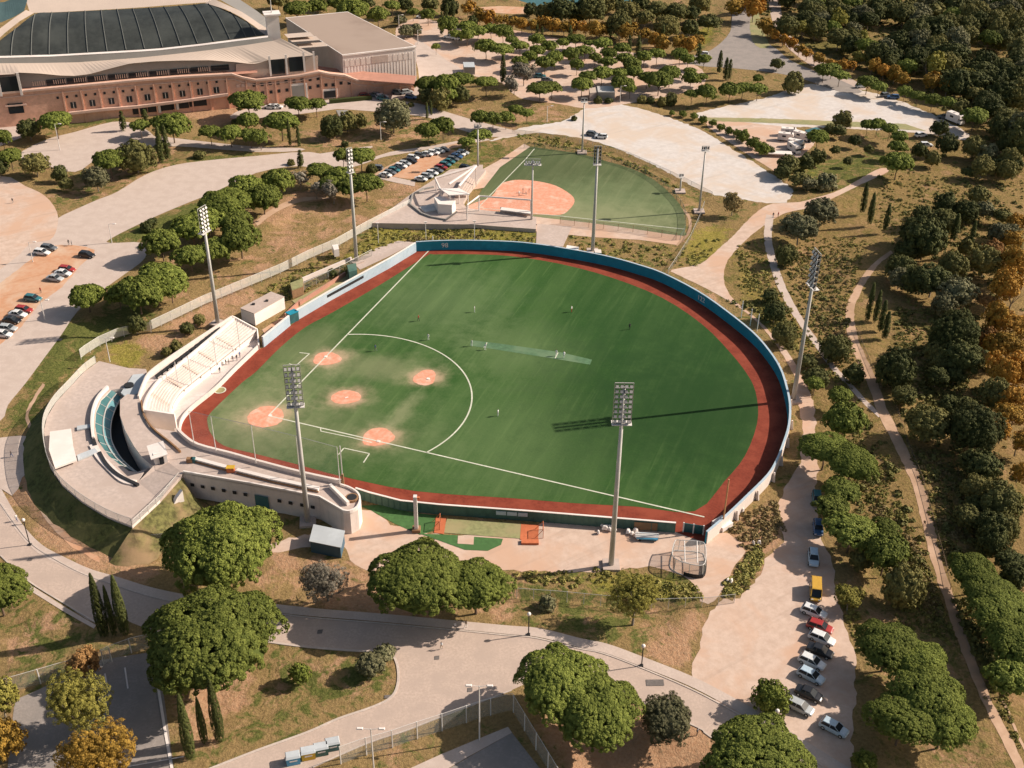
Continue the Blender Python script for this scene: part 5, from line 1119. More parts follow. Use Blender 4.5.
van = car(815.5, 592, angpx(815, 579, 815.5, 604), 'yellow', 'yellow-orange van parked at the top of the right lot row', g_, kind='van', s=1.2, name='parked_van', cat='van')
car(813.5, 558, angpx(813, 549, 814, 569), 'paleblue', 'pale blue car parked alone in the bank tree shade', 'cars parked under the bank trees', s=1.15)
car(818, 528, angpx(817, 519, 818.5, 537), 'blue', 'dark blue car half hidden under the bank trees', 'cars parked under the bank trees', s=1.1); car(817, 499, angpx(816, 490, 817.5, 507), 'teal', 'dark teal car tucked under the bank trees, topmost', 'cars parked under the bank trees', s=1.1)
# west lot
g_ = 'cars parked on the orange dirt lot at the left'
for x, y, c_, lb in [(42, 252.5, 'white', 'white car at the upper end of the orange dirt lot'), (49, 248, 'grey', 'dark grey car beside the white car at the top of the orange lot'), (87, 255, 'black', 'black car alone on the grass tip right of the orange lot'), (67, 269.5, 'red', 'red car in the middle trio of the orange lot'),
                     (63, 273.5, 'white', 'white car between red and silver ones in the orange lot trio'), (55, 278.5, 'silver', 'silver car in the middle trio of the orange lot'), (33, 298.5, 'teal', 'dark teal car alone beside the lone pine shadow'), (24, 310, 'red', 'red car at the top of the lower left group'),
                     (18, 314.5, 'white', 'white car just below the red one in the lower left group'), (12, 320.5, 'black', 'black car in the lower left group beside the white one'), (8, 328.5, 'silver', 'dusty silver car in the lower left group'), (3, 334.5, 'white', 'white car at the left edge, lowest of its group')]:
    car(x, y, R(-12)+random.uniform(-.06, .06), c_, lb, g_, s=1.12, kind=random.choice(['hatch', 'sedan']))
# small car park by the softball stand: two rows
rowA = [(385.5, 175, 'white'), (390, 172.5, 'grey'), (394, 170, 'teal'), (397, 168, 'black'), (401, 166, 'white'), (405, 163.5, 'silver'), (411, 161, 'black'), (413, 157.5, 'white'), (420, 155, 'grey'), (427, 154, 'white'), (433.5, 152.5, 'white'), (439, 151, 'silver'), (444, 149.5, 'grey')]
rowB = [(421, 179, 'white'), (427, 176, 'silver'), (432, 173, 'white'), (437, 170.5, 'grey'), (441, 167.5, 'red'), (445, 164.5, 'teal'), (449, 161.5, 'teal'), (453, 159, 'grey'), (456.5, 156.5, 'blue'), (459.5, 154, 'white'), (463, 152.5, 'silver')]
cn_ = {'white': 'white', 'grey': 'dark grey', 'teal': 'teal', 'black': 'black', 'silver': 'silver', 'red': 'dark red', 'blue': 'blue', 'beige': 'beige', 'paleblue': 'pale blue'}
for nm, row in (('upper', rowA), ('lower', rowB)):
    for i, (x, y, c_) in enumerate(row): car(x, y, R(-18), c_, f'{cn_[c_]} car, {ORD[i]} from the left in the {nm} row beside the softball stand', 'cars in the small car park beside the softball stand', near=False, kind='sedan' if i % 3 == 0 else 'hatch')
far = [(592.5, 134, 'grey', 'dark car standing alone on the gravel lot'), (601, 136.5, 'white', 'white car standing alone on the gravel lot'), (365, 95.5, 'red', 'red car on the ramp road below the brick wall'), (374, 95, 'grey', 'grey car right of the red one on the ramp road'), (382, 96.5, 'white', 'white car in the ramp road line'),
       (398, 92.5, 'grey', 'dark car near the annexe corner'), (407, 92, 'silver', 'silver car at the annexe corner'), (270, 107, 'white', 'left white car below the brick wall step'), (276.5, 107, 'white', 'right white car below the brick wall step'), (411, 97, 'blue', 'blue car in the grove by the annexe'), (383, 98.5, 'teal', 'teal car partly behind the olive tree'),
       (449, 37, 'white', 'left white car on the lane behind the annexe'), (457, 38.5, 'white', 'right white car on the lane behind the annexe'), (421, 17, 'white', 'white car at the top lane behind the annexe'), (540, 76, 'teal', 'teal car under the left pines of the pine car park'), (547, 80, 'grey', 'grey car under the left pines of the pine car park'),
       (376, 168, 'grey', 'dark car under the trees left of the small car park'), (703, 54, 'white', 'white car on the far road bend'), (861, 86, 'silver', 'silver car on the road at the top of the far lot'), (886, 95, 'grey', 'grey car under the pines at the top of the far lot'), (893, 97, 'blue', 'blue car under the pines at the top of the far lot'), (944, 117, 'grey', 'grey car beside the white van at the lot corner'),
       (921, 135, 'white', 'white car on the dirt corner left of the pines'), (926, 145, 'white', 'white car half in the bushes below the far lot'), (466, 168, 'black', 'dark car beside the softball light mast') ]
for x, y, c_, lb in far: car(x, y, random.choice([R(0), R(20), R(-20), R(170)]), c_, lb, None, near=False, s=1.1)
# motorhomes
def motorhome(px, py, ang, label, s=1.):
    v = P(px, py, .6); v.z = 0; r_ = empty('motorhome', v, label, 'motorhome', 'motorhomes camping on the dirt lot', ang); r_.scale = (s, s, s)
    mb = MB(); mb.box((-.6, 0, 1.75), (5., 2.2, 2.5), top=(.97, .95)); mb.box((1.9, 0, 2.5), (1.4, 2.1, 1.0), top=(.7, .95)); mb.build('body', M['white'], r_); MB().box((2.4, 0, 1.0), (1.5, 1.95, 1.1), top=(.6, .9)).build('cab', M['white_metal'], r_); MB().box((2.55, 0, 1.65), (.7, 1.8, .5), top=(.6, .9)).build('windscreen', M['glassdark'], r_)
    for sy in (-1, 1): MB().box((-.8, sy*1.1, 2.0), (1.3, .06, .6)).build('window', M['glassdark'], r_)
    MB().box((-.8, 0, 3.05), (.8, .8, .12)).build('roof_hatch', M['galv'], r_)
    for sx in (-1.8, 2.2):
        for sy in (-.95, .95): MB().tube((sx, sy-.1, .36), (sx, sy+.1, .36), .36, n=8).build('wheel', M['tyre'], r_)
for x, y, a, lb in [(789, 134, R(-10), 'white motorhome at the top of the camp cluster'), (786, 139, R(-15), 'white motorhome left of centre in the camp cluster'), (796, 146, R(-30), 'large white motorhome in the centre of the camp cluster'), (801, 138, R(-40), 'white motorhome touching the dark trees'), (794, 150, R(-70), 'small white motorhome at the lower end of the cluster')]: motorhome(x, y, a, lb, .95)
motorhome(955, 121, R(-60), 'big white van parked at the right corner of the far gravel lot', 1.15)
block('tent_shelter', 'dark tent canopy behind the camp cluster', 'tent', [(805, 130), (816, 127), (822, 130), (811, 135)], 3., M['teal'], M['glassdark'])
a = P(778, 156); o = MB().box((0, 0, 1.2), (9, 3, .3), R(-5)).build('awning', M['white']); o.location = a; setp(o, 'long pale awning left of the camp shrubs', 'awning')
# ================================================================== STREET LAMPS
def lamp(bx, by, ty, label, heads=2, group='street lamps', arm=1.3):
    v = P(bx, by); h = hgt(v, ty); r_ = empty('street_lamp', v, label, 'street lamp', group); MB().tube((0, 0, 0), (0, 0, h), .13, .09, n=8).build('mast', M['white_metal'], r_)
    for s_ in ((-1, 1) if heads == 2 else (1,)):
        MB().tube((0, 0, h-.1), (s_*arm, 0, h+.1), .05, n=5).build('arm', M['white_metal'], r_); MB().box((s_*(arm+.35), 0, h+.12), (1.0, .45, .18), top=(.8, .7)).build('lamp_head', M['white'], r_)
lamp(479.5, 740, 686, 'white double-headed street lamp at the court fence'); lamp(374.5, 778, 729, 'white double-headed street lamp cut by the bottom edge')
lamp(112, 243, 224, 'single street lamp beside the pale road fork', 1); lamp(60, 150, 124, 'thin street lamp beside the forecourt trees', 1); lamp(140, 106, 96, 'thin lamp by the brick wall', 1) 
lamp(33, 262, 242, 'small lamp at the corner of the orange lot', 1); lamp(381, 140, 122, 'thin lamp on the forecourt road by the olive tree', 1); lamp(547, 122, 106, 'thin lamp on the verge above the gravel lot', 1); lamp(620, 102, 86, 'thin lamp at the near edge of the pine car park', 1); lamp(399, 28, 15, 'thin lamp behind the annexe corner', 1); lamp(418, 44, 30, 'thin lamp on the grass wedge behind the annexe', 1)
lamp(110, 362, 338, 'thin lamp on the pale road above the plaza', 1); lamp(45, 320, 300, 'thin lamp between the road and the orange lot', 1)
def globe_lamp(bx, by, ty, label):
    v = P(bx, by); h = hgt(v, ty); r_ = empty('globe_lamp', v, label, 'street lamp', 'globe lamps along the bottom road'); MB().tube((0, 0, 0), (0, 0, h-.3), .1, n=8).build('mast', M['black'], r_)
    bm = bmesh.new(); bmesh.ops.create_uvsphere(bm, u_segments=12, v_segments=8, radius=.36); me = bpy.data.meshes.new('globe'); bm.to_mesh(me); bm.free(); o = mesh_obj('globe', me, M['white'], r_); o.location = (0, 0, h); MB().box((0, 0, .12), (.6, .6, .24)).build('base', M['black'], r_)
globe_lamp(528.5, 635, 614, 'dark globe lamp on the verge above the joined pines'); globe_lamp(641.5, 666, 646, 'dark globe lamp with long shadow on the bottom road pavement'); globe_lamp(773.5, 732, 711, 'dark globe lamp at the car park entrance by the small tree'); globe_lamp(30, 545, 520, 'globe lamp on the pavement below the plaza')
# ================================================================== BINS
for i, (x, y, c_, lb) in enumerate([(293.5, 757, 'blue_tarp', 'blue'), (308.5, 752, 'yellow', 'yellow'), (321.5, 748, 'dark_green', 'dark green'), (333, 743, 'teal', 'teal')]):
    v = P(x, y+5); r_ = empty('recycling_container', v, f'{lb} recycling container with grey lid in the roadside row of four', 'container', 'recycling containers at the roadside', R(15)); MB().box((0, 0, .85), (2.1, 1.5, 1.5), top=(1.05, 1.05)).build('body', M[c_], r_)
    mb = MB(); mb.box((0, 0, 1.75), (2.3, 1.7, .25), top=(.9, .7)); mb.build('lid', M['silverroof'], r_); MB().box((0, -.8, 1.1), (1.2, .08, .25)).build('label_strip', M['white'], r_)
    for sx in (-.8, .8): MB().tube((sx, -.5, .1), (sx, -.35, .1), .12, n=8).build('wheel', M['tyre'], r_)
# ================================================================== PEOPLE
SK = simple('skin', (.42, .24, .16), .6)
CL = {k: simple('cloth_'+k, v, .8) for k, v in dict(white=(.72, .72, .70), red=(.40, .05, .03), black=(.03, .03, .035), blue=(.08, .14, .30), grey=(.22, .22, .23), tan=(.40, .30, .20), green=(.06, .15, .07)).items()}
HR = simple('hair', (.04, .025, .018), .7)
def person_mesh(pose):
    J = {'stand': [((0, 0, .95), .15), ((0, 0, 1.2), .15), ((0, 0, 1.42), .16), ((0, 0, 1.53), .06), ((0, .01, 1.66), .10), ((0, .01, 1.76), .075)], }
    lean = {'stand': 0, 'walk': .05, 'bend': .45}[pose]
    def q(x, y, z): return (x, y+(z-.95)*lean if z > .95 else y, z-(.12*lean*(z-.95)*2 if z > .95 else 0))
    v = [q(0, 0, .95), q(0, 0, 1.2), q(0, 0, 1.40), q(0, 0, 1.54), q(0, .01, 1.65), q(0, .01, 1.76)]; rr = [.145, .135, .15, .055, .095, .07]; e = [(0, 1), (1, 2), (2, 3), (3, 4), (4, 5)]
    st = {'stand': .02, 'walk': .26, 'bend': .08}[pose]
    for s_ in (-1, 1):
        k = len(v); v += [(s_*.10, 0, .88), (s_*.13, s_*st*.6+.03, .48), (s_*.14, s_*st-.02, .09), (s_*.15, s_*st+.14, .05)]; rr += [.095, .062, .045, .04]; e += [(0, k), (k, k+1), (k+1, k+2), (k+2, k+3)]
        k = len(v); v += [q(s_*.19, 0, 1.42), q(s_*.27, -s_*st*.5, 1.14), q(s_*.30, .12-s_*st*.6, .90), q(s_*.30, .16-s_*st*.6, .80)]; rr += [.065, .045, .035, .035]; e += [(2, k), (k, k+1), (k+1, k+2), (k+2, k+3)]
    me = bpy.data.meshes.new('p'); me.from_pydata(v, e, []); o = bpy.data.objects.new('p', me); COL.objects.link(o)
    sk_ = o.modifiers.new('s', 'SKIN'); o.modifiers.new('u', 'SUBSURF').levels = 1
    for i, r_ in enumerate(rr): me.skin_vertices[0].data[i].radius = (r_, r_*.8)
    me.skin_vertices[0].data[0].use_root = True
    dg = bpy.context.evaluated_depsgraph_get(); m2 = bpy.data.meshes.new_from_object(o.evaluated_get(dg)); bpy.data.objects.remove(o)
    for k in range(4): m2.materials.append(None)
    for p_ in m2.polygons:
        c = p_.center; zz = c.z
        # 0 skin 1 shirt 2 trousers 3 hair
        head = zz > 1.54-lean*.15; p_.material_index = (3 if (zz > 1.72-lean*.2 or (head and c.y < lean*.6-.02)) else 0) if head else 2 if zz < .98 and abs(c.x) < .22 else 1 if zz > 1.12 or abs(c.x) < .2 else 0
        p_.use_smooth = True
    return m2
PM = {k: person_mesh(k) for k in ('stand', 'walk', 'bend')}
def person(px, py, top, bot, label, pose='stand', rz=None, group=None, s=1.0, z=0.1):
    v = P(px, py, z); o = bpy.data.objects.new('person', PM[pose]); COL.objects.link(o); o.location = v; o.rotation_euler = (0, 0, random.uniform(0, 6.28) if rz is None else rz); o.scale = (s, s, s)
    for i, mt in enumerate((SK, CL[top], CL[bot], HR)): o.material_slots[i].link = 'OBJECT'; o.material_slots[i].material = mt
    return setp(o, label, 'person', group)
G_ = 'players spread over the baseball outfield'
for x, y, t, b_, po, lb in [(474.5, 312, 'white', 'white', 'stand', 'person in white standing alone in the upper middle of the turf'), (418.5, 321, 'red', 'black', 'walk', 'person in red top walking above the curved line'), (428.3, 340, 'white', 'white', 'stand', 'person in white just above the curved line'), (375.5, 351, 'blue', 'grey', 'walk', 'person in blue beside the curved line start'),
                           (472, 346, 'white', 'white', 'stand', 'person in white at the left end of the pale strip'), (485, 350, 'white', 'white', 'bend', 'person in white bending at the left crease of the pale strip'), (571.5, 312, 'white', 'red', 'stand', 'person in white and red far out beyond the strip'), (629.5, 329.5, 'black', 'black', 'stand', 'person in black standing far right on the turf'),
                           (556.2, 356, 'white', 'white', 'stand', 'person in white at the right crease of the pale strip'), (498, 416, 'white', 'white', 'stand', 'person in white standing right of the infield curve'), (564, 358, 'white', 'white', 'bend', 'person in white crouching beyond the right crease')]: person(x, y, t, b_, lb, po, group=G_, s=1.08)
for x, y, t, b_, po, lb in [(466, 627.5, 'tan', 'white', 'walk', 'person in tan crossing beside the lower pine shadow'), (455, 629.5, 'white', 'grey', 'walk', 'person in white on the pavement at the pine shadow'), (441.5, 649, 'white', 'tan', 'walk', 'person walking on the sunny road below the pines'), (12, 457, 'black', 'blue', 'walk', 'person in dark clothes on the left paved corner'),
                           (24, 524, 'blue', 'black', 'walk', 'left walker of the pair on the pavement curb'), (17, 521, 'white', 'blue', 'walk', 'right walker of the pair on the pavement curb'), (778, 217, 'red', 'black', 'stand', 'person in red on the dirt road by the grey-green trees'), (773, 217.5, 'black', 'grey', 'stand', 'person in black on the dirt road by the grey-green trees'),
                           (69, 245, 'black', 'black', 'stand', 'person in black beside the upper orange lot'), (72, 245.5, 'grey', 'black', 'stand', 'person in grey beside the upper orange lot'), (13, 203, 'black', 'grey', 'walk', 'person walking on the round pink square'), (775, 281, 'black', 'tan', 'walk', 'person walking on the narrow grey path'),
                           (924, 526, 'black', 'black', 'bend', 'dark clothed person at the edge of the right footpath'), (386, 179, 'black', 'tan', 'stand', 'person under the small car park path'), (697, 735, 'grey', 'black', 'stand', 'person on the kerb right of the grey tree'), (41, 293, 'red', 'black', 'stand', 'person in red standing by the teal car')]: person(x, y, t, b_, lb, po)
for x, y, t in [(523, 192.5, 'black'), (526, 195, 'white'), (519, 196, 'white'), (529, 193, 'red')]: person(x, y, t, 'grey', f'person in {t} in the huddle on the softball clay, {"left" if x < 522 else "right" if x > 527 else "upper" if x < 525 else "lower"} one', 'stand', group='huddle on the softball clay')
for i, (x, y, t) in enumerate([(226, 365, 'black'), (229, 364, 'white'), (233, 361.5, 'grey'), (237, 360.5, 'black'), (220, 373, 'black'), (240, 357.5, 'blue')]): person(x, y, t, 'grey', f'{ORD[i]} spectator in {t} on the grandstand lower walkway, in order along it', 'stand', group='spectators on the lower walkway', z=.45)

# ================================================================== TREES
def leaf_tris(pos, nrm, size, r_, val):
    """one triangle per position, facing roughly along nrm"""
    n = len(pos)
    nn = nrm+r_.normal(size=(n, 3))*.38; nn /= np.linalg.norm(nn, axis=1)[:, None]
    t = np.cross(nn, r_.normal(size=(n, 3))); t /= np.linalg.norm(t, axis=1)[:, None]; b_ = np.cross(nn, t)
    size = np.broadcast_to(np.asarray(size).reshape(-1, 1), (n, 1))
    V = np.empty((n, 3, 3)); s3 = size*r_.uniform(.75, 1.25, (n, 1))
    V[:, 0] = pos+t*s3; V[:, 1] = pos-t*s3*.55+b_*s3*.85; V[:, 2] = pos-t*s3*.55-b_*s3*.85
    me = bpy.data.meshes.new('foliage'); me.vertices.add(3*n); me.loops.add(3*n); me.polygons.add(n)
    me.vertices.foreach_set('co', V.ravel()); me.loops.foreach_set('vertex_index', np.arange(3*n, dtype=np.int32))
    me.polygons.foreach_set('loop_start', np.arange(0, 3*n, 3, dtype=np.int32)); me.polygons.foreach_set('loop_total', np.full(n, 3, np.int32))
    me.update(); me.validate()
    at = me.attributes.new('v', 'FLOAT', 'POINT'); at.data.foreach_set('value', np.repeat(np.clip(val, 0, 1), 3).astype(np.float32))
    return me
def crown(shape, npuff, nleaf, pr, leaf, seed, mat):
    r_ = np.random.default_rng(seed); C = []
    lob = [(r_.uniform(0, 6.28), r_.uniform(.25, .55), r_.uniform(.45, .62)) for _ in range(6)]
    tries = 0
    while len(C) < npuff and tries < npuff*60:
        tries += 1
        if shape == 'umb':            # flat-bottomed dome with scalloped edge
            a = r_.uniform(0, 6.283); rr = math.sqrt(r_.random()); edge = 1+.07*math.sin(3*a+seed)+.06*math.sin(5*a+2*seed)+.04*math.sin(9*a+seed)
            rr *= edge; z = .56*math.sqrt(max(0, 1-(rr/edge)**2.3)); bumpz = .05*math.sin(4*rr*math.cos(a)*2+seed)*math.cos(5*rr*math.sin(a)+seed)
            if r_.random() < .16: z *= r_.uniform(-.2, .8)
            c = (rr*math.cos(a), rr*math.sin(a), z+bumpz)
        elif shape == 'round':
            d = r_.normal(size=3); d /= np.linalg.norm(d); k = 1+.10*math.sin(3*d[0]*2+seed)+.09*math.sin(4*d[1]*2+2*seed)
            if d[2] < -.55: continue
            c = tuple(d*k*(r_.random()**.18)*np.array([.95, .95, .85]))
        elif shape == 'loose':        # several lobes on limbs with gaps between
            lo = lob[r_.integers(0, 6)]; ctr = np.array([math.cos(lo[0])*lo[1]*1.1, math.sin(lo[0])*lo[1]*1.1, (lo[2]-.5)*2.6])
            d = r_.normal(size=3); d /= np.linalg.norm(d); c = tuple(ctr+d*.52*(r_.random()**.35))
        else:                          # cypress spindle, base at 0, height 1
            z = r_.random()**.85; rad = (.5+.5*math.sin(min(1, z*2.2)*math.pi/2))*(1-z**1.7)**.75
            a = r_.uniform(0, 6.283); c = (rad*math.cos(a)*(1+.1*math.sin(3*a+seed+6*z)), rad*math.sin(a)*(1+.1*math.cos(2*a+seed)), z*12)
        C.append(c)
    C = np.array(C); n = len(C)
    if shape == 'cyp': ax = np.stack([C[:, 0], C[:, 1], np.full(n, .25)], 1)
    elif shape == 'umb': ax = C*np.array([1, 1, 2.3])+np.array([0, 0, .15])
    else: ax = C.copy()+np.array([0, 0, .05])
    ax /= np.linalg.norm(ax, axis=1)[:, None]+1e-6
    c = np.repeat(C, nleaf, 0); axr = np.repeat(ax, nleaf, 0)
    d = r_.normal(size=(n*nleaf, 3))+axr*.9; d /= np.linalg.norm(d, axis=1)[:, None]
    prs = np.repeat(pr*r_.uniform(.7, 1.3, n), nleaf)[:, None]
    st = np.array([1, 1, 1.8]) if shape == 'cyp' else np.array([1, 1, .85])
    pos = c+d*prs*st*r_.uniform(.78, 1.05, (n*nleaf, 1))
    val = np.repeat(r_.random(n), nleaf)*.65+r_.random(n*nleaf)*.35
    me = leaf_tris(pos, d*.8+axr*.35, leaf, r_, val)
    # opaque heart so that dense crowns do not shine through
    if shape in ('umb', 'round', 'cyp'):
        bm = bmesh.new(); bm.from_mesh(me); ly = bm.verts.layers.float.get('v')
        k = {'umb': (.88, .88, .42), 'round': (.78, .78, .66), 'cyp': (.62, .62, 5.4)}[shape]
        ret = bmesh.ops.create_icosphere(bm, subdivisions=2, radius=1)
        for v in ret['verts']:
            v.co = Vector((v.co.x*k[0], v.co.y*k[1], v.co.z*k[2]))
            if shape == 'cyp': v.co.z += 5.6; q_ = max(.15, 1-(v.co.z/12)**2); v.co.x *= q_; v.co.y *= q_
            if shape == 'umb' and v.co.z < 0: v.co.z *= .35
            if ly: v[ly] = .05
        bm.to_mesh(me); bm.free()
    me.materials.append(mat); return me
def trunkmesh(kind, seed):
    r_ = random.Random(seed); mb = MB()
    if kind == 'umb':
        pts = [Vector((0, 0, -.06)), Vector((r_.uniform(-.02, .02), r_.uniform(-.02, .02), .3)), Vector((r_.uniform(-.04, .04), r_.uniform(-.04, .04), .62))]
        for i in range(2): mb.tube(pts[i], pts[i+1], .045-.008*i, .037-.008*i, 7)
        for k in range(6):
            a = k*1.05+r_.random()*.5; e = r_.uniform(.35, .6); mid = pts[2]+Vector((math.cos(a)*e*.4, math.sin(a)*e*.4, .17)); end = Vector((math.cos(a)*e, math.sin(a)*e, r_.uniform(.95, 1.1)))
            mb.tube(pts[2]-Vector((0, 0, .04)), mid, .02, .015, 5); mb.tube(mid, end, .015, .007, 5)
    else:
        pts = [Vector((0, 0, -.06)), Vector((r_.uniform(-.03, .03), r_.uniform(-.03, .03), .4))]
        mb.tube(pts[0], pts[1], .05, .035, 7)
        for k in range(8):
            a = k*.8+r_.random()*.5; e = r_.uniform(.3, .6); mid = pts[1]+Vector((math.cos(a)*e*.5, math.sin(a)*e*.5, .25)); end = Vector((math.cos(a)*e, math.sin(a)*e, r_.uniform(.75, 1.3)))
            mb.tube(pts[1]-Vector((0, 0, .03)), mid, .022, .015, 5); mb.tube(mid, end, .015, .005, 5)
            for q_ in range(2): mb.tube(mid, end+Vector((r_.uniform(-.3, .3), r_.uniform(-.3, .3), r_.uniform(-.1, .2))), .01, .003, 4)
    o = mb.build('trunk', M['bark'] if kind == 'umb' else M['bark_pale']); me = o.data; bpy.data.objects.remove(o); return me
TR = {k: [trunkmesh(k, s_) for s_ in range(3)] for k in ('umb', 'loose')}
LOD = {'near': (1250, 58, .056, .0185), 'mid': (300, 32, .115, .050), 'far': (110, 24, .2, .10)}
CM = {}
def getcrown(shape, lod, matn, var):
    key = (shape, lod, matn, var)
    if key not in CM:
        n_, l_, p_, s_ = LOD[lod]
        if shape == 'loose': CM[key] = crown(shape, int(n_*(.75 if lod == 'near' else .8)), int(l_*.95), p_*1.2, s_*(.85 if lod == 'near' else 1.), 31+var*7, M[matn])
        elif shape == 'round': CM[key] = crown(shape, n_, l_, p_*1.15, s_, 13+var*5, M[matn])
        elif shape == 'cyp': CM[key] = crown(shape, int(n_*.7), l_, p_*2.6, s_*2.2, 17+var*3, M[matn])
        else: CM[key] = crown(shape, n_, l_, p_, s_, 3+var*11, M[matn])
    return CM[key]
KIND = {  # kind: (object name, crown shape, leaf material, trunk, category)
 'pine': ('stone_pine', 'umb', 'leaf_pine', 'umb', 'pine tree'), 'dark': ('broadleaf_tree', 'round', 'leaf_dark', 'loose', 'tree'), 'olive': ('olive_tree', 'round', 'leaf_olive', 'loose', 'tree'),
 'grey': ('grey_tree', 'loose', 'leaf_grey', 'loose', 'tree'), 'plane': ('plane_tree', 'loose', 'leaf_plane', 'loose', 'tree'), 'planeg': ('plane_tree', 'loose', 'leaf_planeg', 'loose', 'tree'), 'rust': ('plane_tree', 'loose', 'leaf_rust', 'loose', 'tree'),
 'sparse': ('bare_tree', 'loose', 'leaf_dry', 'loose', 'tree'), 'bush': ('shrub', 'round', 'leaf_dark', None, 'shrub'), 'bushg': ('shrub', 'round', 'leaf_pine', None, 'shrub'), 'palebush': ('shrub', 'round', 'leaf_olive', None, 'shrub'),
 'small': ('young_tree', 'round', 'leaf_pine', 'loose', 'tree')}
NT = [0]
def tree(kind, px, py, rpx, label, group=None, hk=1., ob=None):
    name, shape, mt, tk, cat = KIND[kind]; NT[0] += 1; v = NT[0]
    lod = 'near' if rpx > 24 else 'mid' if rpx > 10 else 'far'
    base = P(px, py); r = rpx*dist(base)/F
    if shape == 'umb': hc = min(9., 2.2+.58*r)*hk
    elif tk is None: hc = r*.45
    elif shape == 'loose': hc = r*1.15*hk
    else: hc = r*.95*hk
    base = P(px, py, hc+(.12*r if shape == 'umb' else 0)); r = rpx*dist(base)/F; base = Vector((base.x, base.y, 0))
    root = empty(name, base, label, cat, group, rz=random.uniform(0, 6.28) if lod != 'near' or shape == 'loose' else random.uniform(0, 6.28))
    c = bpy.data.objects.new('crown', getcrown(shape, lod, mt, v % (3 if lod == 'near' else 4))); COL.objects.link(c); c.parent = root
    c.location = (0, 0, hc); c.scale = (r*random.uniform(.93, 1.05), r*random.uniform(.88, 1.12), r*(random.uniform(.85, 1.15) if lod == 'near' else random.uniform(.75, 1.35)))
    c.rotation_euler = (random.uniform(-.08, .08), random.uniform(-.08, .08), 0)
    if tk:
        t = bpy.data.objects.new('trunk', TR[tk][v % 3]); COL.objects.link(t); t.parent = root; k_ = hc if tk == 'umb' else hc*1.0
        t.scale = (r*.95, r*.95, k_+.02)
    else: pass
    return root
def cypress(bx, by, tx, ty, wpx, label, group=None):
    b_ = P(bx, by); h = hgt(b_, ty); r = wpx/2*dist(b_)/F; NT[0] += 1
    root = empty('cypress', b_, label, 'cypress', group, rz=random.uniform(0, 6))
    lod = 'near' if h*F/dist(b_) > 48 else 'mid' if h*F/dist(b_) > 22 else 'far'
    c = bpy.data.objects.new('crown', getcrown('cyp', lod, 'leaf_cypress', NT[0] % 3)); COL.objects.link(c); c.parent = root
    c.location = (0, 0, .3); c.scale = (r*.88, r*.88, (h-.3)/12)
    t = bpy.data.objects.new('trunk', TR['umb'][0]); COL.objects.link(t); t.parent = root; t.scale = (r*1.2, r*1.2, 1.2) if False else (r*.8, r*.8, min(2., h*.2))
    return root
def cluster(kind, pts, desc, group=None, word=None, hk=1.):
    """pts (px,py,r); labels count along x within the cluster"""
    w0 = word or {'pine': 'umbrella pine', 'dark': 'dark leafy tree', 'olive': 'grey-green tree', 'grey': 'pale grey tree', 'plane': 'orange autumn tree', 'planeg': 'yellowing autumn tree', 'rust': 'rusty autumn tree', 'sparse': 'thin pale tree', 'bush': 'dark shrub', 'bushg': 'green shrub', 'palebush': 'pale shrub', 'small': 'small young tree'}[kind]
    n = len(pts)
    for i, (x, y, r) in enumerate(sorted(pts)):
        o_ = '' if n == 1 else ORD[i]+' '
        tail = '' if n == 1 else ', counted from the left'
        tree(kind, x, y, r, f'{o_}{w0} {desc}{tail}', group or (f'{w0}s {desc}' if n > 1 else None), hk)
def cyps(lst, desc, wp=None):
    n = len(lst)
    for i, (bx, by, tx, ty, w_) in enumerate(sorted(lst)):
        cypress(bx, by, tx, ty, w_, f'{ORD[i]+" " if n > 1 else ""}slim dark cypress {desc}{", counted from the left" if n > 1 else ""}', f'cypresses {desc}' if n > 1 else None)
T = tree
# ---- near pines
T('pine', 222, 547, 61, 'large umbrella pine whose crown overlaps the white stadium wall')
T('pine', 211, 638, 70, 'largest umbrella pine, over the road bend beside the tall cypresses')
T('pine', 172, 678, 20, 'low side umbrella pine tucked under the largest pine by the court')
T('pine', 418, 577, 50, 'broad umbrella pine below the tall white post, left of its joined neighbour')
T('pine', 476, 584, 38, 'umbrella pine right of its broad neighbour, just below the bullpen mats')
T('pine', -4, 588, 31, 'umbrella pine cut off by the left edge beside the curving road')
T('pine', 561, 682, 48, 'umbrella pine beside the white court fence corner, upper one of the joined pair')
T('pine', 597, 711, 42, 'umbrella pine touching the grey tree, lower one of the joined pair')
T('pine', 757, 757, 50, 'umbrella pine cut off by the bottom edge below the dirt car park')
T('grey', 326, 576, 28, 'pale grey round tree beside the dark blue hut')
T('olive', 667, 719, 27, 'grey-olive round tree right of the joined pines on the kerb')
T('planeg', 635, 597, 30, 'sparse yellowing tree on the grass by the chain fence')
T('palebush', 547, 604, 9, 'small pale olive bush beside the road under the chain fence')
T('small', 300, 674, 11, 'small bushy tree alone on the grass island')
T('olive', 371, 664, 14, 'lower grey olive tree at the tip of the grass island')
T('olive', 384, 653, 10, 'upper grey olive tree at the tip of the grass island')
T('rust', 78, 661, 19, 'rusty brown tree beside the court fence posts')
T('planeg', 80, 702, 38, 'yellow-green autumn tree at the court, under the rusty tree')
T('plane', 90, 747, 43, 'large orange autumn tree at the bottom edge of the court')
T('planeg', 0, 700, 22, 'yellowing tree cut by the left edge, upper of two')
T('plane', 0, 743, 23, 'orange tree cut by the left edge, lower of two')
T('small', 771, 699, 17, 'small green tree standing by the lamp at the car park entrance')
T('planeg', 850, 597, 16, 'thin yellowing tree beside the yellow van')
T('small', 865, 760, 11, 'small bright green tree at the bottom edge under the right car')
cyps([(105, 637, 85, 574, 14), (115, 636, 99, 586, 9), (125, 634, 107, 576, 14)], 'in the trio at the left road bend')
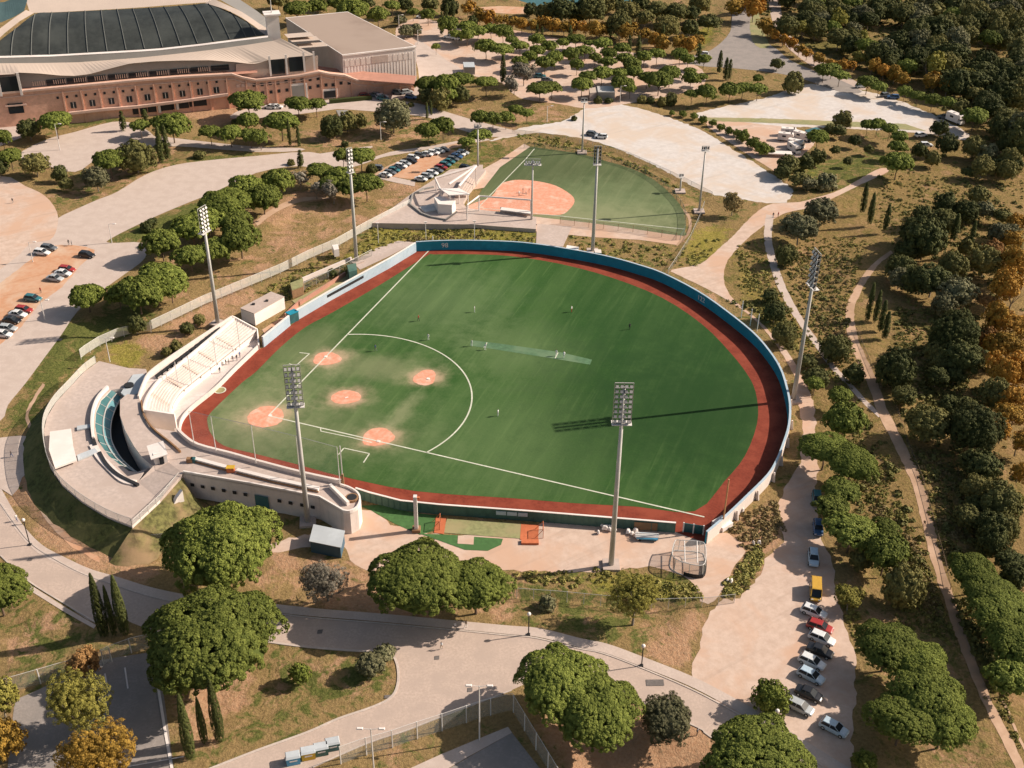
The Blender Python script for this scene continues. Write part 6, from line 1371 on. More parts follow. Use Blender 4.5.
cyps([(191, 758, 176, 695, 15), (205, 744, 192, 698, 10), (220, 741, 207, 680, 14)], 'under the largest pine')
# ---- right bank beside the parking track
cluster('pine', [(840, 396, 12), (845, 421, 22), (826, 447, 25), (852, 462, 26), (841, 490, 17), (832, 508, 17), (852, 530, 24), (886, 553, 23), (886, 528, 14), (815, 384, 9)], 'on the bank above the shaded track')
cluster('pine', [(888, 645, 33), (918, 663, 30), (928, 697, 38), (945, 722, 30), (903, 718, 33)], 'in the big clump right of the parked cars')
cluster('dark', [(904, 588, 22), (862, 560, 12)], 'between the bank pines and the big clump')
cluster('pine', [(973, 572, 25), (990, 592, 30), (1005, 612, 32), (1016, 640, 34), (1010, 676, 22)], 'in the mass right of the lower footpath')
T('dark', 895, 371, 19, 'dark round tree left of the footpath bend, below the four cypresses')
cluster('dark', [(835, 350, 14), (854, 374, 10), (783, 335, 12), (775, 312, 12), (786, 256, 11), (816, 378, 13), (770, 296, 7), (808, 362, 8)], 'on the slope between tower and footpath')
T('olive', 800, 227, 19, 'large grey-green tree beside the dirt road, left of its pair')
T('olive', 821, 211, 17, 'large grey-green tree beside the dirt road, right of its pair')
T('sparse', 733, 203, 11, 'dry leafless shrub tree behind the softball field corner')
cyps([(862, 213, 869, 183, 7), (869, 224, 875, 193, 7), (885, 231, 892, 205, 7)], 'in the upper trio on the grass slope')
cyps([(867, 321, 876, 284, 7), (875, 322, 880, 291, 7), (880, 331, 888, 301, 8), (884, 339, 889, 312, 8)], 'in the lower row beside the footpath')
cyps([(953, 240, 952, 214, 8), (968, 254, 975, 222, 7), (884, 184, 887, 178, 3)], 'among the trees at the right') if False else cyps([(953, 240, 952, 214, 8), (968, 254, 975, 222, 7)], 'among the dark trees at the right')
cluster('dark', [(966, 212, 12), (943, 222, 14), (925, 240, 21), (914, 232, 14), (953, 267, 15), (985, 262, 16), (900, 268, 14), (933, 279, 20), (913, 282, 13), (907, 252, 12)], 'in the grove above the footpath end')
cluster('olive', [(958, 293, 18), (985, 210, 10), (900, 278, 12), (1000, 235, 12), (945, 305, 13)], 'in the grove above the footpath end')
cluster('dark', [(955, 335, 26), (962, 358, 20), (975, 429, 28), (928, 424, 21), (905, 396, 12), (983, 466, 18), (975, 488, 14), (968, 517, 15), (1000, 503, 20), (940, 352, 14), (1005, 529, 15), (996, 396, 16), (950, 405, 12)], 'along the right edge woods')
cluster('plane', [(1012, 240, 12), (1020, 226, 12), (1016, 262, 18), (1014, 290, 21), (1002, 290, 13), (1003, 318, 20), (1020, 325, 20), (1010, 345, 20), (998, 350, 16), (1003, 370, 19), (1020, 372, 19), (1012, 395, 18), (1014, 415, 18), (1019, 440, 16), (1020, 470, 13), (1002, 432, 12)], 'in the autumn row at the right edge')
cluster('rust', [(992, 250, 12), (987, 300, 12), (988, 340, 12)], 'beside the right autumn row')
# ---- camp of motorhomes and lot edge
cluster('dark', [(843, 120, 8), (830, 130, 6), (839, 131, 7), (855, 141, 6), (869, 149, 5), (835, 150, 5), (848, 161, 5), (818, 157, 7), (788, 165, 10), (783, 172, 8), (770, 150, 5), (800, 180, 9), (805, 163, 8), (940, 129, 8), (948, 144, 11), (920, 151, 7), (933, 159, 8), (973, 147, 11), (983, 167, 12), (998, 166, 7), (968, 172, 6)], 'around the camp clearing')
cluster('pine', [(818, 137, 11), (868, 125, 7), (878, 125, 8), (890, 129, 8), (900, 137, 8), (898, 147, 9), (898, 163, 15)], 'between the motorhomes and the dirt road')
T('palebush', 826, 184, 10, 'wide pale low shrub beside the dirt road end')
T('olive', 809, 183, 8, 'pale flowering shrub tree at the lot corner')
T('dark', 793, 84, 10, 'single dark tree standing alone on the gravel lot')
T('dark', 777, 64, 7, 'dark tree beside the road left of the lot pines')
cluster('small', [(672, 113, 3), (683, 114, 3.5), (694, 116, 4), (703, 120, 4), (713, 123, 4), (721, 127, 4), (729, 131, 4), (743, 136, 6.5), (753, 143, 6), (762, 149, 7), (737, 133, 4)], 'in the line along the gravel lot', word='small young tree')
cluster('pine', [(824, 71, 9), (840, 75, 9), (868, 82, 10), (879, 87, 8), (905, 92, 7), (918, 96, 8), (933, 100, 8), (948, 103, 8), (975, 116, 13), (832, 68, 8)], 'along the top edge of the far lot')
cluster('dark', [(990, 108, 14), (1008, 118, 14), (1000, 128, 12), (1018, 140, 14), (960, 108, 9)], 'right of the far lot')
# ---- autumn avenues
cluster('plane', [(768, 30, 6), (775, 35, 6), (783, 40, 6), (791, 45, 6), (799, 49, 6.5), (807, 53, 6.5), (815, 57, 6.5), (823, 60, 6.5), (832, 63, 6.5), (842, 65, 6.5), (853, 66, 6), (872, 66, 8), (884, 70, 8), (895, 74, 8), (907, 78, 9), (935, 82, 10), (948, 84, 11), (962, 88, 10), (976, 93, 8), (1016, 98, 11)], 'in the avenue beside the far lot')
cluster('plane', [(512, 22, 8), (522, 24, 8), (532, 24, 8), (543, 25, 8), (553, 26, 8), (564, 27, 8), (575, 27, 8), (586, 28, 8), (597, 29, 9), (620, 33, 9), (631, 33, 9), (643, 34, 8), (664, 42, 9), (676, 43, 9), (688, 45, 9), (698, 41, 8), (604, 30, 7), (502, 21, 8), (492, 18, 8), (480, 16, 8), (468, 8, 8), (655, 40, 7)], 'in the avenue beyond the pine car park')
cluster('plane', [(733, 6, 12), (754, 8, 12), (764, 25, 9), (745, 2, 9)], 'beside the far road top')
cluster('dark', [(562, 10, 15), (590, 9, 15), (578, 14, 9), (620, 25, 13), (628, 12, 11), (657, 10, 12), (677, 12, 12), (691, 14, 8), (709, 22, 10), (667, 27, 12), (645, 18, 9), (605, 5, 9), (545, 12, 9), (640, 4, 9), (700, 3, 10), (616, 3, 9), (530, 10, 6), (690, 28, 9)], 'behind the autumn avenue')
# ---- pines of the far car park, in rows
cluster('pine', [(520, 46, 8), (537, 40, 8), (549, 47, 8), (576, 39, 9), (603, 44, 9), (590, 43, 6), (563, 43, 6), (622, 49, 8)], 'in the farthest row of the pine car park')
cluster('pine', [(537, 51, 7), (572, 55, 9), (585, 50, 8), (609, 54, 8), (644, 57, 8), (657, 54, 8), (625, 59, 8), (680, 55, 8), (688, 60, 7), (704, 60, 7), (555, 58, 8)], 'in the middle row of the pine car park')
cluster('pine', [(520, 61, 8), (530, 57, 7), (545, 63, 9), (577, 65, 7), (608, 62, 8), (632, 65, 8), (595, 58, 6)], 'in the near-middle row of the pine car park')
cluster('pine', [(540, 88, 12), (552, 87, 9), (582, 84, 11), (589, 76, 9), (602, 74, 9), (620, 73, 9), (622, 83, 11), (634, 73, 8), (647, 78, 8), (659, 81, 13), (670, 74, 11), (691, 79, 8), (702, 77, 6), (690, 71, 6), (630, 89, 6)], 'in the near row of the pine car park')
cluster('pine', [(692, 94, 7), (707, 93, 9), (730, 90, 10), (743, 88, 9), (758, 89, 9), (758, 79, 5)], 'along the upper edge of the gravel lot')
cluster('grey', [(524, 72, 12), (514, 85, 9)], 'left of the pine car park')
cluster('bush', [(598, 101, 4), (609, 101, 4), (642, 100, 5), (651, 101, 4), (662, 102, 5), (671, 100, 6), (574, 119, 3)], 'on the verge above the gravel lot')
cluster('pine', [(516, 110, 7), (527, 113, 7), (506, 118, 8), (493, 119, 9), (480, 118, 9), (480, 135, 10), (467, 142, 8), (428, 131, 12), (443, 126, 12)], 'around the road above the small car park')
cluster('pine', [(428, 84, 12), (446, 86, 14), (461, 79, 13), (486, 82, 12), (447, 95, 10)], 'in the grove at the annexe corner')
cluster('dark', [(440, 100, 10), (460, 95, 10), (426, 96, 8)], 'in the grove at the annexe corner')
T('olive', 393, 116, 17, 'big rounded olive-brown tree on the lawn below the annexe')
cluster('dark', [(331, 128, 11), (347, 122, 10), (361, 121, 6)], 'around the kiosk below the brick wall')
cluster('pine', [(413, 12, 6), (428, 15, 8), (448, 25, 10), (468, 26, 9), (467, 36, 8), (478, 31, 9), (491, 29, 8), (503, 32, 9), (486, 47, 10), (502, 49, 10), (512, 40, 6), (436, 47, 4), (456, 34, 6)], 'between the annexe and the pine car park')
cluster('olive', [(406, 31, 7), (416, 30, 6), (400, 20, 6)], 'behind the annexe corner')
cluster('pine', [(297, 9, 14), (317, 7, 9), (353, 11, 15), (378, 15, 10), (338, 4, 9), (392, 6, 8)], 'behind the annexe roof')
cluster('dark', [(278, 0, 9), (366, 2, 8), (405, 4, 8), (325, 2, 8), (430, 4, 8), (450, 8, 8), (472, 22, 6)], 'at the top behind the annexe')
cyps([(442, 35, 441, 13, 4), (447, 22, 448, 4, 4), (453, 20, 454, 2, 4), (537, 36, 537, 25, 3), (542, 38, 543, 26, 3), (570, 40, 570, 26, 4), (629, 53, 629, 35, 4), (638, 57, 638, 37, 5), (610, 42, 611, 30, 3), (662, 46, 663, 26, 4), (698, 63, 700, 43, 5), (719, 73, 721, 51, 6), (725, 80, 726, 58, 6), (729, 79, 729, 59, 4), (503, 83, 503, 56, 7)], 'beyond the car parks')
# ---- arena forecourt
cyps([(38, 111, 31, 78, 6), (44, 111, 40, 87, 5), (48, 108, 42, 80, 6)], 'against the brick arena wall')
cyps([(124, 131, 121, 112, 6), (146, 125, 145, 110, 6), (162, 162, 154, 127, 8), (168, 160, 162, 126, 8)], 'on the forecourt island')
cyps([(290, 146, 288, 119, 4), (299, 146, 298, 126, 4), (427, 119, 427, 103, 3), (431, 115, 431, 100, 3), (301, 168, 300, 151, 6)], 'right of the arena forecourt')
cluster('pine', [(59, 105, 9), (55, 121, 17), (2, 138, 9), (10, 156, 12), (109, 160, 17), (172, 125, 17), (140, 126, 9), (157, 122, 8)], 'in front of the brick arena wall')
cluster('dark', [(29, 129, 12), (35, 164, 13), (136, 158, 16), (2, 111, 8), (0, 168, 8), (66, 184, 7), (59, 174, 8)], 'in front of the brick arena wall')
cluster('olive', [(96, 178, 14), (126, 155, 10)], 'in front of the arena forecourt')
cluster('pine', [(210, 132, 11), (230, 133, 12), (250, 135, 10), (248, 121, 11), (260, 138, 9), (281, 122, 17), (298, 104, 13), (316, 104, 10)], 'in the row below the brick ramp')
T('pine', 248, 101, 17, 'rounded umbrella pine right in front of the brick wall step')
cluster('bush', [(227, 100, 5), (200, 155, 6), (236, 122, 4), (345, 144, 4), (372, 170, 5), (291, 163, 4), (411, 105, 3)], 'dotted over the forecourt lawns')
# ---- pine belt left of the field
cluster('pine', [(225, 203, 27), (248, 187, 18), (207, 220, 20), (192, 229, 19), (240, 240, 21), (217, 250, 15), (190, 256, 17), (161, 244, 19), (263, 198, 19), (278, 182, 17), (235, 222, 18)], 'in the belt beside the curved pale road', hk=.82)
cluster('pine', [(160, 276, 24), (170, 287, 17), (138, 294, 24), (118, 294, 15), (87, 297, 17)], 'in the lower clump beside the road', hk=.82)
cluster('pine', [(320, 170, 14), (341, 175, 15), (366, 184, 15), (343, 156, 9), (361, 156, 13), (350, 187, 13), (330, 184, 12)], 'in the grove left of the small car park')
cluster('grey', [(300, 178, 10), (316, 187, 11), (333, 190, 12)], 'under the grove pines')
T('dark', 136, 325, 9, 'dark conical bush at the bend of the white fence')
cluster('bush', [(199, 320, 6), (187, 329, 6), (176, 347, 6), (166, 352, 5)], 'on the bare soil behind the grandstand')
cluster('bush', [(147, 228, 6), (152, 222, 5), (332, 273, 5), (296, 283, 5), (350, 270, 5)], 'along the white fence slope')
# ---- wood on the far hillside
wood = [(748, -8), (1050, -8), (1050, 165), (1008, 140), (975, 98), (925, 74), (880, 62), (850, 56), (806, 42), (776, 24)]
kw = 0; y = -8
wpts = []
while y < 150:
    r_px = 9+7*(y+8)/150
    x = 745+random.uniform(0, 14)
    while x < 1035:
        xx, yy = x+random.uniform(-4, 4), y+random.uniform(-3, 3)
        inside = False; n_ = len(wood)
        for i in range(n_):
            x1, y1 = wood[i]; x2, y2 = wood[(i+1) % n_]
            if (y1 > yy) != (y2 > yy) and xx < (x2-x1)*(yy-y1)/(y2-y1)+x1: inside = not inside
        gap = math.sin(xx*.045+yy*.08)+math.sin(xx*.021-yy*.11+2)
        if inside and not (800 < xx < 850 and 38 < yy < 54) and gap > -1.25: wpts.append((xx, yy, r_px*random.uniform(.65, 1.25)))
        x += r_px*1.5
    y += r_px*.78
for (x, y, r) in wpts:
    k = random.random(); kd = 'dark' if k < .66 else 'olive' if k < .80 else 'planeg' if k < .88 else 'pine'
    if kd == 'pine' and r > 12: kd = 'dark'
    lab = {'dark': 'dark green leafy tree among many on the far wooded hillside', 'olive': 'greyish green tree among many on the far wooded hillside', 'planeg': 'yellowish tree among the darker ones on the far wooded hillside', 'pine': 'bright green umbrella pine among the far hillside wood'}[kd]
    tree(kd, x, y, r, lab, 'wood on the far hillside: '+{'dark': 'dark trees', 'olive': 'greyish trees', 'planeg': 'yellowish trees', 'pine': 'pines'}[kd])
# woods along the right edge, filled in
def scat(poly, n, rlo, rhi, kinds, lab, grp, sp):
    a = np.array(poly); k = 0; got = []; tries = 0
    while k < n and tries < n*60:
        tries += 1; x = random.uniform(a[:, 0].min(), a[:, 0].max()); y = random.uniform(a[:, 1].min(), a[:, 1].max()); ins = False
        for i in range(len(poly)):
            x1, y1 = poly[i]; x2, y2 = poly[(i+1) % len(poly)]
            if (y1 > y) != (y2 > y) and x < (x2-x1)*(y-y1)/(y2-y1)+x1: ins = not ins
        if not ins or any(math.dist((x, y*1.4), (g[0], g[1]*1.4)) < sp for g in got): continue
        got.append((x, y)); kd = random.choice(kinds); k += 1
        tree(kd, x, y, random.uniform(rlo, rhi), lab[kd], grp+': '+kd)
lb_ = {'dark': 'dark green tree filling the dense %s', 'olive': 'dull grey-green tree filling the dense %s', 'planeg': 'yellow-green tree filling the dense %s', 'plane': 'golden orange tree filling the dense %s'}
F_ = lambda w_: {k: v % w_ for k, v in lb_.items()}
scat([(925, 205), (1024, 150), (1024, 250), (985, 265), (960, 245), (935, 262), (905, 245)], 7, 8, 12, ['dark', 'dark', 'olive', 'planeg'], F_('grove at the upper right'), 'grove at the upper right', 13)
scat([(965, 270), (1000, 255), (992, 320), (985, 380), (990, 470), (1024, 480), (1024, 560), (990, 560), (975, 530), (955, 520), (960, 480), (945, 450), (960, 400), (935, 380), (940, 320)], 13, 9, 15, ['dark', 'dark', 'dark', 'olive', 'planeg'], F_('wood at the right edge'), 'wood at the right edge', 15)
scat([(1000, 140), (1024, 130), (1024, 180), (960, 175), (975, 150)], 4, 8, 12, ['dark', 'olive'], F_('slope below the lot corner'), 'slope below the lot corner', 11)
scat([(985, 520), (1024, 560), (1024, 600), (985, 570)], 4, 14, 20, ['dark'], F_('gap above the lower pines'), 'gap above the lower pines', 16)
print('trees', NT[0], 'wood', len(wpts))

# ================================================================== GROUND SHEET with painted soil, dry grass and green
def inpoly(px, py, poly):
    r = np.zeros(px.shape, bool); n = len(poly)
    for i in range(n):
        x1, y1 = poly[i]; x2, y2 = poly[(i+1) % n]
        if y1 == y2: continue
        c = ((y1 > py) != (y2 > py)) & (px < (x2-x1)*(py-y1)/(y2-y1)+x1); r ^= c
    return r
X0, X1, Y0, Y1, ST = -340., 440., -150., 640., 1.6
nx, ny = int((X1-X0)/ST)+1, int((Y1-Y0)/ST)+1
gx, gy = np.meshgrid(np.linspace(X0, X1, nx), np.linspace(Y0, Y1, ny))
W3 = np.stack([gx.ravel(), gy.ravel(), np.zeros(gx.size)], 1)
ppx, ppy = proj(W3); ppx = ppx.reshape(gx.shape); ppy = ppy.reshape(gx.shape)
soil = np.full(gx.shape, .38); green = np.full(gx.shape, .36); dark = np.zeros(gx.shape); yel = np.full(gx.shape, .1)
def paint(arr, v, poly): arr[inpoly(ppx, ppy, poly)] = v
# (soil, green, yellow-green)
for poly, s_, g_, y_ in [
    ([(760, 225), (900, 225), (1010, 400), (1030, 780), (930, 780), (850, 560), (800, 400)], .42, .42, .28),
    ([(775, 240), (830, 240), (850, 330), (845, 380), (815, 340)], .50, .38, .35),
    ([(720, 230), (775, 300), (800, 330), (790, 360), (740, 300)], .2, .6, .8),
    ([(830, 180), (1024, 120), (1024, 260), (880, 245)], .42, .46, .40),
    ([(868, 395), (900, 470), (925, 560), (880, 560), (870, 480)], .45, .36, .2),
    ([(905, 440), (1000, 470), (990, 560), (945, 570)], .32, .45, .5),
    ([(940, 260), (1024, 260), (1024, 560), (985, 520)], .45, .35, 0),
    ([(235, 200), (400, 170), (440, 200), (370, 225), (330, 240), (256, 280)], .55, .32, .2),
    ([(150, 290), (250, 240), (330, 240), (230, 292), (150, 330)], .50, .36, .25),
    ([(150, 325), (250, 285), (262, 300), (180, 345), (150, 365), (100, 362)], .66, .22, .35),
    ([(256, 285), (390, 230), (400, 240), (280, 305)], .42, .40, .6),
    ([(100, 340), (135, 335), (150, 365), (110, 365)], .3, .45, .95),
    ([(45, 330), (80, 318), (150, 300), (150, 320), (90, 350), (60, 385), (40, 430), (0, 430), (28, 390)], .22, .72, .3),
    ([(110, 240), (190, 205), (220, 195), (165, 240), (140, 243)], .15, .8, .3),
    ([(60, 300), (90, 275), (117, 257), (110, 250), (85, 262), (60, 290), (20, 330), (0, 350), (0, 365), (40, 320)], .30, .62, .3),
    ([(44, 440), (60, 480), (90, 510), (130, 530), (125, 545), (80, 530), (50, 500), (42, 460)], .15, .85, .15),
    ([(12, 480), (42, 450), (60, 510), (120, 548), (170, 565), (150, 588), (90, 570), (40, 540)], .85, .25, .1),
    ([(0, 575), (27, 590), (95, 628), (60, 690), (0, 700)], .50, .50, .1),
    ([(60, 600), (110, 620), (95, 628), (70, 612)], .9, .1, 0),
    ([(120, 525), (180, 480), (190, 510), (240, 560), (160, 560)], .45, .5, .3),
    ([(200, 640), (390, 655), (395, 690), (256, 748), (190, 780), (180, 720)], .42, .50, .15),
    ([(200, 650), (260, 650), (230, 720), (190, 760)], .85, .15, 0),
    ([(260, 550), (430, 555), (515, 572), (515, 600), (500, 630), (270, 610)], .62, .3, .15),
    ([(512, 572), (706, 568), (700, 600), (697, 660), (640, 650), (560, 640), (512, 620)], .40, .52, .35),
    ([(670, 605), (706, 612), (697, 661), (690, 676), (655, 655)], .85, .2, .1),
    ([(560, 570), (600, 568), (705, 590), (705, 605), (600, 590)], .15, .6, .95),
    ([(520, 700), (640, 705), (760, 770), (600, 790)], .85, .15, 0),
    ([(700, 535), (775, 500), (785, 530), (760, 580), (730, 600), (722, 580)], .62, .22, .15),
    ([(300, 130), (560, 100), (560, 125), (480, 140), (330, 150), (240, 145)], .55, .42, .2),
    ([(420, 140), (470, 140), (520, 145), (480, 175), (430, 185)], .35, .55, .5),
    ([(512, 132), (545, 138), (600, 148), (650, 165), (690, 190), (700, 230), (680, 245), (690, 210), (660, 175), (600, 155), (530, 145)], .40, .48, .55),
    ([(540, 232), (680, 245), (720, 235), (690, 270), (640, 268), (560, 248)], .42, .42, .5),
    ([(680, 235), (740, 215), (725, 255), (690, 270)], .35, .42, .85),
    ([(372, 222), (540, 228), (540, 245), (400, 245), (368, 262), (340, 258)], .25, .55, .75),
    ([(150, 150), (256, 152), (256, 165), (175, 163)], .4, .55, .3),
    ([(110, 150), (170, 135), (190, 170), (120, 190), (60, 215), (40, 200), (60, 190)], .55, .45, .2),
    ([(200, 100), (240, 96), (262, 112), (210, 125), (180, 112)], .85, .15, 0),
    ([(70, 112), (110, 110), (115, 122), (75, 128)], .25, .7, .3),
    ([(404, 40), (420, 30), (470, 60), (440, 64)], .2, .7, .6),
    ([(690, 30), (720, 20), (712, 45), (690, 52)], .2, .65, .8),
    ([(740, -20), (1100, -20), (1100, 130), (1000, 150), (930, 100), (850, 66), (768, 30)], .25, .45, .1),
    ([(800, 40), (848, 42), (840, 52), (815, 50)], .1, .8, .5),
    ([(790, 165), (880, 150), (905, 160), (860, 185), (810, 200)], .3, .6, .5),
    ([(500, 128), (580, 118), (575, 124), (510, 135)], .4, .5, .3),
]:
    paint(soil, s_, poly); paint(green, g_, poly); paint(yel, y_, poly)
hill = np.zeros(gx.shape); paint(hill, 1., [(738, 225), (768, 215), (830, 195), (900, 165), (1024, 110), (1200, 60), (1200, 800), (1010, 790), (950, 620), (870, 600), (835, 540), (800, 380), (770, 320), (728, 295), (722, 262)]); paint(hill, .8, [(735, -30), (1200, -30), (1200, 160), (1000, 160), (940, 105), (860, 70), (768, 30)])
def blur(a, k):
    for _ in range(k):
        a = (a+np.roll(a, 1, 0)+np.roll(a, -1, 0)+np.roll(a, 1, 1)+np.roll(a, -1, 1))/5
    return a
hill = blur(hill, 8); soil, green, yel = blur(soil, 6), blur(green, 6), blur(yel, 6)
# gentle unevenness away from anything paved or built
occ = np.zeros(gx.shape, bool)
for poly in PAVED:
    a = np.array(poly); bx0, by0 = a.min(0); bx1, by1 = a.max(0)
    i0, i1 = max(0, int((bx0-X0)/ST)-1), min(nx, int((bx1-X0)/ST)+2); j0, j1 = max(0, int((by0-Y0)/ST)-1), min(ny, int((by1-Y0)/ST)+2)
    if i1 > i0 and j1 > j0: occ[j0:j1, i0:i1] |= inpoly(gx[j0:j1, i0:i1], gy[j0:j1, i0:i1], poly)
far_ = 1-np.clip(blur(occ.astype(float), 10)*12, 0, 1)
def vnoise(s_, seed):
    r_ = np.random.default_rng(seed).random((90, 90)); u = (gx-X0)/s_; v = (gy-Y0)/s_
    i = u.astype(int) % 89; j = v.astype(int) % 89; fu = u-np.floor(u); fv = v-np.floor(v); fu = fu*fu*(3-2*fu); fv = fv*fv*(3-2*fv)
    return (r_[j, i]*(1-fu)+r_[j, i+1]*fu)*(1-fv)+(r_[j+1, i]*(1-fu)+r_[j+1, i+1]*fu)*fv
gz = -far_*(vnoise(9., 1)*.55+vnoise(23., 2)*.5+vnoise(3.6, 3)*.28)
vs = np.stack([gx.ravel(), gy.ravel(), gz.ravel()], 1)
idx = np.arange(nx*ny).reshape(ny, nx)
q = np.stack([idx[:-1, :-1], idx[:-1, 1:], idx[1:, 1:], idx[1:, :-1]], -1).reshape(-1, 4)
# skirt out to the horizon
ex = 5000.; k0 = len(vs)
ring = [(X0-ex, Y0-ex, 0), (X1+ex, Y0-ex, 0), (X1+ex, Y1+ex, 0), (X0-ex, Y1+ex, 0)]
vs = np.vstack([vs, ring])
me = bpy.data.meshes.new('ground')
bot, topr, lef, rig = idx[0, :], idx[-1, :], idx[:, 0], idx[:, -1]
extra = [[k0, k0+1]+list(bot[::-1]), [k0+2, k0+3]+list(topr), [k0+3, k0]+list(lef), [k0+1, k0+2]+list(rig[::-1])]
faces = [tuple(int(i) for i in f) for f in q]+[tuple(int(i) for i in f) for f in extra]
me.from_pydata([tuple(v) for v in vs.tolist()], [], faces)
at = me.color_attributes.new('cov', 'FLOAT_COLOR', 'POINT')
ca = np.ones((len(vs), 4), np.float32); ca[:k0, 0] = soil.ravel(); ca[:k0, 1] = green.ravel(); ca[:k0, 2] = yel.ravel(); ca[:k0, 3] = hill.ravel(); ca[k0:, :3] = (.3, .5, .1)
at.data.foreach_set('color', ca.ravel())
def groundmat():
    mt, nt, b = newmat('ground_cover')
    at = nd(nt, 'ShaderNodeAttribute', attribute_name='cov'); sp = nd(nt, 'ShaderNodeSeparateColor'); nt.links.new(at.outputs['Color'], sp.inputs[0])
    n1 = noise(nt, .11, 7, .68, dist_=.5); n2 = noise(nt, .45, 6, .72); n3 = noise(nt, 1.6, 5, .75); n4 = noise(nt, .23, 6, .7, dist_=1.)
    dry = mixc(nt, ramp(nt, n3, .3, .7), (.200, .135, .058), (.330, .225, .100))
    so_ = mixc(nt, ramp(nt, n3, .3, .75), (.37, .205, .115), (.46, .295, .180))
    gr = mixc(nt, ramp(nt, n3, .3, .7), (.060, .075, .018), (.165, .165, .048))
    yl = mixc(nt, ramp(nt, n3, .3, .7), (.17, .15, .025), (.36, .30, .065))
    v1 = math_(nt, 'ADD', sp.outputs[0], math_(nt, 'MULTIPLY', math_(nt, 'SUBTRACT', n1, .5), 1.5))
    v2 = math_(nt, 'ADD', sp.outputs[1], math_(nt, 'MULTIPLY', math_(nt, 'SUBTRACT', n4, .5), 1.5))
    v2 = math_(nt, 'ADD', v2, math_(nt, 'MULTIPLY', math_(nt, 'SUBTRACT', n2, .5), .6))
    v3 = math_(nt, 'ADD', sp.outputs[2], math_(nt, 'MULTIPLY', math_(nt, 'SUBTRACT', n2, .5), 1.2))
    c = mixc(nt, ramp(nt, v1, .46, .66), dry, so_)
    c = mixc(nt, ramp(nt, v2, .40, .62), c, gr)
    c = mixc(nt, ramp(nt, v3, .50, .80, 0, .8), c, yl)
    hl = mixc(nt, ramp(nt, n3, .3, .7), (.150, .098, .034), (.290, .195, .075)); v4 = math_(nt, 'MULTIPLY', at.outputs['Alpha'], ramp(nt, n4, .25, .6, .55, 1.)); c = mixc(nt, math_(nt, 'MULTIPLY', v4, .6), c, hl)  # brown hillside grass, with the shade of a sun-averted slope mixed into its colour
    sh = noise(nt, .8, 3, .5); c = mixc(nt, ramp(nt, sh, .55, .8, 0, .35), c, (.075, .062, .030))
    nt.links.new(c, b.inputs['Base Color']); b.inputs['Roughness'].default_value = .97; b.inputs['Specular IOR Level'].default_value = .08
    h = math_(nt, 'ADD', math_(nt, 'MULTIPLY', n2, 2.2), n3)
    bump(nt, b, h, .8, .35)
    return mt
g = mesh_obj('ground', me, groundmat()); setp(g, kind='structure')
for p_ in me.polygons: p_.use_smooth = True
# ---- scrub: low ground cover growing over the banks, nobody could count it
def scrub(name, polys, mat, seed, s0=.5, s1=1.3, thr=0.):
    r_ = np.random.default_rng(seed); cs = []
    for poly, n_ in polys:
        a = np.array(poly); k = 0
        while k < n_:
            x = r_.uniform(a[:, 0].min(), a[:, 0].max()); y = r_.uniform(a[:, 1].min(), a[:, 1].max())
            if inpoly(np.array([x]), np.array([y]), poly)[0]:
                p = P(x, y); i_, j_ = int((p.x-X0)/ST), int((p.y-Y0)/ST)
                k += 1
                if 0 <= i_ < nx and 0 <= j_ < ny and occ[j_, i_]: continue
                # clumps: keep by noise
                if vn2[j_, i_] < thr+r_.random()*(.75 if not thr else .3): continue
                cs.append((p.x, p.y, gz[j_, i_]))
    cs = np.array(cs); n = len(cs); L = 26
    c = np.repeat(cs, L, 0); sz = np.repeat(r_.uniform(s0, s1, n), L)[:, None]
    d = r_.normal(size=(n*L, 3)); d[:, 2] = np.abs(d[:, 2])*.8; d /= np.linalg.norm(d, axis=1)[:, None]
    pos = c+d*sz*r_.uniform(.7, 1.05, (n*L, 1))*np.array([1, 1, .75])
    me = leaf_tris(pos, d, sz*.42, r_, np.repeat(r_.random(n), L)*.7+r_.random(n*L)*.3)
    o = mesh_obj(name, me, mat); return setp(o, kind='stuff')
vn2 = vnoise(7., 11)*.6+vnoise(19., 12)*.6
scrub('undergrowth', [([(760, 240), (870, 250), (850, 300), (870, 400), (930, 560), (960, 640), (900, 600), (860, 540), (845, 400), (800, 330)], 200), ([(870, 180), (1024, 120), (1024, 300), (900, 245)], 200),
        ([(895, 300), (960, 320), (1000, 470), (985, 560), (945, 560), (900, 440)], 500), ([(950, 600), (1000, 600), (1024, 700), (985, 690)], 200), ([(740, -20), (1100, -20), (1100, 130), (1000, 150), (930, 100), (850, 66), (768, 30)], 3800), ([(925, 205), (1024, 150), (1024, 560), (985, 560), (940, 400), (935, 300)], 260),
        ([(725, 300), (775, 300), (800, 330), (790, 352), (760, 320)], 160)], M['leaf_dark'], 5, .35, 1.1)
scrub('scrub', [([(735, 240), (770, 240), (800, 330), (850, 390), (800, 370), (740, 290)], 500), ([(372, 224), (536, 229), (536, 244), (410, 240), (360, 262), (340, 262)], 520), ([(256, 290), (330, 250), (360, 262), (290, 300)], 300),
        ([(125, 525), (183, 480), (188, 502), (150, 560), (140, 552)], 260), ([(515, 573), (600, 568), (705, 588), (705, 604), (620, 592), (515, 582)], 420), ([(725, 580), (757, 545), (765, 560), (745, 592), (722, 600)], 260), ([(512, 134), (560, 138), (640, 165), (690, 195), (680, 190), (600, 153), (530, 144)], 260),
        ([(832, 600), (855, 600), (870, 660), (850, 650)], 120), ([(560, 235), (680, 246), (720, 238), (700, 268), (600, 258)], 200)], M['leaf_scrub'], 6, .25, .7)
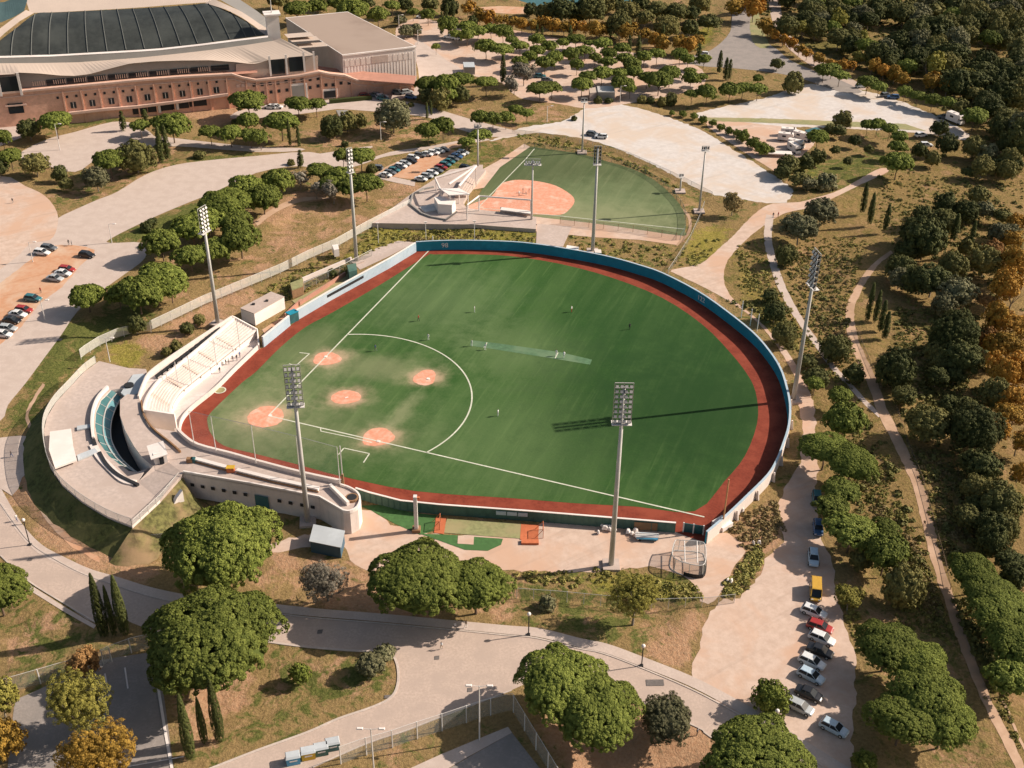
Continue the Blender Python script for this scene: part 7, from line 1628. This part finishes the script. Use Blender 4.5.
scrub('low_scrub', [([(775, 235), (870, 235), (850, 300), (870, 400), (925, 560), (960, 650), (900, 620), (850, 480), (845, 400), (800, 330)], 2600), ([(880, 175), (1024, 120), (1024, 260), (900, 250), (868, 215)], 1900), ([(893, 290), (945, 310), (975, 420), (990, 560), (945, 560), (900, 440)], 1700), ([(960, 610), (985, 700), (1024, 768), (1010, 700)], 300), ([(735, 245), (775, 300), (800, 345), (750, 310)], 380)], M['leaf_scrub'], 9, .18, .55, .42)
scrub('dry_weeds', [([(700, 535), (775, 500), (785, 530), (760, 550), (730, 545)], 260), ([(860, 470), (925, 560), (945, 620), (900, 600)], 340), ([(780, 250), (850, 250), (850, 340), (830, 345)], 300), ([(905, 440), (985, 470), (990, 560), (945, 570)], 300), ([(400, 235), (480, 232), (480, 240), (400, 243)], 80)], M['leaf_dry'], 7, .3, .7)

# ------------------------------------------------------------------ light
w = bpy.data.worlds.new('World'); sc.world = w; w.use_nodes = True
nt = w.node_tree; bg = nt.nodes['Background']
sk = nt.nodes.new('ShaderNodeTexSky'); sk.sky_type = 'NISHITA'; sk.sun_disc = False
SE, SA = R(34), R(12.5)          # sun stands to the right, a little beyond the field
sk.sun_elevation = SE; sk.sun_rotation = R(90)-SA; sk.air_density = 1.; sk.dust_density = 2.
nt.links.new(mixc(nt, 1., sk.outputs[0], (1, .93, .83), 'MULTIPLY'), bg.inputs[0]); bg.inputs[1].default_value = .085
sl = bpy.data.lights.new('sun', 'SUN'); sl.energy = 4.9; sl.angle = R(.5); sl.color = (1, .885, .76)
so = bpy.data.objects.new('sun', sl); COL.objects.link(so)
dv = Vector((math.cos(SE)*math.cos(SA), math.cos(SE)*math.sin(SA), math.sin(SE)))
so.rotation_euler = dv.to_track_quat('Z', 'Y').to_euler(); so.location = dv*300
sc.view_settings.view_transform = 'Standard'; sc.view_settings.look = 'None'; sc.view_settings.exposure = 0.5; sc.view_settings.gamma = 1
sc.cycles.max_bounces = 5; sc.cycles.transparent_max_bounces = 12; sc.cycles.use_denoising = True
